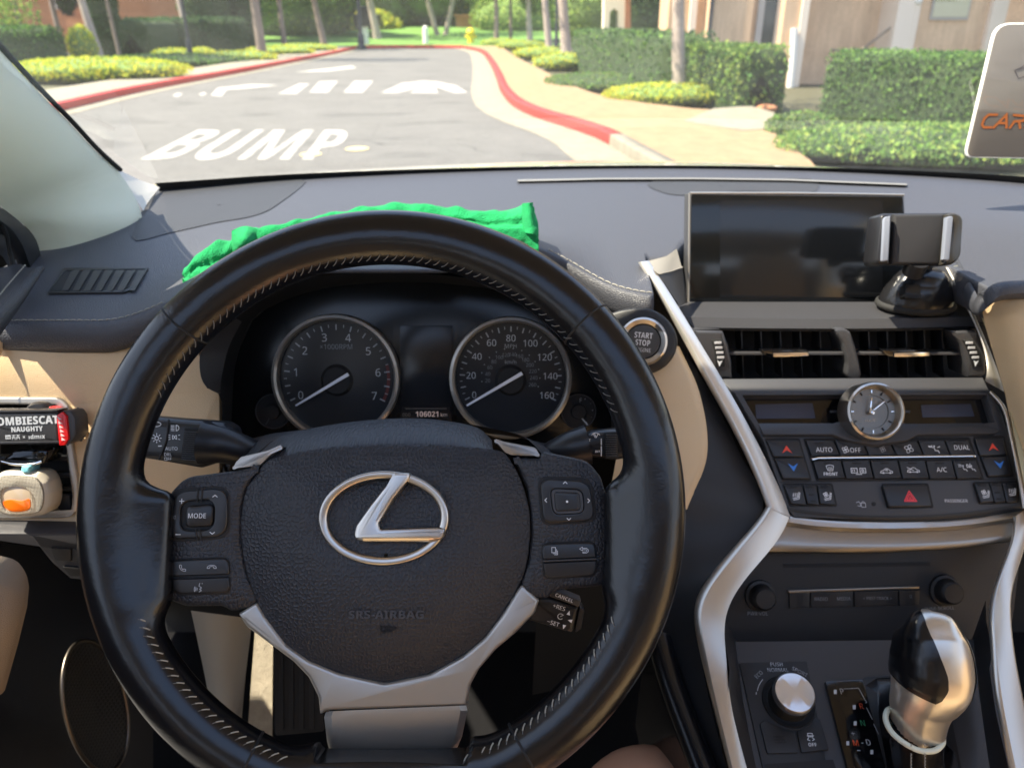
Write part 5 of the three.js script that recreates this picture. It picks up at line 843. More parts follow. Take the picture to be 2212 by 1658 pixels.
  well([[1166, 1170, 22], [1290, 1166, 22], [1293, 1246, 20], [1172, 1254, 22]]);
  const a1 = sw([[1170, 1174, 20], [1287, 1170, 20], [1289, 1204, 2], [1172, 1209, 2]], NP + 0.0022, M.button, 'page_switch'), a2 = sw([[1173, 1215, 2], [1289, 1210, 2], [1289, 1243, 18], [1176, 1250, 20]], NP + 0.002, M.button, 'blank_switch');
  mk('chrome_line', tube([FW.at(1173, 1211.5, NP + 0.002), FW.at(1289, 1206.5, NP + 0.002)], 0.0006, 8), M.greyPlastic, a1);
  pr(1198, 1190, 18, 20, NP + 0.0026, pen((c) => { c.strokeRect(3, 2, 8, 11); line(c, 13, 6, 13, 15, 6, 15); line(c, 15.5, 9, 15.5, 17.5, 9, 17.5); }, '#c9ccd1', 1.3), a1); pr(1262, 1188, 24, 18, NP + 0.0026, pen((c) => { poly(c, 2, 6, 8, 2, 8, 4.5, 17, 4.5, 21, 8, 21, 12, 17, 15, 9, 15, 9, 12.5, 16, 12.5, 18, 11, 18, 9, 16, 7.5, 8, 7.5, 8, 10); c.stroke(); }, '#c9ccd1', 1.1), a1);
}

// ================= CENTRE STACK AND CONSOLE =================
{ // display
  const t = thing('display_screen', 'wide black display screen standing above the air vents', 'display', W(1720, 655, 0.80)), f = frameAt(1720, 535, 0.80, 14, 0);
  mk('housing', slab(f, [[1489, 415, 8], [1954, 420, 6], [1966, 658], [1486, 658]], { n0: -0.022, n1: 0, bevel: 0.002, steps: 3 }), M.greyPlastic, t);
  mk('edge_trim', merge([tube([f.at(1490, 417, -0.001), f.at(1720, 417.5, -0.001), f.at(1953, 421, -0.001)], 0.0014, 20), tube([f.at(1488, 655, -0.001), f.at(1490, 417, -0.001)], 0.0012, 10)]), M.satin, t);
  mk('glass_face', slab(f, [[1494, 420, 5], [1950, 425, 4], [1961, 656], [1491, 656]], { n0: -0.001, n1: 0.0012, bevel: 0.0006 }), M.screen, t);
  mk('display_panel', slab(f, rect(1556, 432, 1908, 642), { n0: 0.001, n1: 0.0016, bevel: 0.0001 }), phy([0.007, 0.008, 0.010], 0.14), t);
}
const stack = thing('centre_stack', 'centre stack with air vents, climate buttons and silver side blades', 'centre console', W(1880, 900, 0.74));
{
  const S = 1.04, q = (px, py) => atY(px, py, S);
  const bk = [q(1462, 650), q(1700, 648), q(1950, 648), q(2075, 655)], fr = [q(1476, 684), q(1700, 687.5), q(1900, 688), q(2106, 684)];
  const lo = [[1499, 707], [1700, 709], [1900, 709], [2115, 704]].map((p, i) => atZ(p[0], p[1], fr[i].z + 0.006)), un = lo.map((p) => p.clone().add(v(0, -0.003, -0.02)));
  const deep = bk.map((p) => p.clone().add(v(0, 0.0, -0.09)));
  mk('display_shelf', toCreasedNormals(grid([deep, bk, fr, lo, lo.map((p) => p.clone().add(v(0, -0.004, -0.003))), un.map((p) => p.clone().add(v(0, -0.004, -0.03)))].map((r) => spline3(r, 30))), 0.35), M.greyPlastic, stack);
  // vents
  const f = frameAt(1810, 762, 0.762, 8, 0);
  mk('vent_cavity', slab(f, rect(1490, 700, 2140, 830), { n0: -0.06, n1: -0.05, bevel: 0 }), M.dark, stack);
  mk('cavity_roof', grid([[f.at(1490, 709, -0.052), f.at(2130, 709, -0.052)], [f.at(1490, 711, 0.0), f.at(2130, 709, 0.0)]]), M.dark, stack); mk('cavity_floor', grid([[f.at(1520, 822, -0.052), f.at(2150, 822, -0.052)], [f.at(1540, 817, 0.0), f.at(2130, 815, 0.0)]]), M.dark, stack);
  const caps = [[[1497, 714], [1562, 716], [1574, 745], [1581, 780], [1583, 818], [1552, 818], [1532, 790]], [[2056, 716], [2112, 714, 4], [2122, 740], [2130, 775], [2131, 808, 8], [2122, 814], [2090, 816], [2086, 780], [2074, 742]]];
  caps.forEach((p) => mk('vent_end_cap', slab(f, p, { n0: -0.03, n1: 0.004, bevel: 0.0025, steps: 3, r: 2 }), M.greyPlastic, stack));
  mk('vent_divider', slab(f, splinePts([[1806, 714], [1834, 714], [1846, 740], [1855, 775], [1859, 816], [1833, 816], [1830, 780], [1822, 745]], 40), { n0: -0.03, n1: 0.004, bevel: 0.002, steps: 3 }), M.greyPlastic, stack);
  for (const [x0, x1, xs] of [[1576, 1826, [1602, 1644, 1686, 1729, 1772]], [1850, 2082, [1877, 1917, 1958, 1997, 2036]]]) {
    xs.forEach((x) => mk('vent_fin', slab(f, [[x - 1.5, 714], [x + 1.5, 714], [x + 6.5, 816], [x + 3.5, 816]], { n0: -0.038, n1: -0.016, bevel: 0.0004 }), M.plastic, stack));
    const vane = mk('vent_vane', slab(f, [[x0, 761], [x1 - 4, 761], [x1, 767], [x0 + 2, 767]], { n0: -0.014, n1: -0.001, bevel: 0.0008 }), M.greyPlastic, stack), c = x0 < 1700 ? 1669 : 1931;
    mk('vane_tab', slab(f, [[c - 26, 757], [c + 74, 755], [c + 79, 760], [c + 79, 770], [c, 773], [c - 14, 768]], { n0: -0.008, n1: 0.003, bevel: 0.0012, r: 3 }), M.gloss, vane);
    mk('tab_trim', slab(f, [[c + 1, 762], [c + 78, 760], [c + 79, 769], [c + 1, 771]], { n0: 0.002, n1: 0.0048, bevel: 0.0012, r: 2 }), M.chrome, vane);
  }
  for (const [x, dx] of [[1536, 0], [2080, 12]]) { const w = mk('thumb_wheel', slab(f, [[x, 734], [x + 24, 733], [x + 31 + dx * 0.7, 760], [x + 31 + dx, 792], [x + 10 + dx, 793], [x + 8 + dx * 0.4, 760]], { n0: 0.0, n1: 0.0052, bevel: 0.0012 }), M.rubber, stack);
    for (let k = 0; k < 4; k++) mk('rib', slab(f, rect(x + 8 + k * (2 + dx * 0.2), 738 + k * 10.5, x + 23 + k * (2 + dx * 0.2), 743 + k * 10.5), { n0: 0.005, n1: 0.0062, bevel: 0.0004 }), std([0.4, 0.4, 0.42], 0.5), w);
    printOn(f, x + 19 + dx * 0.8, 784, 16, 18, 0.0056, pen((c) => { poly(c, 2, 2, 8, 6, 14, 2, 8, 17); c.fill(); }, '#cfd2d6'), w, 'symbol'); }
}
const FC = frameAt(1930, 880, 0.735, 42, 0);       // climate fascia
const FU = frameAt(1900, 832, 0.748, 62, 0);
{
  mk('upper_fascia', slab(FU, [[1555, 817], [2124, 814], [2142, 851], [1588, 851]], { n0: -0.012, n1: 0, bevel: 0.0015 }), M.greyPlastic, stack);
  // glossy display band, recessed
  mk('fascia_frame', slab(FC, [[1586, 846], [2142, 846], [2168, 900], [2204, 1030], [2212, 1085], [2204, 1098], [1908, 1122], [1716, 1116], [1700, 1096], [1650, 952]], { n0: -0.016, n1: 0, bevel: 0.0008, holes: [[[1604, 853], [2132, 852], [2150, 912], [2122, 914], [1640, 915]].reverse()] }), M.greyPlastic, stack);
  mk('display_band', slab(FC, [[1590, 845], [2145, 842], [2172, 930], [2122, 922], [1630, 922]], { n0: -0.020, n1: -0.010, bevel: 0 }), M.gloss, stack);
  for (const q of [[[1632, 873], [1756, 870], [1762, 903], [1634, 904]], [[1990, 874], [2098, 872], [2106, 899], [1994, 901]]]) mk('temperature_display', slab(FC, q, { n0: -0.010, n1: -0.0094, bevel: 0.0001 }), phy([0.035, 0.045, 0.075], 0.25), stack);
  for (const x of [1801, 1960]) mk('indicator', slab(FC, rect(x - 7, 886, x + 7, 891), { n0: -0.010, n1: -0.0088, bevel: 0.0003 }), M.greyPlastic, stack);
  mk('lower_ledge', slab(frameAt(1880, 925, 0.727, 62, 0), [[1638, 913], [1800, 913], [1826, 906], [1930, 906], [1960, 914], [2122, 912], [2162, 928], [2150, 936], [1985, 938], [1960, 950], [1890, 960], [1830, 950], [1800, 938], [1650, 938]], { n0: -0.01, n1: 0, bevel: 0.0012 }), M.greyPlastic, stack);
  // buttons
  const N1 = 0.0035, wb = (pts, name, n1 = N1, r = 3) => mk(name, slab(FC, pts, { n0: -0.004, n1, bevel: 0.0013, steps: 3, r }), M.button, stack);
  const dk = (pts) => mk('button_surround', slab(FC, pts, { n0: -0.003, n1: 0.0006, bevel: 0.0002, r: 5 }), M.dark, stack);
  dk([[1652, 946], [1728, 946], [1755, 1038], [1690, 1038]]); dk([[2103, 942], [2170, 940], [2192, 1030], [2134, 1033]]); dk([[1736, 946], [2096, 944], [2128, 1036], [1764, 1039]]); dk([[1690, 1043], [1799, 1043], [1810, 1094], [1706, 1094]]); dk([[2103, 1040], [2200, 1038], [2204, 1086], [2116, 1090]]); dk([[1905, 1044], [2006, 1043], [2018, 1097], [1917, 1099]]);
  const pr = (px, py, w, h, f, par, name = 'symbol', k = 3) => printOn(FC, px, py, w, h, N1 + 0.0004, f, par, name, { k });
  const up = wb([[1656, 950], [1726, 950], [1737, 986], [1672, 987]], 'temperature_up_button'), dn = wb([[1674, 989], [1738, 988], [1751, 1034], [1692, 1034]], 'temperature_down_button');
  const tri = (col, u) => pen((c, w, h) => { u ? poly(c, 13, 2, 24, 20, 13, 13, 2, 20) : poly(c, 13, 22, 24, 4, 13, 11, 2, 4); c.fill(); }, col);
  pr(1700, 970, 26, 22, tri('#d8432c', 1), up); pr(1714, 1008, 26, 24, tri('#2f74c8', 0), dn);
  const up2 = wb([[2107, 946], [2167, 944], [2178, 982], [2119, 984]], 'temperature_up_button'), dn2 = wb([[2121, 986], [2179, 984], [2188, 1026], [2137, 1029]], 'temperature_down_button');
  pr(2146, 965, 26, 22, tri('#d8432c', 1), up2); pr(2160, 1002, 26, 24, tri('#2f74c8', 0), dn2);
  const ta = [1740, 1803, 1867, 1926, 1983, 2042, 2095], tb = [1752, 1816, 1877, 1938, 1996, 2054, 2108], ba = [1755, 1818, 1880, 1941, 2000, 2058, 2110], bb = [1767, 1828, 1889, 1950, 2009, 2068, 2124], g = 1.1;
  const top = [], bot = []; const dip = (x) => 12 * Math.exp(-Math.pow((x - 1898) / 48, 2));
  for (let i = 0; i < 6; i++) {
    const yt = (x) => 950 + dip(x), mid = (ta[i] + ta[i + 1]) / 2;
    top.push(wb([[ta[i] + g, yt(ta[i])], [mid, yt(mid)], [ta[i + 1] - g, yt(ta[i + 1])], [tb[i + 1] - g, 982], [tb[i] + g, 984]], ['auto_button', 'fan_off_button', 'fan_down_button', 'fan_up_button', 'airflow_button', 'dual_button'][i], N1, 1.5));
    bot.push(wb([[ba[i] + g, 994], [ba[i + 1] - g, 993], [bb[i + 1] - g, 1032], [bb[i] + g, 1034]], ['front_defrost_button', 'rear_defrost_button', 'recirculation_button', 'fresh_air_button', 'cooling_button', 'ventilation_button'][i], N1, 1.5));
    if (i !== 5 && i > 0) { } else mk('indicator', slab(FC, rect(mid - 10 - (i ? -4 : 0), 955, mid + 8 + (i ? 4 : 0), 958.5), { n0: N1, n1: N1 + 0.0005, bevel: 0.0001 }), M.dark, top[i]);
    const m2 = (ba[i] + ba[i + 1]) / 2 + 2; mk('indicator', slab(FC, rect(m2 - 9, 998, m2 + 9, 1002), { n0: N1, n1: N1 + 0.0005, bevel: 0.0001 }), M.dark, bot[i]);
  }
  const bx = (i) => (ta[i] + tb[i + 1]) / 2 + 1, by = (i) => (ba[i] + bb[i + 1]) / 2;
  const fan = (c, x, y, r) => { for (let k = 0; k < 4; k++) { c.beginPath(); c.ellipse(x + Math.cos(k * 1.57 + 0.4) * r * 0.55, y + Math.sin(k * 1.57 + 0.4) * r * 0.55, r * 0.5, r * 0.38, k * 1.57 + 0.4, 0, 7); c.stroke(); } };
  const seatman = (c, x, y, s = 1) => { line(c, x, y, x + 2 * s, y + 8 * s, x + 8 * s, y + 8 * s, x + 10 * s, y + 13 * s); circ(c, x + 1 * s, y - 2 * s, 1.6 * s); c.fill(); };
  pr(bx(0) + 2, 971, 40, 16, txt('AUTO', 14), top[0]); pr(bx(1), 971, 44, 16, (c, w, h) => { pen((q) => fan(q, 8, 8, 7), '#d8dade', 1.3)(c); c.font = '14px sans-serif'; c.textBaseline = 'middle'; c.textAlign = 'left'; c.fillText('OFF', 17, 8.5); }, top[1]); pr(bx(2) + 4, 970, 18, 18, pen((c) => fan(c, 9, 9, 6), '#8d9094', 1.2), top[2]); pr(bx(3) + 2, 969, 24, 22, pen((c) => fan(c, 12, 11, 9), '#c4c6ca', 1.4), top[3]); pr(bx(4), 969, 30, 22, pen((c) => { seatman(c, 14, 7); line(c, 4, 5, 12, 8); line(c, 22, 8, 27, 6); c.beginPath(); c.arc(6, 3, 4, 0.2, 2.6); c.stroke(); }, '#d8dade', 1.6), top[4]); pr(bx(5) + 2, 966, 40, 16, txt('DUAL', 14), top[5]);
  pr(by(0) + 2, 1010, 24, 16, pen((c) => { c.beginPath(); c.moveTo(4, 4); c.quadraticCurveTo(12, 0, 20, 4); c.lineTo(17, 14); c.lineTo(7, 14); c.closePath(); c.stroke(); line(c, 9, 12, 9, 7); line(c, 12, 12, 12, 6); line(c, 15, 12, 15, 7); }, '#d8dade', 1.3), bot[0]); pr(by(0) + 3, 1023, 36, 10, txt('FRONT', 9.5, '#d8dade', 'bold'), bot[0]);
  pr(by(1) + 2, 1017, 36, 18, pen((c) => { c.strokeRect(2, 3, 13, 10); c.strokeRect(21, 3, 12, 10); line(c, 5, 10, 5, 6); line(c, 9, 10, 9, 6); line(c, 12, 16, 24, 16); c.strokeRect(25, 6, 4, 4); }, '#d8dade', 1.5), bot[1]);
  const carI = (slash) => pen((c) => { c.beginPath(); c.moveTo(2, 14); c.lineTo(4, 10); c.lineTo(9, 9); c.quadraticCurveTo(16, 0, 23, 9); c.lineTo(28, 11); c.lineTo(28, 14); c.closePath(); c.stroke(); circ(c, 8, 14, 2); c.fill(); circ(c, 23, 14, 2); c.fill(); slash ? line(c, 3, 4, 16, 11) : line(c, 13, 9, 17, 6, 17, 10); }, '#d8dade', 1.4);
  pr(by(2) + 1, 1016, 32, 18, carI(0), bot[2]); pr(by(3) - 1, 1014, 32, 18, carI(1), bot[3]); pr(by(4) + 1, 1014, 32, 16, txt('A/C', 14), bot[4]);
  pr(by(5), 1010, 40, 22, pen((c) => { seatman(c, 10, 8, 0.8); seatman(c, 28, 8, 0.8); line(c, 1, 4, 7, 5); line(c, 1, 8, 7, 8); c.strokeRect(19, 2, 7, 8); line(c, 19, 2, 26, 10); }, '#d8dade', 1.4), bot[5]);
  mk('silver_bar', slab(FC, [[1753, 989], [1770, 985.5], [2104, 981.5], [2110, 986], [1770, 990.5], [1756, 994]], { n0: 0, n1: 0.0055, bevel: 0.0012, r: 1 }), M.chrome, stack);
  mk('panel_groove', slab(FC, [[1684, 1039.5], [2204, 1033.5], [2204.5, 1035.5], [1684.5, 1041.5]], { n0: 0, n1: 0.0004, bevel: 0 }), M.dark, stack);
  const sa = [1693, 1735, 1765, 1797], sb = [1709, 1744, 1772, 1807], sl = []; for (let i = 0; i < 3; i++) sl.push(wb([[sa[i] + 0.8, 1047], [sa[i + 1] - 0.8, 1047], [sb[i + 1] - 0.8, 1091], [sb[i] + 0.8, 1088]], ['seat_heater_button', 'level_indicator', 'seat_cooler_button'][i], N1, 3));
  const ra = [2106, 2139, 2166, 2199], rb2 = [2119, 2150, 2176, 2201]; for (let i = 0; i < 3; i++) sl.push(wb([[ra[i] + 0.8, 1043], [ra[i + 1] - 0.8, 1041], [rb2[i + 1] - 0.8, 1083], [rb2[i] + 0.8, 1086]], ['seat_cooler_button', 'level_indicator', 'seat_heater_button'][i], N1, 3));
  sl.forEach((b, i) => { const A = i < 3 ? sa : ra, x = (A[i % 3] + A[i % 3 + 1]) / 2, y = i < 3 ? 1052 : 1047; mk('indicator', slab(FC, rect(x - 8, y - 2, x + 8, y + 2), { n0: N1, n1: N1 + 0.0005, bevel: 0.0001 }), M.dark, b); if (i % 3 === 1) for (const k of [1, 2]) mk('indicator', slab(FC, rect(x - 5 + k * 3, y + k * 14, x + 6 + k * 3, y + k * 14 + 4), { n0: N1, n1: N1 + 0.0005, bevel: 0.0001 }), M.dark, b); });
  const seatI = (heat, flip) => pen((c) => { if (flip) { c.translate(24, 0); c.scale(-1, 1); } line(c, 18, 2, 15, 13, 4, 15); line(c, 20, 3, 17, 16, 5, 18); if (heat) for (let k = 0; k < 3; k++) line(c, 5 + k * 4, 11, 6 + k * 4, 4); else fan(c, 8, 6, 5); }, '#d8dade', 1.5);
  pr(1721, 1071, 24, 20, seatI(1), sl[0]); pr(1789, 1073, 24, 22, seatI(0), sl[2]); pr(2131, 1068, 24, 22, seatI(0), sl[3]); pr(2188, 1062, 24, 20, seatI(1), sl[5]);
  const hz = wb([[1908, 1048], [2003, 1046], [2014, 1093], [1921, 1095]], 'hazard_button', N1 + 0.001, 4); printOn(FC, 1966, 1071, 32, 28, N1 + 0.0014, pen((c) => { poly(c, 16, 3, 29, 25, 3, 25); c.stroke(); c.fillStyle = '#d6333c'; poly(c, 16, 9, 24, 22.5, 8, 22.5); c.stroke(); poly(c, 16, 14, 20, 21, 12, 21); c.fill(); }, '#e0404a', 2.4), hz, 'symbol', { k: 3 });
  printOn(FC, 1861, 1088, 26, 20, 0.0005, pen((c) => { c.strokeRect(13, 8, 9, 9); c.beginPath(); c.arc(17.5, 8, 3, 3.14, 6.28); c.stroke(); line(c, 3, 7, 8, 5, 11, 8, 11, 15, 5, 14); }, '#9da0a6', 1.6), stack, 'symbol', { k: 3 }); printOn(FC, 2066, 1081, 52, 12, 0.0005, txt('PASSENGER', 9.5), stack, 'lettering', { k: 3 });
  mk('sensor', lathe(FC, 1888, 1088, [[0.0001, 0.0008], [0.0018, 0.0006], [0.002, 0]], 16), M.dark, stack);
  // curved lower edge of the panel and its bright lip
  const e0 = spline3([[1700, 1094], [1760, 1104], [1908, 1114], [2060, 1108], [2206, 1088]].map((p) => FC.at(p[0], p[1], 0.0005)), 30), e1 = spline3([[1708, 1113], [1770, 1120], [1908, 1127], [2070, 1122], [2209, 1102]].map((p) => FC.at(p[0], p[1], -0.002)), 30);
  mk('panel_edge', grid([e0, e0.map((p, i) => p.clone().lerp(e1[i], 0.5).addScaledVector(FC.n, 0.001)), e1, e1.map((p) => p.clone().addScaledVector(FC.n, -0.012))]), M.plastic, stack);
  const l0 = [[1692, 1110], [1770, 1121], [1908, 1127], [2070, 1122], [2212, 1102]], l1 = [[1694, 1126], [1770, 1136], [1908, 1141], [2070, 1135], [2214, 1115]];
  const L0 = spline3(l0.map((p) => FC.at(p[0], p[1], -0.002)), 30), L1 = spline3(l1.map((p) => FC.at(p[0], p[1], 0.001)), 30), L2 = L1.map((p) => p.clone().add(v(0, -0.004, 0.0)));
  mk('silver_lip', toCreasedNormals(grid([L0.map((p) => p.clone().addScaledVector(FC.n, -0.01)), L0, L0.map((p, i) => p.clone().lerp(L1[i], 0.5).addScaledVector(FC.n, 0.0006)), L1, L2]), 0.6), M.silver, stack);
  // bronze belt under the lip
  const b0 = L2.map((p) => p.clone().add(v(0, 0, -0.001))), bq = spline3([[1636, 1194], [1760, 1194], [1908, 1193], [2060, 1184], [2182, 1170]].map((p) => W(p[0], p[1], 0.70)), 30);
  mk('lower_belt', grid([b0, b0.map((p, i) => p.clone().lerp(bq[i], 0.4).add(v(0, 0, 0.006))), b0.map((p, i) => p.clone().lerp(bq[i], 0.8).add(v(0, 0, 0.005))), bq, bq.map((p) => p.clone().add(v(0, 0.004, -0.03)))]), M.bronze, stack);
}
{ // clock
  const t = thing('analogue_clock', 'round analogue clock with a silver ring in the centre stack', 'clock', FC.at(1882, 888, 0)), f = new Frame(FC.at(1882, 889, 0.012), 30, 0), s = f.s(1882, 889);
  mk('ring', lathe(f, 1882, 889, [[49 * s, -0.001], [50 * s, 0.005], [53 * s, 0.010], [57 * s, 0.0118], [61 * s, 0.0105], [63.5 * s, 0.006], [63.5 * s, -0.01]], 72), M.silver, t);
  mk('face', lathe(f, 1882, 889, [[0.0001, 0.0006], [36 * s, 0.0004], [36.5 * s, 0.0016], [50 * s, 0.0022]], 64), phy([0.16, 0.145, 0.125], 0.3, { metalness: 0.6 }), t);
  for (let k = 0; k < 12; k++) { const a = k * Math.PI / 6, c = f.p(1882, 889, 0), q = new V2(Math.cos(a), Math.sin(a)), n = new V2(-q.y, q.x), P = (r, w) => c.clone().addScaledVector(q, r * s).addScaledVector(n, w * s); mk('hour_mark', slabLocal(f, [P(40, 1.2), P(47, 1.2), P(47, -1.2), P(40, -1.2)], { n0: 0.002, n1: 0.0032, bevel: 0.0002 }), k % 3 ? M.dark : M.chrome, t); }
  const hand = (px, py, w) => { const c = f.p(1880, 892, 0.005), a = f.p(px, py, 0.005), d = a.clone().sub(c).normalize(), n = new V2(-d.y, d.x), P = (o, k) => o.clone().addScaledVector(n, k * s); return slabLocal(f, [P(c, w), P(a, w * 0.7), P(a, -w * 0.7), P(c, -w)], { n0: 0.0042, n1: 0.0052, bevel: 0.0003 }); };
  mk('hour_hand', hand(1884, 858, 1.7), M.chrome, t); mk('minute_hand', hand(1912, 866, 1.5), M.chrome, t); mk('pivot', lathe(f, 1880, 892, [[0.0001, 0.0065], [3.4 * s, 0.006], [3.6 * s, 0.003]], 16), M.chrome, t);
  printOn(f, 1880, 908, 32, 9, 0.001, txt('LEXUS', 8, '#c9c4ba'), t, 'lettering', { k: 3 });
}
// ribbon-like trims: stations [outer x, outer y, inner x, inner y, depth]
function ribbon(sts, { ridge = 0.3, lift = 0.004, drop = 0.014, n = 60, innerDrop = 0.014 } = {}) {
  const soft = (q) => { for (let k = 0; k < 32; k++) q = q.map((p, i) => i && i < q.length - 1 ? p.clone().multiplyScalar(2).add(q[i - 1]).add(q[i + 1]).multiplyScalar(0.25) : p); return q; };
  const par = (ix, iy) => { const P = sts.map((s) => W(s[ix], s[iy], s[4])), o = []; for (let i = 0; i <= n; i++) { const u = i / n * (P.length - 1), k = Math.min(P.length - 2, Math.floor(u)); o.push(P[k].clone().lerp(P[k + 1], u - k)); } return soft(soft(o)); };
  const A = par(0, 1), B = par(2, 3);
  const rows = A.map((a, i) => { const b = B[i], e = EYE.clone().sub(a).normalize(), mid = a.clone().lerp(b, ridge).addScaledVector(e, lift); const m2 = mid.clone().lerp(b, 0.5).addScaledVector(e, lift * 0.35); return [a.clone().addScaledVector(e, -drop), a.clone().lerp(mid, 0.06), a.clone().lerp(mid, 0.5).addScaledVector(e, lift * 0.3), mid, m2, b.clone().lerp(mid, 0.05), b.clone().addScaledVector(e, -innerDrop)]; });
  const strip = (a, b) => grid(rows.map((r) => r.slice(a, b)));
  return merge([strip(0, 2), strip(1, 4), strip(3, 6), strip(5, 7)]);
}
mk('side_blade', ribbon([[1378, 566, 1403, 562, 0.765], [1397, 597, 1420, 590, 0.758], [1431, 654, 1469, 662, 0.748], [1463, 708, 1503, 724, 0.742], [1499, 782, 1538, 782, 0.738], [1552, 870, 1588, 856, 0.732], [1590, 940, 1636, 952, 0.722], [1622, 1005, 1676, 1029, 0.712], [1645, 1060, 1700, 1085, 0.702], [1655, 1092, 1709, 1118, 0.696]], { ridge: 0.32, lift: 0.005 }), M.blade, stack);
mk('blade_cap', grid([[W(1392, 566, 0.765), W(1420, 590, 0.756), W(1424, 592, 0.757)], [W(1440, 553, 0.782), W(1446, 584, 0.775), W(1450, 586, 0.776)], [W(1462, 537, 0.80), W(1472, 574, 0.79), W(1476, 577, 0.79)]]), std([0.30, 0.28, 0.24], 0.5), stack);
mk('blade_inner_wall', grid([[W(1420, 590, 0.758), W(1445, 585, 0.777), W(1474, 575, 0.792)], [W(1469, 662, 0.75), W(1480, 655, 0.765), W(1486, 655, 0.79)]]), M.bronze, stack);
const lowerL = [[1657, 1090, 1709, 1114, 0.697], [1648, 1120, 1700, 1150, 0.69], [1586, 1176, 1664, 1196, 0.68], [1528, 1245, 1612, 1246, 0.665], [1500, 1287, 1578, 1296, 0.65], [1493, 1325, 1564, 1338, 0.64], [1503, 1374, 1566, 1382, 0.625], [1526, 1472, 1576, 1446, 0.60], [1540, 1522, 1573, 1498, 0.588], [1554, 1578, 1588, 1560, 0.575], [1576, 1665, 1616, 1665, 0.555], [1600, 1760, 1645, 1760, 0.535]];
mk('console_frame', ribbon(lowerL, { ridge: 0.22, lift: 0.005, n: 80, innerDrop: 0.03 }), M.frame, stack);
mk('console_frame', ribbon([[2212, 1104, 2190, 1116, 0.70], [2226, 1150, 2192, 1162, 0.69], [2214, 1200, 2178, 1184, 0.685], [2191, 1240, 2157, 1240, 0.675], [2178, 1292, 2131, 1296, 0.66], [2184, 1340, 2131, 1340, 0.64], [2190, 1400, 2145, 1404, 0.625], [2198, 1460, 2138, 1444, 0.61], [2226, 1570, 2152, 1540, 0.585], [2250, 1690, 2182, 1670, 0.56]], { ridge: 0.75, lift: 0.005, n: 60 }), M.frame, stack);
mk('side_blade', ribbon([[2056, 577, 2042, 577, 0.775], [2080, 620, 2068, 628, 0.765], [2112, 690, 2106, 696, 0.755], [2140, 760, 2124, 742, 0.75], [2158, 800, 2140, 800, 0.745], [2170, 846, 2128, 822, 0.738]], { ridge: 0.5, lift: 0.002, n: 40 }), M.satin, stack);
mk('side_strip', grid([[[2060, 575, 0.775], [2100, 640, 0.76], [2140, 735, 0.745], [2172, 845, 0.73], [2196, 960, 0.71], [2220, 1080, 0.695]], [[2076, 572, 0.778], [2118, 640, 0.762], [2164, 740, 0.748], [2198, 850, 0.735], [2230, 960, 0.72], [2260, 1090, 0.70]]].map((r) => spline3(r.map((p) => W(...p)), 40))), std([0.48, 0.47, 0.33], 0.5), stack);
mk('silver_edge', tube([[2140, 846, 0.737], [2168, 880, 0.728], [2186, 950, 0.716], [2204, 1040, 0.70], [2213, 1098, 0.692]].map((p) => W(...p)), 0.0018, 40), M.silver, stack);
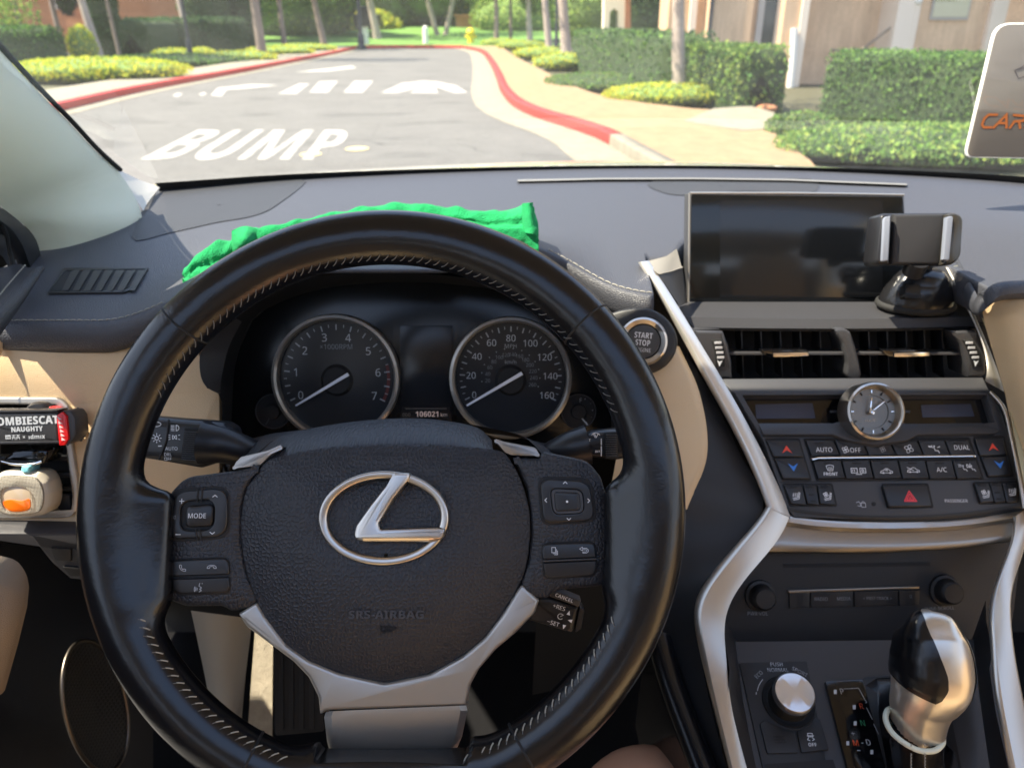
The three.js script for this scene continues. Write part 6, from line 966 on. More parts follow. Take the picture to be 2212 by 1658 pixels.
{ // cream side panels either side of the stack
  mk('side_panel', grid([[[1335, 700, 0.735], [1335, 850, 0.725], [1335, 960, 0.715], [1310, 1100, 0.70]], [[1380, 740, 0.735], [1400, 880, 0.72], [1420, 980, 0.705], [1400, 1110, 0.69]], [[1455, 745, 0.735], [1492, 850, 0.72], [1512, 980, 0.702], [1470, 1100, 0.685]], [[1468, 748, 0.745], [1512, 850, 0.73], [1528, 980, 0.712], [1484, 1100, 0.695]]].map((r) => spline3(r.map((p) => W(...p)), 24))), M.beige, dashboard);
  mk('console_side', grid([[[1470, 742, 0.752], [1512, 850, 0.738], [1530, 960, 0.72], [1500, 1060, 0.70], [1470, 1130, 0.70], [1440, 1250, 0.69], [1420, 1420, 0.66], [1500, 1700, 0.60]], [[1500, 790, 0.748], [1556, 890, 0.74], [1600, 980, 0.726], [1650, 1090, 0.704], [1590, 1180, 0.69], [1505, 1290, 0.662], [1520, 1450, 0.62], [1580, 1700, 0.565]]].map((r) => spline3(r.map((p) => W(...p)), 40))), M.plastic, stack);
  mk('under_panel', grid([[W(1180, 1040, 0.74), W(1500, 1090, 0.72)], [W(1160, 1300, 0.80), W(1440, 1300, 0.74)], [W(1150, 1500, 0.90), W(1430, 1440, 0.78)]]), M.dark, stack);
  const kp = spline3([[1412, 1380, 0.655], [1440, 1480, 0.63], [1480, 1590, 0.60], [1530, 1720, 0.565]].map((p) => W(...p)), 30);
  mk('knee_pad', grid(kp.map((p, i) => { const r = []; for (let k = 0; k <= 8; k++) { const a = -0.4 + k / 8 * 3.4; r.push(p.clone().add(v(0.011 * Math.cos(Math.PI - a) + 0.004, 0.011 * Math.sin(a), 0.004 * Math.sin(a)))); } r.unshift(r[0].clone().add(v(0.002, -0.12, -0.02))); return r; })), M.wheelLeather, stack);
  const st = []; const ks = spline3([[1404, 1400, 0.652], [1430, 1490, 0.628], [1466, 1590, 0.60], [1500, 1680, 0.575]].map((p) => W(...p)), 80); for (let i = 0; i < 80; i += 2) st.push(tube([ks[i], ks[i + 1]], 0.0005, 2, false, 5)); mk('stitching', merge(st), M.threadDim, stack);
  // passenger side: padded roll with stitching and cream panel below
  mk('passenger_panel', grid([[[2120, 655, 0.715], [2160, 640, 0.70], [2230, 640, 0.69], [2400, 640, 0.69]], [[2128, 700, 0.72], [2180, 680, 0.69], [2240, 690, 0.675], [2400, 690, 0.67]], [[2172, 850, 0.728], [2210, 850, 0.70], [2260, 850, 0.68], [2400, 850, 0.66]], [[2200, 1000, 0.72], [2240, 1000, 0.70], [2300, 1000, 0.68], [2400, 1000, 0.66]], [[2215, 1120, 0.715], [2250, 1120, 0.70], [2300, 1120, 0.68], [2400, 1120, 0.66]]].map((r) => spline3(r.map((p) => W(...p)), 20))), M.beige, dashboard);
  mk('passenger_roll', (() => { const q = spline3([[2052, 552, 0.80], [2072, 590, 0.775], [2098, 640, 0.74], [2110, 662, 0.72], [2122, 652, 0.70], [2150, 632, 0.69], [2212, 625, 0.69], [2400, 625, 0.70]].map((p) => W(...p)), 60); return grid(q.map((p) => { const r = []; for (let k = 0; k <= 12; k++) { const a = k / 12 * Math.PI * 2; r.push(p.clone().add(v(0, Math.sin(a) * 0.008, Math.cos(a) * 0.009))); } return r; })); })(), M.dash, dashboard);
}
// ---- start button ----
{
  const t = thing('start_button', 'round engine start button with a silver ring right of the wheel', 'push button', W(1390, 735, 0.71)), f = frameAt(1390, 737, 0.705, 20, -14), s = f.s(1390, 737);
  mk('housing', slab(f, splinePts([[1300, 690], [1330, 672], [1400, 666], [1440, 690], [1462, 735], [1448, 780], [1410, 806], [1360, 806], [1310, 770]], 60), { n0: -0.03, n1: 0, bevel: 0.004, steps: 4 }), M.plastic, t);
  mk('ring', lathe(f, 1390, 737, [[38 * s, 0.001], [39 * s, 0.0045], [44 * s, 0.006], [48 * s, 0.0065], [52 * s, 0.005], [53 * s, 0.0005]], 60), M.silver, t);
  const b = mk('button', lathe(f, 1390, 737, [[0.0001, 0.0036], [30 * s, 0.0042], [36 * s, 0.0038], [38 * s, 0.001]], 48), std([0.05, 0.046, 0.042], 0.4), t);
  printOn(f, 1389, 738, 62, 52, 0.0046, (c, w, h) => { c.fillStyle = '#dcdcdc'; c.textAlign = 'center'; c.textBaseline = 'middle'; c.font = 'bold 17px sans-serif'; c.fillText('START', w / 2, 12, 40); c.fillText('STOP', w / 2, 28, 33); c.font = '11.5px sans-serif'; c.fillText('ENGINE', w / 2, 43, 38); }, b, 'lettering', { k: 3 });
}
// ---- audio unit in the recess below the belt ----
const FA = frameAt(1850, 1290, 0.715, 28, 0);
{
  const t = thing('audio_unit', 'black audio unit with two knobs recessed below the silver belt', 'audio unit', W(1850, 1390, 0.72));
  mk('front_panel', slab(FA, [[1560, 1170], [2210, 1160], [2180, 1400], [1540, 1400]], { n0: -0.01, n1: 0, bevel: 0 }), M.plastic, t);
  mk('disc_slot', slab(FA, [[1692, 1218], [2010, 1214], [2010, 1222], [1694, 1226]], { n0: 0, n1: 0.0006, bevel: 0 }), M.dark, t);
  mk('trim_bar', slab(FA, [[1702, 1275], [1988, 1266], [1987, 1271], [1706, 1281]], { n0: 0, n1: 0.003, bevel: 0.0008 }), M.bronze, t);
  const bx = [1706, 1752, 1846, 1943, 1990]; for (let i = 0; i < 4; i++) mk('audio_button', slab(FA, [[bx[i], 1281 - i * 1.8], [bx[i + 1] - 2, 1279 - i * 1.8], [bx[i + 1] - 4, 1312 - i * 2], [bx[i] + 1, 1314 - i * 2]], { n0: 0, n1: 0.0022, bevel: 0.0006 }), M.button, t);
  const P = (x, y, w, s, z) => printOn(FA, x, y, w, 14, 0.003, txt(s, z, '#8a8c90', '', 'sans-serif'), t, 'lettering', { k: 3 });
  P(1725, 1294, 16, '⏏', 10); P(1774, 1294, 34, 'RADIO', 10); P(1823, 1293, 32, 'MEDIA', 10); P(1896, 1292, 66, '< PRST·TRACK >', 9); P(1966, 1288, 18, '▸II', 9);
  printOn(FA, 1637, 1325, 54, 13, 0.0006, txt('PWR·VOL', 11, '#8a8c90'), t, 'lettering', { k: 3 }); printOn(FA, 2030, 1313, 64, 13, 0.0006, txt('TUNE·SCROLL', 10.5, '#8a8c90'), t, 'lettering', { k: 3, roll: 3 });
  const s = FA.s(1640, 1290); for (const [x, y] of [[1642, 1286], [2040, 1274]]) mk('knob', lathe(FA, x, y, [[0.0001, 0.017], [20 * s, 0.0165], [24 * s, 0.0145], [27 * s, 0.004], [33 * s, 0.003], [34 * s, 0]], 40), M.plastic, t);
}
// ---- shift console ----
const FS = frameAt(1850, 1520, 0.655, 66, 0);
{
  const t = thing('shift_console', 'grey shift console with drive mode knob and gear indicator', 'console', W(1850, 1600, 0.64));
  mk('top_panel', slab(FS, [[1560, 1386], [2150, 1380], [2260, 1720], [1560, 1720]], { n0: -0.012, n1: 0, bevel: 0 }), M.greyPlastic, t);
  mk('mode_plate', slab(FS, [[1597, 1430, 5], [1744, 1427, 5], [1800, 1720], [1662, 1720]], { n0: -0.004, n1: 0.0016, bevel: 0.0008 }), M.plastic, t);
  const f2 = FS, s = f2.s(1705, 1505);
  const k = mk('mode_knob', lathe(f2, 1702, 1516, [[42 * s, 0.0018], [44 * s, 0.004], [43.5 * s, 0.016], [0.001, 0.016]], 60), M.rubber, t); mk('knob_cap', lathe(f2, 1702, 1516, [[43 * s, 0.0155], [43.6 * s, 0.020], [40 * s, 0.0225], [30 * s, 0.0236], [0.0001, 0.024]], 60), phy([0.74, 0.73, 0.72], 0.34, { metalness: 1 }), k);
  mk('knob_well', lathe(f2, 1702, 1516, [[56 * s, 0.0018], [54 * s, 0.0030], [46 * s, 0.0020]], 60), M.dark, t);
  const pr = (x, y, w, h, f, n = 0.002, o = {}) => printOn(FS, x, y, w, h, n, f, t, 'lettering', { k: 3, ...o });
  pr(1679, 1440, 60, 24, txt('PUSH\nNORMAL', 11.5, '#b6b8bc')); pr(1639, 1456, 30, 13, txt('ECO', 11.5, '#b6b8bc'), 0.002, { roll: 38 }); pr(1728, 1450, 42, 13, txt('SPORT', 11.5, '#b6b8bc'), 0.002, { roll: -30 });
  pr(1690, 1490, 130, 90, pen((c) => { c.beginPath(); c.arc(66, 66, 58, 3.5, 4.0); c.stroke(); c.beginPath(); c.arc(66, 66, 58, 5.3, 5.75); c.stroke(); c.beginPath(); c.arc(66, 66, 60, 3.35, 3.42); c.stroke(); c.beginPath(); c.arc(66, 66, 60, 5.9, 5.97); c.stroke(); }, '#b6b8bc', 1.6));
  const b1 = mk('mode_button', slab(FS, [[1642, 1562], [1654, 1553, 4], [1690, 1572, 10], [1716, 1577], [1726, 1625], [1658, 1627]], { n0: 0, n1: 0.0034, bevel: 0.001, r: 3 }), M.plastic, t), b2 = mk('traction_button', slab(FS, [[1722, 1577], [1750, 1566, 8], [1762, 1549, 4], [1773, 1552], [1792, 1618], [1732, 1625]], { n0: 0, n1: 0.0034, bevel: 0.001, r: 3 }), M.plastic, t);
  printOn(FS, 1684, 1597, 28, 20, 0.0038, pen((c) => { for (let j = 0; j < 3; j++) line(c, 3 + j, 4 + j * 6, 24 + j, 3.4 + j * 6); }, '#0a0a0b', 2), b1, 'symbol'); printOn(FS, 1753, 1597, 34, 34, 0.0038, pen((c) => { c.strokeRect(12, 4, 10, 7); line(c, 10, 9, 24, 9); line(c, 12, 13, 9, 17, 14, 19); line(c, 20, 13, 24, 16, 19, 19); c.font = 'bold 10px sans-serif'; c.textAlign = 'center'; c.fillText('OFF', 17, 31); }, '#cfd2d6', 1.5), b2, 'symbol', { k: 3 });
  mk('storage_slot', slab(FS, [[1652, 1650], [1800, 1640], [1830, 1730], [1672, 1730]], { n0: 0.0014, n1: 0.0022, bevel: 0 }), M.dark, t);
  const pn = mk('gear_indicator', slab(FS, [[1783, 1470, 4], [1866, 1466, 4], [1925, 1700], [1842, 1700]], { n0: 0, n1: 0.004, bevel: 0.0012 }), M.gloss, t);
  const g = (s2, x, y, col) => printOn(FS, x, y, 20, 20, 0.0044, txt(s2, 17, col), pn, 'gear_letter', { k: 3 });
  g('P', 1819, 1493, '#d0d2d6'); g('R', 1861, 1525, '#e0572a'); g('N', 1864, 1561, '#2f8a5e'); g('D', 1876, 1603, '#b9bcc0'); g('M', 1849, 1604, '#e0572a'); g('+', 1843, 1584, '#b9bcc0'); g('-', 1863, 1603, '#b9bcc0'); g('–', 1855, 1619, '#b9bcc0');
  printOn(FS, 1855, 1530, 70, 120, 0.0044, pen((c) => { line(c, 15, 18, 48, 16, 54, 40, 57, 46, 54, 48); line(c, 53, 58, 58, 82); line(c, 58, 92, 62, 112); }, '#a9acb0', 1.3), pn, 'gear_path', { k: 2 });
  for (const [x, y] of [[1805, 1494], [1846, 1527], [1848, 1562], [1832, 1605], [1884, 1624]]) mk('gear_lamp', slab(FS, rect(x - 3, y - 5, x + 3, y + 4), { n0: 0.0038, n1: 0.0045, bevel: 0 }), std([0.5, 0.5, 0.52], 0.5), pn);
  mk('gate_surround', slab(FS, [[1862, 1462], [1940, 1455], [2040, 1455], [2090, 1720], [1930, 1720]], { n0: 0, n1: 0.003, bevel: 0.0012, r: 6 }), M.plastic, t);
  mk('right_wall', grid([[W(2130, 1296, 0.66), W(2131, 1340, 0.64), W(2145, 1404, 0.625), W(2138, 1444, 0.61), W(2152, 1540, 0.585), W(2182, 1670, 0.56)], [W(2100, 1380, 0.70), W(2104, 1400, 0.69), W(2110, 1440, 0.675), W(2116, 1500, 0.655), W(2130, 1600, 0.63), W(2150, 1740, 0.59)]]), M.plastic, t);
  mk('left_wall', grid([[W(1564, 1338, 0.64), W(1566, 1382, 0.625), W(1576, 1446, 0.60), W(1573, 1498, 0.588), W(1588, 1560, 0.575), W(1616, 1665, 0.555), W(1645, 1760, 0.535)], [W(1590, 1380, 0.70), W(1592, 1400, 0.69), W(1600, 1470, 0.67), W(1605, 1510, 0.655), W(1618, 1580, 0.635), W(1640, 1690, 0.60), W(1665, 1780, 0.57)]]), M.plastic, t);
}
{ // gear lever
  const t = thing('gear_lever', 'gear lever with silver and black leather knob and pale ring round its boot', 'gear lever', W(1985, 1680, 0.62));
  // lofted knob: stations down the lever [cx, cy, rx(px), rz(m), depth]
  const D = 0.586, tiltLoft = (sts, n = 40, arc = [0, Math.PI * 2]) => { const c = new THREE.CatmullRomCurve3(sts.map((s) => W(s[0], s[1], s[4] ?? D)), false, 'centripetal').getPoints(n), rr2 = (i, k) => { const u = i / n * (sts.length - 1), a = Math.min(sts.length - 2, Math.floor(u)); return lerp(sts[a][k], sts[a + 1][k], u - a); }; return c.map((p, i) => { const row = [], A = c[Math.max(0, i - 1)], B = c[Math.min(n, i + 1)], T = B.clone().sub(A).normalize(), X = v(1, 0, 0).addScaledVector(T, -T.x).normalize(), Z = X.clone().cross(T); if (Z.z < 0) Z.negate(); for (let k = 0; k <= 32; k++) { const an = lerp(arc[0], arc[1], k / 32), co = Math.cos(an), si = Math.sin(an), pw = 0.82; row.push(p.clone().addScaledVector(X, Math.sign(co) * Math.pow(Math.abs(co), pw) * rr2(i, 2) * D / FPX).addScaledVector(Z, Math.sign(si) * Math.pow(Math.abs(si), pw) * rr2(i, 3))); } return row; }); };
  const LR = [[1336, 1996, 2016, 0.002, 0.596], [1339, 1980, 2030, 0.010, 0.594], [1346, 1964, 2042, 0.017, 0.592], [1358, 1951, 2060, 0.0215, 0.589], [1378, 1941, 2074, 0.0245, 0.587], [1411, 1936, 2087, 0.026, 0.585], [1450, 1933, 2091, 0.0265, 0.584], [1479, 1931, 2085, 0.025, 0.584], [1500, 1930, 2069, 0.0225, 0.585], [1520, 1929, 2053, 0.020, 0.587], [1548, 1931, 2041, 0.0185, 0.590], [1580, 1933, 2034, 0.0175, 0.594]];
  const body = LR.map(([y, l, r, rz, d]) => [(l + r) / 2, y, (r - l) / 2, rz, d]);
  const rowsK = tiltLoft(body, 60); mk('knob', grid(rowsK), phy([0.60, 0.555, 0.48], 0.28, { metalness: 0.75 }), t);
  const big = body.map((s) => [s[0], s[1], s[2] * 1.02 + 0.6, s[3] * 1.03, s[4]]), skin = tiltLoft(big, 60);
  const tab = (T, y) => { if (y <= T[0][0]) return T[0][1]; for (let i = 1; i < T.length; i++) if (y <= T[i][0]) return lerp(T[i - 1][1], T[i][1], (y - T[i - 1][0]) / (T[i][0] - T[i - 1][0])); return T.at(-1)[1]; };
  const stat = (i) => { const u = i / 60 * (big.length - 1), k = Math.min(big.length - 2, Math.floor(u)), f = u - k; return [0, 1, 2].map((q) => lerp(big[k][q], big[k + 1][q], f)); };
  const edgeAngle = (xb, cx, rx) => { const q = Math.max(-1, Math.min(1, (xb - cx) / rx)); return Math.acos(Math.sign(q) * Math.pow(Math.abs(q), 1 / 0.82)); };
  const cheek = (T, right, i0, i1) => { const o = []; for (let i = i0; i <= i1; i++) { const [cx, cy, rx] = stat(i), e = edgeAngle(tab(T, cy), cx, rx), a0 = right ? -1.9 : e, a1 = right ? e : 4.6, row = []; for (let k = 0; k <= 24; k++) { const a = lerp(a0, a1, k / 24) / (Math.PI * 2) * 32, b = Math.floor(a), m = ((b % 32) + 32) % 32; row.push(skin[i][m].clone().lerp(skin[i][m + 1], a - b)); } o.push(row); } return o; };
  mk('leather_cheek', grid(cheek([[1336, 1990], [1346, 1976], [1360, 1974], [1401, 1990], [1441, 2004], [1464, 2005], [1482, 1994], [1494, 1977], [1500, 1950], [1502, 1930]], 0, 4, 41)), M.wheelLeather, t);
  mk('leather_cheek', grid(cheek([[1336, 2014], [1343, 2027], [1364, 2053], [1396, 2070], [1437, 2081], [1475, 2081], [1492, 2073], [1500, 2068]], 1, 3, 40)), M.wheelLeather, t);
  const boot = [[1983, 1556, 53, 0.0185, 0.592], [1981, 1590, 52, 0.018, 0.596], [1980, 1625, 52, 0.018, 0.602], [1981, 1652, 55, 0.019, 0.606], [1980, 1690, 66, 0.024, 0.612], [1978, 1740, 90, 0.034, 0.62]];
  mk('boot', grid(tiltLoft(boot, 24).map((r, i) => r.map((p, k) => p.clone().add(v(0.0015 * Math.sin(k * 1.3 + i * 0.2) * i / 24, 0, 0.0015 * Math.cos(k * 1.7) * i / 24))))), M.wheelLeather, t);
  mk('boot_fold', grid([[W(2022, 1592, 0.60), W(2040, 1604, 0.605), W(2052, 1622, 0.612)], [W(2030, 1640, 0.60), W(2056, 1618, 0.603), W(2066, 1630, 0.615)], [W(2040, 1690, 0.60), W(2062, 1680, 0.605), W(2080, 1700, 0.618)]]), M.wheelLeather, t);
  mk('boot_ring', tube([[1918, 1534, 0.598], [1914, 1554, 0.590], [1926, 1580, 0.582], [1952, 1603, 0.575], [1985, 1620, 0.572], [2018, 1621, 0.573], [2036, 1606, 0.58], [2036, 1588, 0.59], [2026, 1570, 0.606], [1990, 1552, 0.62], [1950, 1536, 0.62]].map((p) => W(...p)), 0.0021, 80, true, 10), std([0.62, 0.64, 0.52], 0.5), t);
  mk('boot_surround', grid([[W(1870, 1480, 0.64), W(1895, 1464, 0.645), W(1960, 1460, 0.65)], [W(1895, 1495, 0.63), W(1900, 1480, 0.635), W(1960, 1476, 0.64)], [W(1900, 1560, 0.62), W(1925, 1560, 0.63), W(1960, 1560, 0.64)], [W(1925, 1700, 0.60), W(1945, 1700, 0.61), W(1970, 1700, 0.62)]]), M.wheelLeather, t);
  const st = []; for (const x of [1968, 1998]) for (let y = 1606; y < 1665; y += 7) { if (y > 1611 && y < 1626) continue; st.push(tube([W(x, y, 0.566 + (y - 1606) * 0.00008), W(x + 2, y + 2.4, 0.565 + (y - 1606) * 0.00008), W(x, y + 5, 0.566 + (y - 1606) * 0.00008)], 0.0004, 3, false, 5)); } mk('stitching', merge(st), M.thread, t);
}

// ================= LOOSE THINGS =================
{ // green cloth, loosely folded along the hood
  const t = thing('cleaning_cloth', 'bright green microfibre cloth lying folded on the dashboard behind the wheel', 'cloth', W(800, 520, 0.74));
  const cloth = std([0.0, 0.42, 0.13], 0.95, { bumpMap: rep(T_grit, 7), bumpScale: 0.0035, map: rep(T_grit, 7) });
  cloth.color.setRGB(0.003, 0.32, 0.095);
  // stations: x, y of the upper edge, y of the lower front edge, depth
  const S = [[396, 592, 604, 0.700], [402, 576, 640, 0.698], [430, 545, 640, 0.700], [470, 527, 620, 0.705], [500, 520, 600, 0.71], [512, 502, 580, 0.712], [530, 494, 575, 0.715], [560, 497, 560, 0.72], [620, 485, 545, 0.725], [700, 466, 525, 0.735], [780, 450, 510, 0.74], [860, 441, 505, 0.745], [940, 448, 508, 0.745], [1010, 455, 515, 0.745], [1070, 457, 525, 0.742], [1115, 452, 535, 0.74], [1140, 441, 540, 0.737], [1152, 452, 545, 0.735], [1162, 478, 546, 0.733], [1163, 505, 528, 0.731]];
  const up = spline3(S.map((s) => v(s[0], s[1], s[3] + 0.012)), 140), lo = spline3(S.map((s) => v(s[0], s[2], s[3] - 0.003)), 140), rows = [];
  for (let i = 0; i <= 140; i++) {
    const a = W(up[i].x, up[i].y, up[i].z), b = W(lo[i].x, lo[i].y, lo[i].z), r = [], h = a.distanceTo(b), K = 22;
    const bend = nz(i * 0.09, 2) * 0.006;
    for (let k = 0; k <= K; k++) {
      const s = k / K, p = a.clone().lerp(b, s), bulge = Math.sin(Math.PI * Math.min(1, s * 1.05)) * h * 0.30;
      p.z += bulge * 0.8; p.y += bulge * 0.25 + (s < 0.5 ? 0.004 * nz(i * 0.16, s * 5) : 0);
      const fold = Math.exp(-Math.pow((s - 0.36 + 0.05 * nz(i * 0.07, 8)) / 0.05, 2)); p.z -= fold * 0.004; p.y -= fold * 0.002;
      p.x += 0.0008 * nz(i * 0.3, s * 5, 4); p.y += 0.0007 * nz(i * 0.5, s * 9, 7) + bend * (1 - s) + 0.0030 * Math.sin(s * 13 + 2.4 * nz(i * 0.05, 3)) * (1 - s) - 0.004 * Math.exp(-Math.pow((s - 0.5 - 0.1 * nz(i * 0.04, 9)) / 0.04, 2)); p.z += 0.0010 * nz(i * 0.35, s * 8, 2);
      r.push(p);
    }
    const back = a.clone().add(v(0, -0.004 * 1, -0.022 - 0.01 * nz(i * 0.1, 5))), back2 = a.clone().add(v(0, -0.025, -0.03)); r.unshift(back2, back);
    rows.push(r);
  }
  mk('folded_cloth', grid(rows), cloth, t);
  // second layer: raised lumps and frayed end
  const fl = []; for (let k = 0; k <= 10; k++) { const y = lerp(438, 500, k / 10), jag = 8 * nz(k * 1.7, 3), r = []; for (let j = 0; j <= 6; j++) { const s = j / 6; r.push(W(1128 + s * (24 + jag + k * 1.0), y + s * (k < 3 ? -2 : 6), 0.737 - 0.012 * Math.sin(s * 2.5)).add(v(0, 0.002 * nz(k, j), 0.002))); } fl.push(r); }
  mk('frayed_end', grid(fl), cloth, t);
  const lump = []; for (let k = 0; k <= 12; k++) { const s = k / 12, r = []; for (let j = 0; j <= 8; j++) { const q = j / 8; r.push(W(500 + s * 62, lerp(498 - 10 * Math.sin(s * 3.14), 545, q), 0.712 - 0.016 * Math.sin(q * 3.0) * Math.sin(Math.min(1, s * 1.2) * 3))); } lump.push(r); }
  mk('cloth_fold', grid(lump), cloth, t);
}
{ // phone mount
  const t = thing('phone_mount', 'black phone mount with a suction base on the display shelf', 'phone mount', atY(1972, 668, 1.041));
  const bc = atY(1972, 662, 1.041); bc.z += 0.004;
  const L = (pts, mat, name, sy = 0.72) => { const g = new THREE.LatheGeometry(pts.map((p) => new V2(p[0], p[1])), 56); g.scale(1, 1, sy); g.rotateY(0.12); g.rotateZ(-0.03); g.translate(bc.x, bc.y, bc.z); return mk(name, g, mat, t); };
  L([[0.0001, 0.0005], [0.038, 0.0005], [0.0405, 0.003], [0.040, 0.006], [0.0375, 0.0075]], M.rubber, 'suction_pad');
  const shiny = phy([0.010, 0.010, 0.011], 0.22);
  L([[0.0370, 0.0072], [0.0365, 0.012], [0.033, 0.021], [0.0275, 0.029], [0.021, 0.034]], shiny, 'base_dome');
  L([[0.0285, 0.0285], [0.025, 0.034], [0.020, 0.0385], [0.013, 0.041], [0.0001, 0.042]], shiny, 'base_cap');
  const fr = new Frame(bc.clone().add(v(0.0, 0.02, 0.0262)), 38, 0); mk('lever', slab(fr, [[1955, 612], [1990, 613], [1991, 640, 4], [1956, 638, 4]], { n0: -0.008, n1: 0.0035, bevel: 0.0012, r: 1 }), shiny, t); mk('lever_slot', slab(fr, [[1957, 634], [1991, 636], [1990, 645, 3], [1958, 643, 3]], { n0: 0.002, n1: 0.0044, bevel: 0.0003 }), M.dark, t);
  const dj = 0.735; mk('ball_joint', tube([bc.clone().add(v(0, 0.040, 0)), bc.clone().add(v(0.002, 0.05, 0.002)), W(1975, 568, dj)], 0.007, 12, false, 16), M.dark, t);
  const joint = new THREE.CylinderGeometry(0.0095, 0.0095, 0.014, 20); { const c = W(1978, 577, dj - 0.004); joint.rotateX(0.4); joint.translate(c.x, c.y, c.z); } mk('joint_collar', joint, M.button, t);
  const f = frameAt(1990, 515, 0.718, 20, 3);
  mk('cradle', slab(f, [[1912, 460], [2062, 459], [2052, 572], [1906, 571]], { n0: -0.018, n1: -0.006, bevel: 0.003, steps: 4 }), M.plastic, t);
  mk('rest_pad', slab(f, [[1932, 462], [2042, 461], [2034, 570], [1928, 570]], { n0: -0.007, n1: 0, bevel: 0.003, steps: 4 }), std([0.02, 0.02, 0.023], 0.75), t);
  mk('jaw', slab(f, [[1906, 458, 14], [1930, 462], [1923, 571], [1897, 571, 14], [1895, 560]], { n0: -0.018, n1: 0.006, bevel: 0.004, steps: 4 }), M.button, t); mk('jaw', slab(f, [[2048, 462], [2066, 457, 10], [2085, 468, 16], [2079, 556, 14], [2058, 573, 8], [2038, 571]], { n0: -0.018, n1: 0.006, bevel: 0.004, steps: 4 }), phy([0.03, 0.027, 0.022], 0.3), t);
  const grip = std([0.18, 0.20, 0.25], 0.55); mk('grip_pad', slab(f, [[1911, 468, 8], [1925, 466], [1920, 562], [1905, 566, 6]], { n0: 0.004, n1: 0.0085, bevel: 0.0015 }), grip, t); mk('grip_pad', slab(f, [[2046, 469], [2061, 465, 6], [2052, 564, 6], [2039, 560]], { n0: 0.004, n1: 0.0085, bevel: 0.0015 }), grip, t);
}
{ // clip-on box on the side vent
  const t = thing('vent_clip', 'black clip-on box with red jagged end and white lettering on the side vent', 'vent clip', FB.at(60, 925, 0.01)), n = 0.030;
  const face = std([0.022, 0.022, 0.023], 0.35, { bumpMap: rep(T_grit, 30), bumpScale: 0.0002 });
  mk('body', slab(FB, [[-120, 892], [124, 890], [127, 956], [-120, 959]], { n0: 0.012, n1: n, bevel: 0.002, steps: 3, r: 2 }), face, t);
  mk('rim', slab(FB, [[-120, 886], [124, 885], [124, 891], [-120, 893]], { n0: 0.014, n1: n + 0.001, bevel: 0.0012 }), M.button, t); mk('rim', slab(FB, [[-120, 955], [128, 952], [128, 958], [-120, 962]], { n0: 0.014, n1: n + 0.001, bevel: 0.0012 }), M.button, t);
  mk('red_end', slab(FB, [[120, 897, 3], [133, 889], [143, 900], [147, 948], [138, 962], [126, 963, 3]], { n0: 0.012, n1: n + 0.003, bevel: 0.0015, r: 1 }), phy([0.62, 0.01, 0.012], 0.25), t);
  mk('end_cap', slab(FB, [[132, 888, 2], [152, 888, 4], [161, 902], [164, 938], [156, 952, 4], [141, 962], [148, 948], [144, 900]], { n0: 0.008, n1: n + 0.0005, bevel: 0.002, r: 1 }), M.greyPlastic, t);
  const col = '#a3a8af';
  printOn(FB, 49, 909, 150, 26, n + 0.0004, (c, w, h) => { c.fillStyle = col; c.font = '900 23px sans-serif'; c.textAlign = 'right'; c.textBaseline = 'middle'; c.fillText('ZOMBIESCAT', 149, 13, 146); }, t, 'lettering', { k: 3 });
  printOn(FB, 57, 926, 84, 15, n + 0.0004, (c, w, h) => { c.fillStyle = col; c.font = '900 14px sans-serif'; c.textAlign = 'center'; c.textBaseline = 'middle'; c.fillText('NAUGHTY', 42, 8, 82); }, t, 'lettering', { k: 3 });
  printOn(FB, 58, 943, 92, 15, n + 0.0004, (c, w, h) => { c.fillStyle = c.strokeStyle = col; c.lineWidth = 1.2; c.fillRect(1, 2, 11, 9); c.font = 'bold 12px sans-serif'; c.textBaseline = 'middle'; c.fillText('×', 36, 8); c.font = 'bold 13px sans-serif'; c.fillText('ıdmıx', 48, 8, 42); for (const x of [14, 23]) { line(c, x, 3, x + 8, 3); line(c, x + 1, 6, x + 7, 6); line(c, x + 1, 9, x + 7, 9); line(c, x + 1, 6, x + 1, 13); line(c, x + 7, 6, x + 7, 13); line(c, x + 4, 2, x + 4, 9); } c.fillStyle = '#222'; c.font = 'bold 9px sans-serif'; c.fillText('m', 2.4, 7); }, t, 'lettering', { k: 3 });
  printOn(FB, 133, 926, 20, 58, n + 0.0034, (c) => { c.fillStyle = '#d9b0b0'; for (let k = 0; k < 6; k++) { poly(c, 3 + k, 2 + k * 9, 12 + k * 0.8, 9 + k * 9, 3 + k * 0.8, 9 + k * 9); c.fill(); } }, t, 'teeth_print');
  mk('round_knob', lathe(FB, 98, 892, [[0.0001, 0.016], [0.009, 0.0155], [0.011, 0.012], [0.011, 0.0]], 30), M.button, t); mk('red_tab', slab(FB, splinePts([[104, 879], [120, 881], [130, 889], [122, 892], [110, 886]], 24), { n0: 0.006, n1: 0.016, bevel: 0.001 }), phy([0.62, 0.01, 0.012], 0.25), t);
  mk('black_tongue', slab(FB, [[2, 990, 8], [30, 972, 10], [104, 972, 6], [98, 1000, 10], [80, 1006, 6], [8, 1004, 8]], { n0: -0.004, n1: 0.022, bevel: 0.004, steps: 4 }), M.gloss, t); mk('tongue_trim', tube([FB.at(3, 996, 0.0225), FB.at(30, 1002, 0.023), FB.at(70, 1002, 0.023), FB.at(90, 996, 0.0225)], 0.0013, 20), M.chrome, t);
}
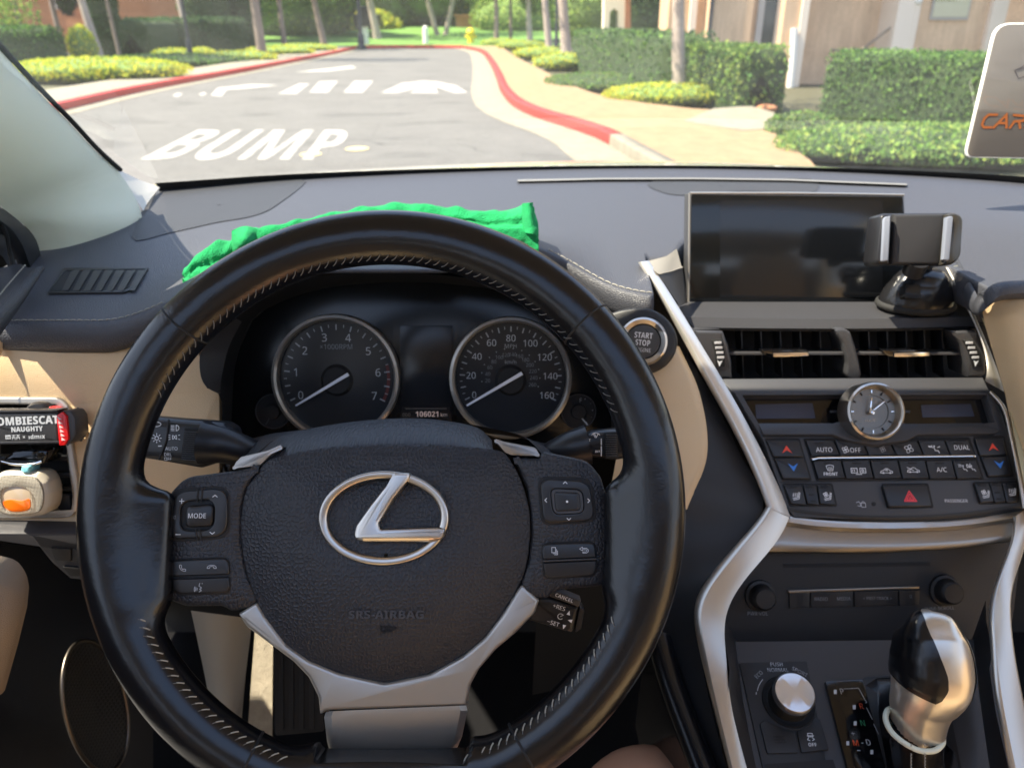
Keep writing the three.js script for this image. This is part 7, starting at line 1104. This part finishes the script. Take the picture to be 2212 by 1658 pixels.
{ // air freshener
  const t = thing('air_freshener', 'rounded cream air freshener with orange liquid clipped on the side vent', 'air freshener', FB.at(45, 1070, 0.01)), cr = std([0.50, 0.45, 0.36], 0.5);
  const ol = splinePts([[-8, 1024], [50, 1020], [86, 1026], [101, 1050], [104, 1085], [94, 1110], [60, 1118], [10, 1117], [-12, 1104], [-16, 1060]], 90), il = splinePts([[-2, 1031], [48, 1028], [78, 1034], [90, 1055], [92, 1084], [84, 1104], [56, 1111], [12, 1110], [-4, 1100], [-8, 1062]], 90), win = splinePts([[2, 1060], [20, 1052], [46, 1052], [60, 1060], [65, 1080], [64, 1100], [50, 1106], [22, 1106], [8, 1098]], 60);
  mk('body', slab(FB, ol, { n0: 0.006, n1: 0.028, bevel: 0.006, steps: 5 }), cr, t);
  const g = slab(FB, il, { n0: 0.026, n1: 0.0292, bevel: 0.0008, holes: [win.slice().reverse()] }); mk('perforated_front', g, std([0.46, 0.42, 0.34], 0.6, { bumpMap: rep(T_mesh, 55), bumpScale: 0.0004, map: rep(T_meshc, 55) }), t);
  mk('liquid', slab(FB, splinePts([[5, 1084], [20, 1079], [45, 1082], [62, 1078], [63, 1098], [49, 1104], [23, 1104], [10, 1096]], 50), { n0: 0.027, n1: 0.0288, bevel: 0.0007 }), phy([0.80, 0.17, 0.01], 0.15), t);
  mk('clear_window', slab(FB, win, { n0: 0.0288, n1: 0.0312, bevel: 0.001 }), phy([0.95, 0.9, 0.85], 0.05, { transmission: 1, thickness: 0 }), t);
  mk('blue_clip', slab(FB, [[44, 1006, 3], [62, 1008, 3], [60, 1022], [42, 1020]], { n0: 0.01, n1: 0.028, bevel: 0.002, r: 3 }), std([0.25, 0.62, 0.70], 0.4), t);
}
{ // card hanging at the upper right of the windscreen
  const t = thing('hanging_card', 'grey card with orange letters hanging at the right of the windscreen', 'card', W(2120, 335, 0.92)), f = frameAt(2190, 200, 0.90, 8, -8);
  mk('card_rim', slab(f, [[2151, 49, 34], [2420, 49, 34], [2400, 345, 20], [2083, 340, 20]], { n0: -0.004, n1: -0.0006, bevel: 0.0008 }), M.white ?? O.white, t);
  mk('card_face', slab(f, [[2156, 52, 32], [2420, 52, 34], [2400, 343, 20], [2088, 338, 18]], { n0: -0.001, n1: 0, bevel: 0.0004 }), std([0.105, 0.091, 0.078], 0.6), t);
  printOn(f, 2190, 262, 140, 40, 0.0006, (c, w, h) => { c.strokeStyle = '#8f4c16'; c.lineWidth = 5.5; c.lineJoin = 'miter'; line(c, 34, 6, 14, 6, 6, 14, 3, 28, 8, 34, 26, 34); line(c, 28, 36, 52, 6, 58, 36); line(c, 40, 24, 54, 24); line(c, 64, 36, 72, 20, 92, 18, 94, 8, 66, 6); line(c, 82, 20, 88, 36); line(c, 98, 36, 106, 6); }, t, 'lettering', { k: 3 });
  printOn(f, 2215, 155, 50, 46, 0.0006, pen((c) => { poly(c, 2, 20, 34, 4, 46, 6, 46, 24, 14, 38); c.stroke(); line(c, 2, 20, 40, 10); }, '#2a1f24', 2.4), t, 'symbol', { k: 3 });
}
{ // driver's bare right knee
  const t = thing('person', 'person wearing shorts with bare right knee raised beside the console', 'person', v(0.12, 0.45, -0.1));
  const J = [[v(0.10, 0.60, 0.08), 0.082], [v(0.112, 0.712, -0.40), 0.060], [v(0.112, 0.700, -0.435), 0.055], [v(0.105, 0.54, -0.52), 0.052], [v(0.10, 0.42, -0.58), 0.036]];
  const c0 = v(0.12, 0.58, -0.2), R = 0.42, N = 96, mc = new MarchingCubes(N, M.skin, false, false, 200000); mc.isolation = 0;
  const sd = (p) => { let d = 9; for (let i = 0; i < J.length - 1; i++) { const [a, ra] = J[i], [b, rb] = J[i + 1], ab = b.clone().sub(a), t2 = Math.max(0, Math.min(1, p.clone().sub(a).dot(ab) / ab.lengthSq())), q = p.distanceTo(a.clone().addScaledVector(ab, t2)) - lerp(ra, rb, t2), h = Math.max(0, Math.min(1, 0.5 + 0.5 * (d - q) / 0.03)); d = lerp(d, q, h) - 0.03 * h * (1 - h); } return d; };
  const p = v(0, 0, 0); for (let k = 0; k < N; k++) for (let j = 0; j < N; j++) for (let i = 0; i < N; i++) { p.set((i - N / 2) / (N / 2) * R + c0.x, (j - N / 2) / (N / 2) * R + c0.y, (k - N / 2) / (N / 2) * R + c0.z); mc.field[k * N * N + j * N + i] = -sd(p); }
  mc.update(); const n = mc.count, P = new Float32Array(n * 3), Q = new Float32Array(n * 3), U = new Float32Array(n * 2), e = 0.002;
  for (let i = 0; i < n; i++) { p.set(mc.positionArray[i * 3] * R + c0.x, mc.positionArray[i * 3 + 1] * R + c0.y, mc.positionArray[i * 3 + 2] * R + c0.z); P.set([p.x, p.y, p.z], i * 3); const g = v(0, 0, 0), q = p.clone(); for (const ax2 of ['x', 'y', 'z']) { q.copy(p); q[ax2] += e; const a = sd(q); q[ax2] -= 2 * e; g[ax2] = a - sd(q); } g.normalize(); Q.set([g.x, g.y, g.z], i * 3); U.set([p.x, p.z], i * 2); }
  const g = new THREE.BufferGeometry(); g.setAttribute('position', new THREE.BufferAttribute(P, 3)); g.setAttribute('normal', new THREE.BufferAttribute(Q, 3)); g.setAttribute('uv', new THREE.BufferAttribute(U, 2)); const ix = new Uint32Array(n); for (let i = 0; i < n; i++) ix[i] = i; g.setIndex(new THREE.BufferAttribute(ix, 1));
  mk('leg', g, M.skin, t);
}
renderer.render(scene, camera);
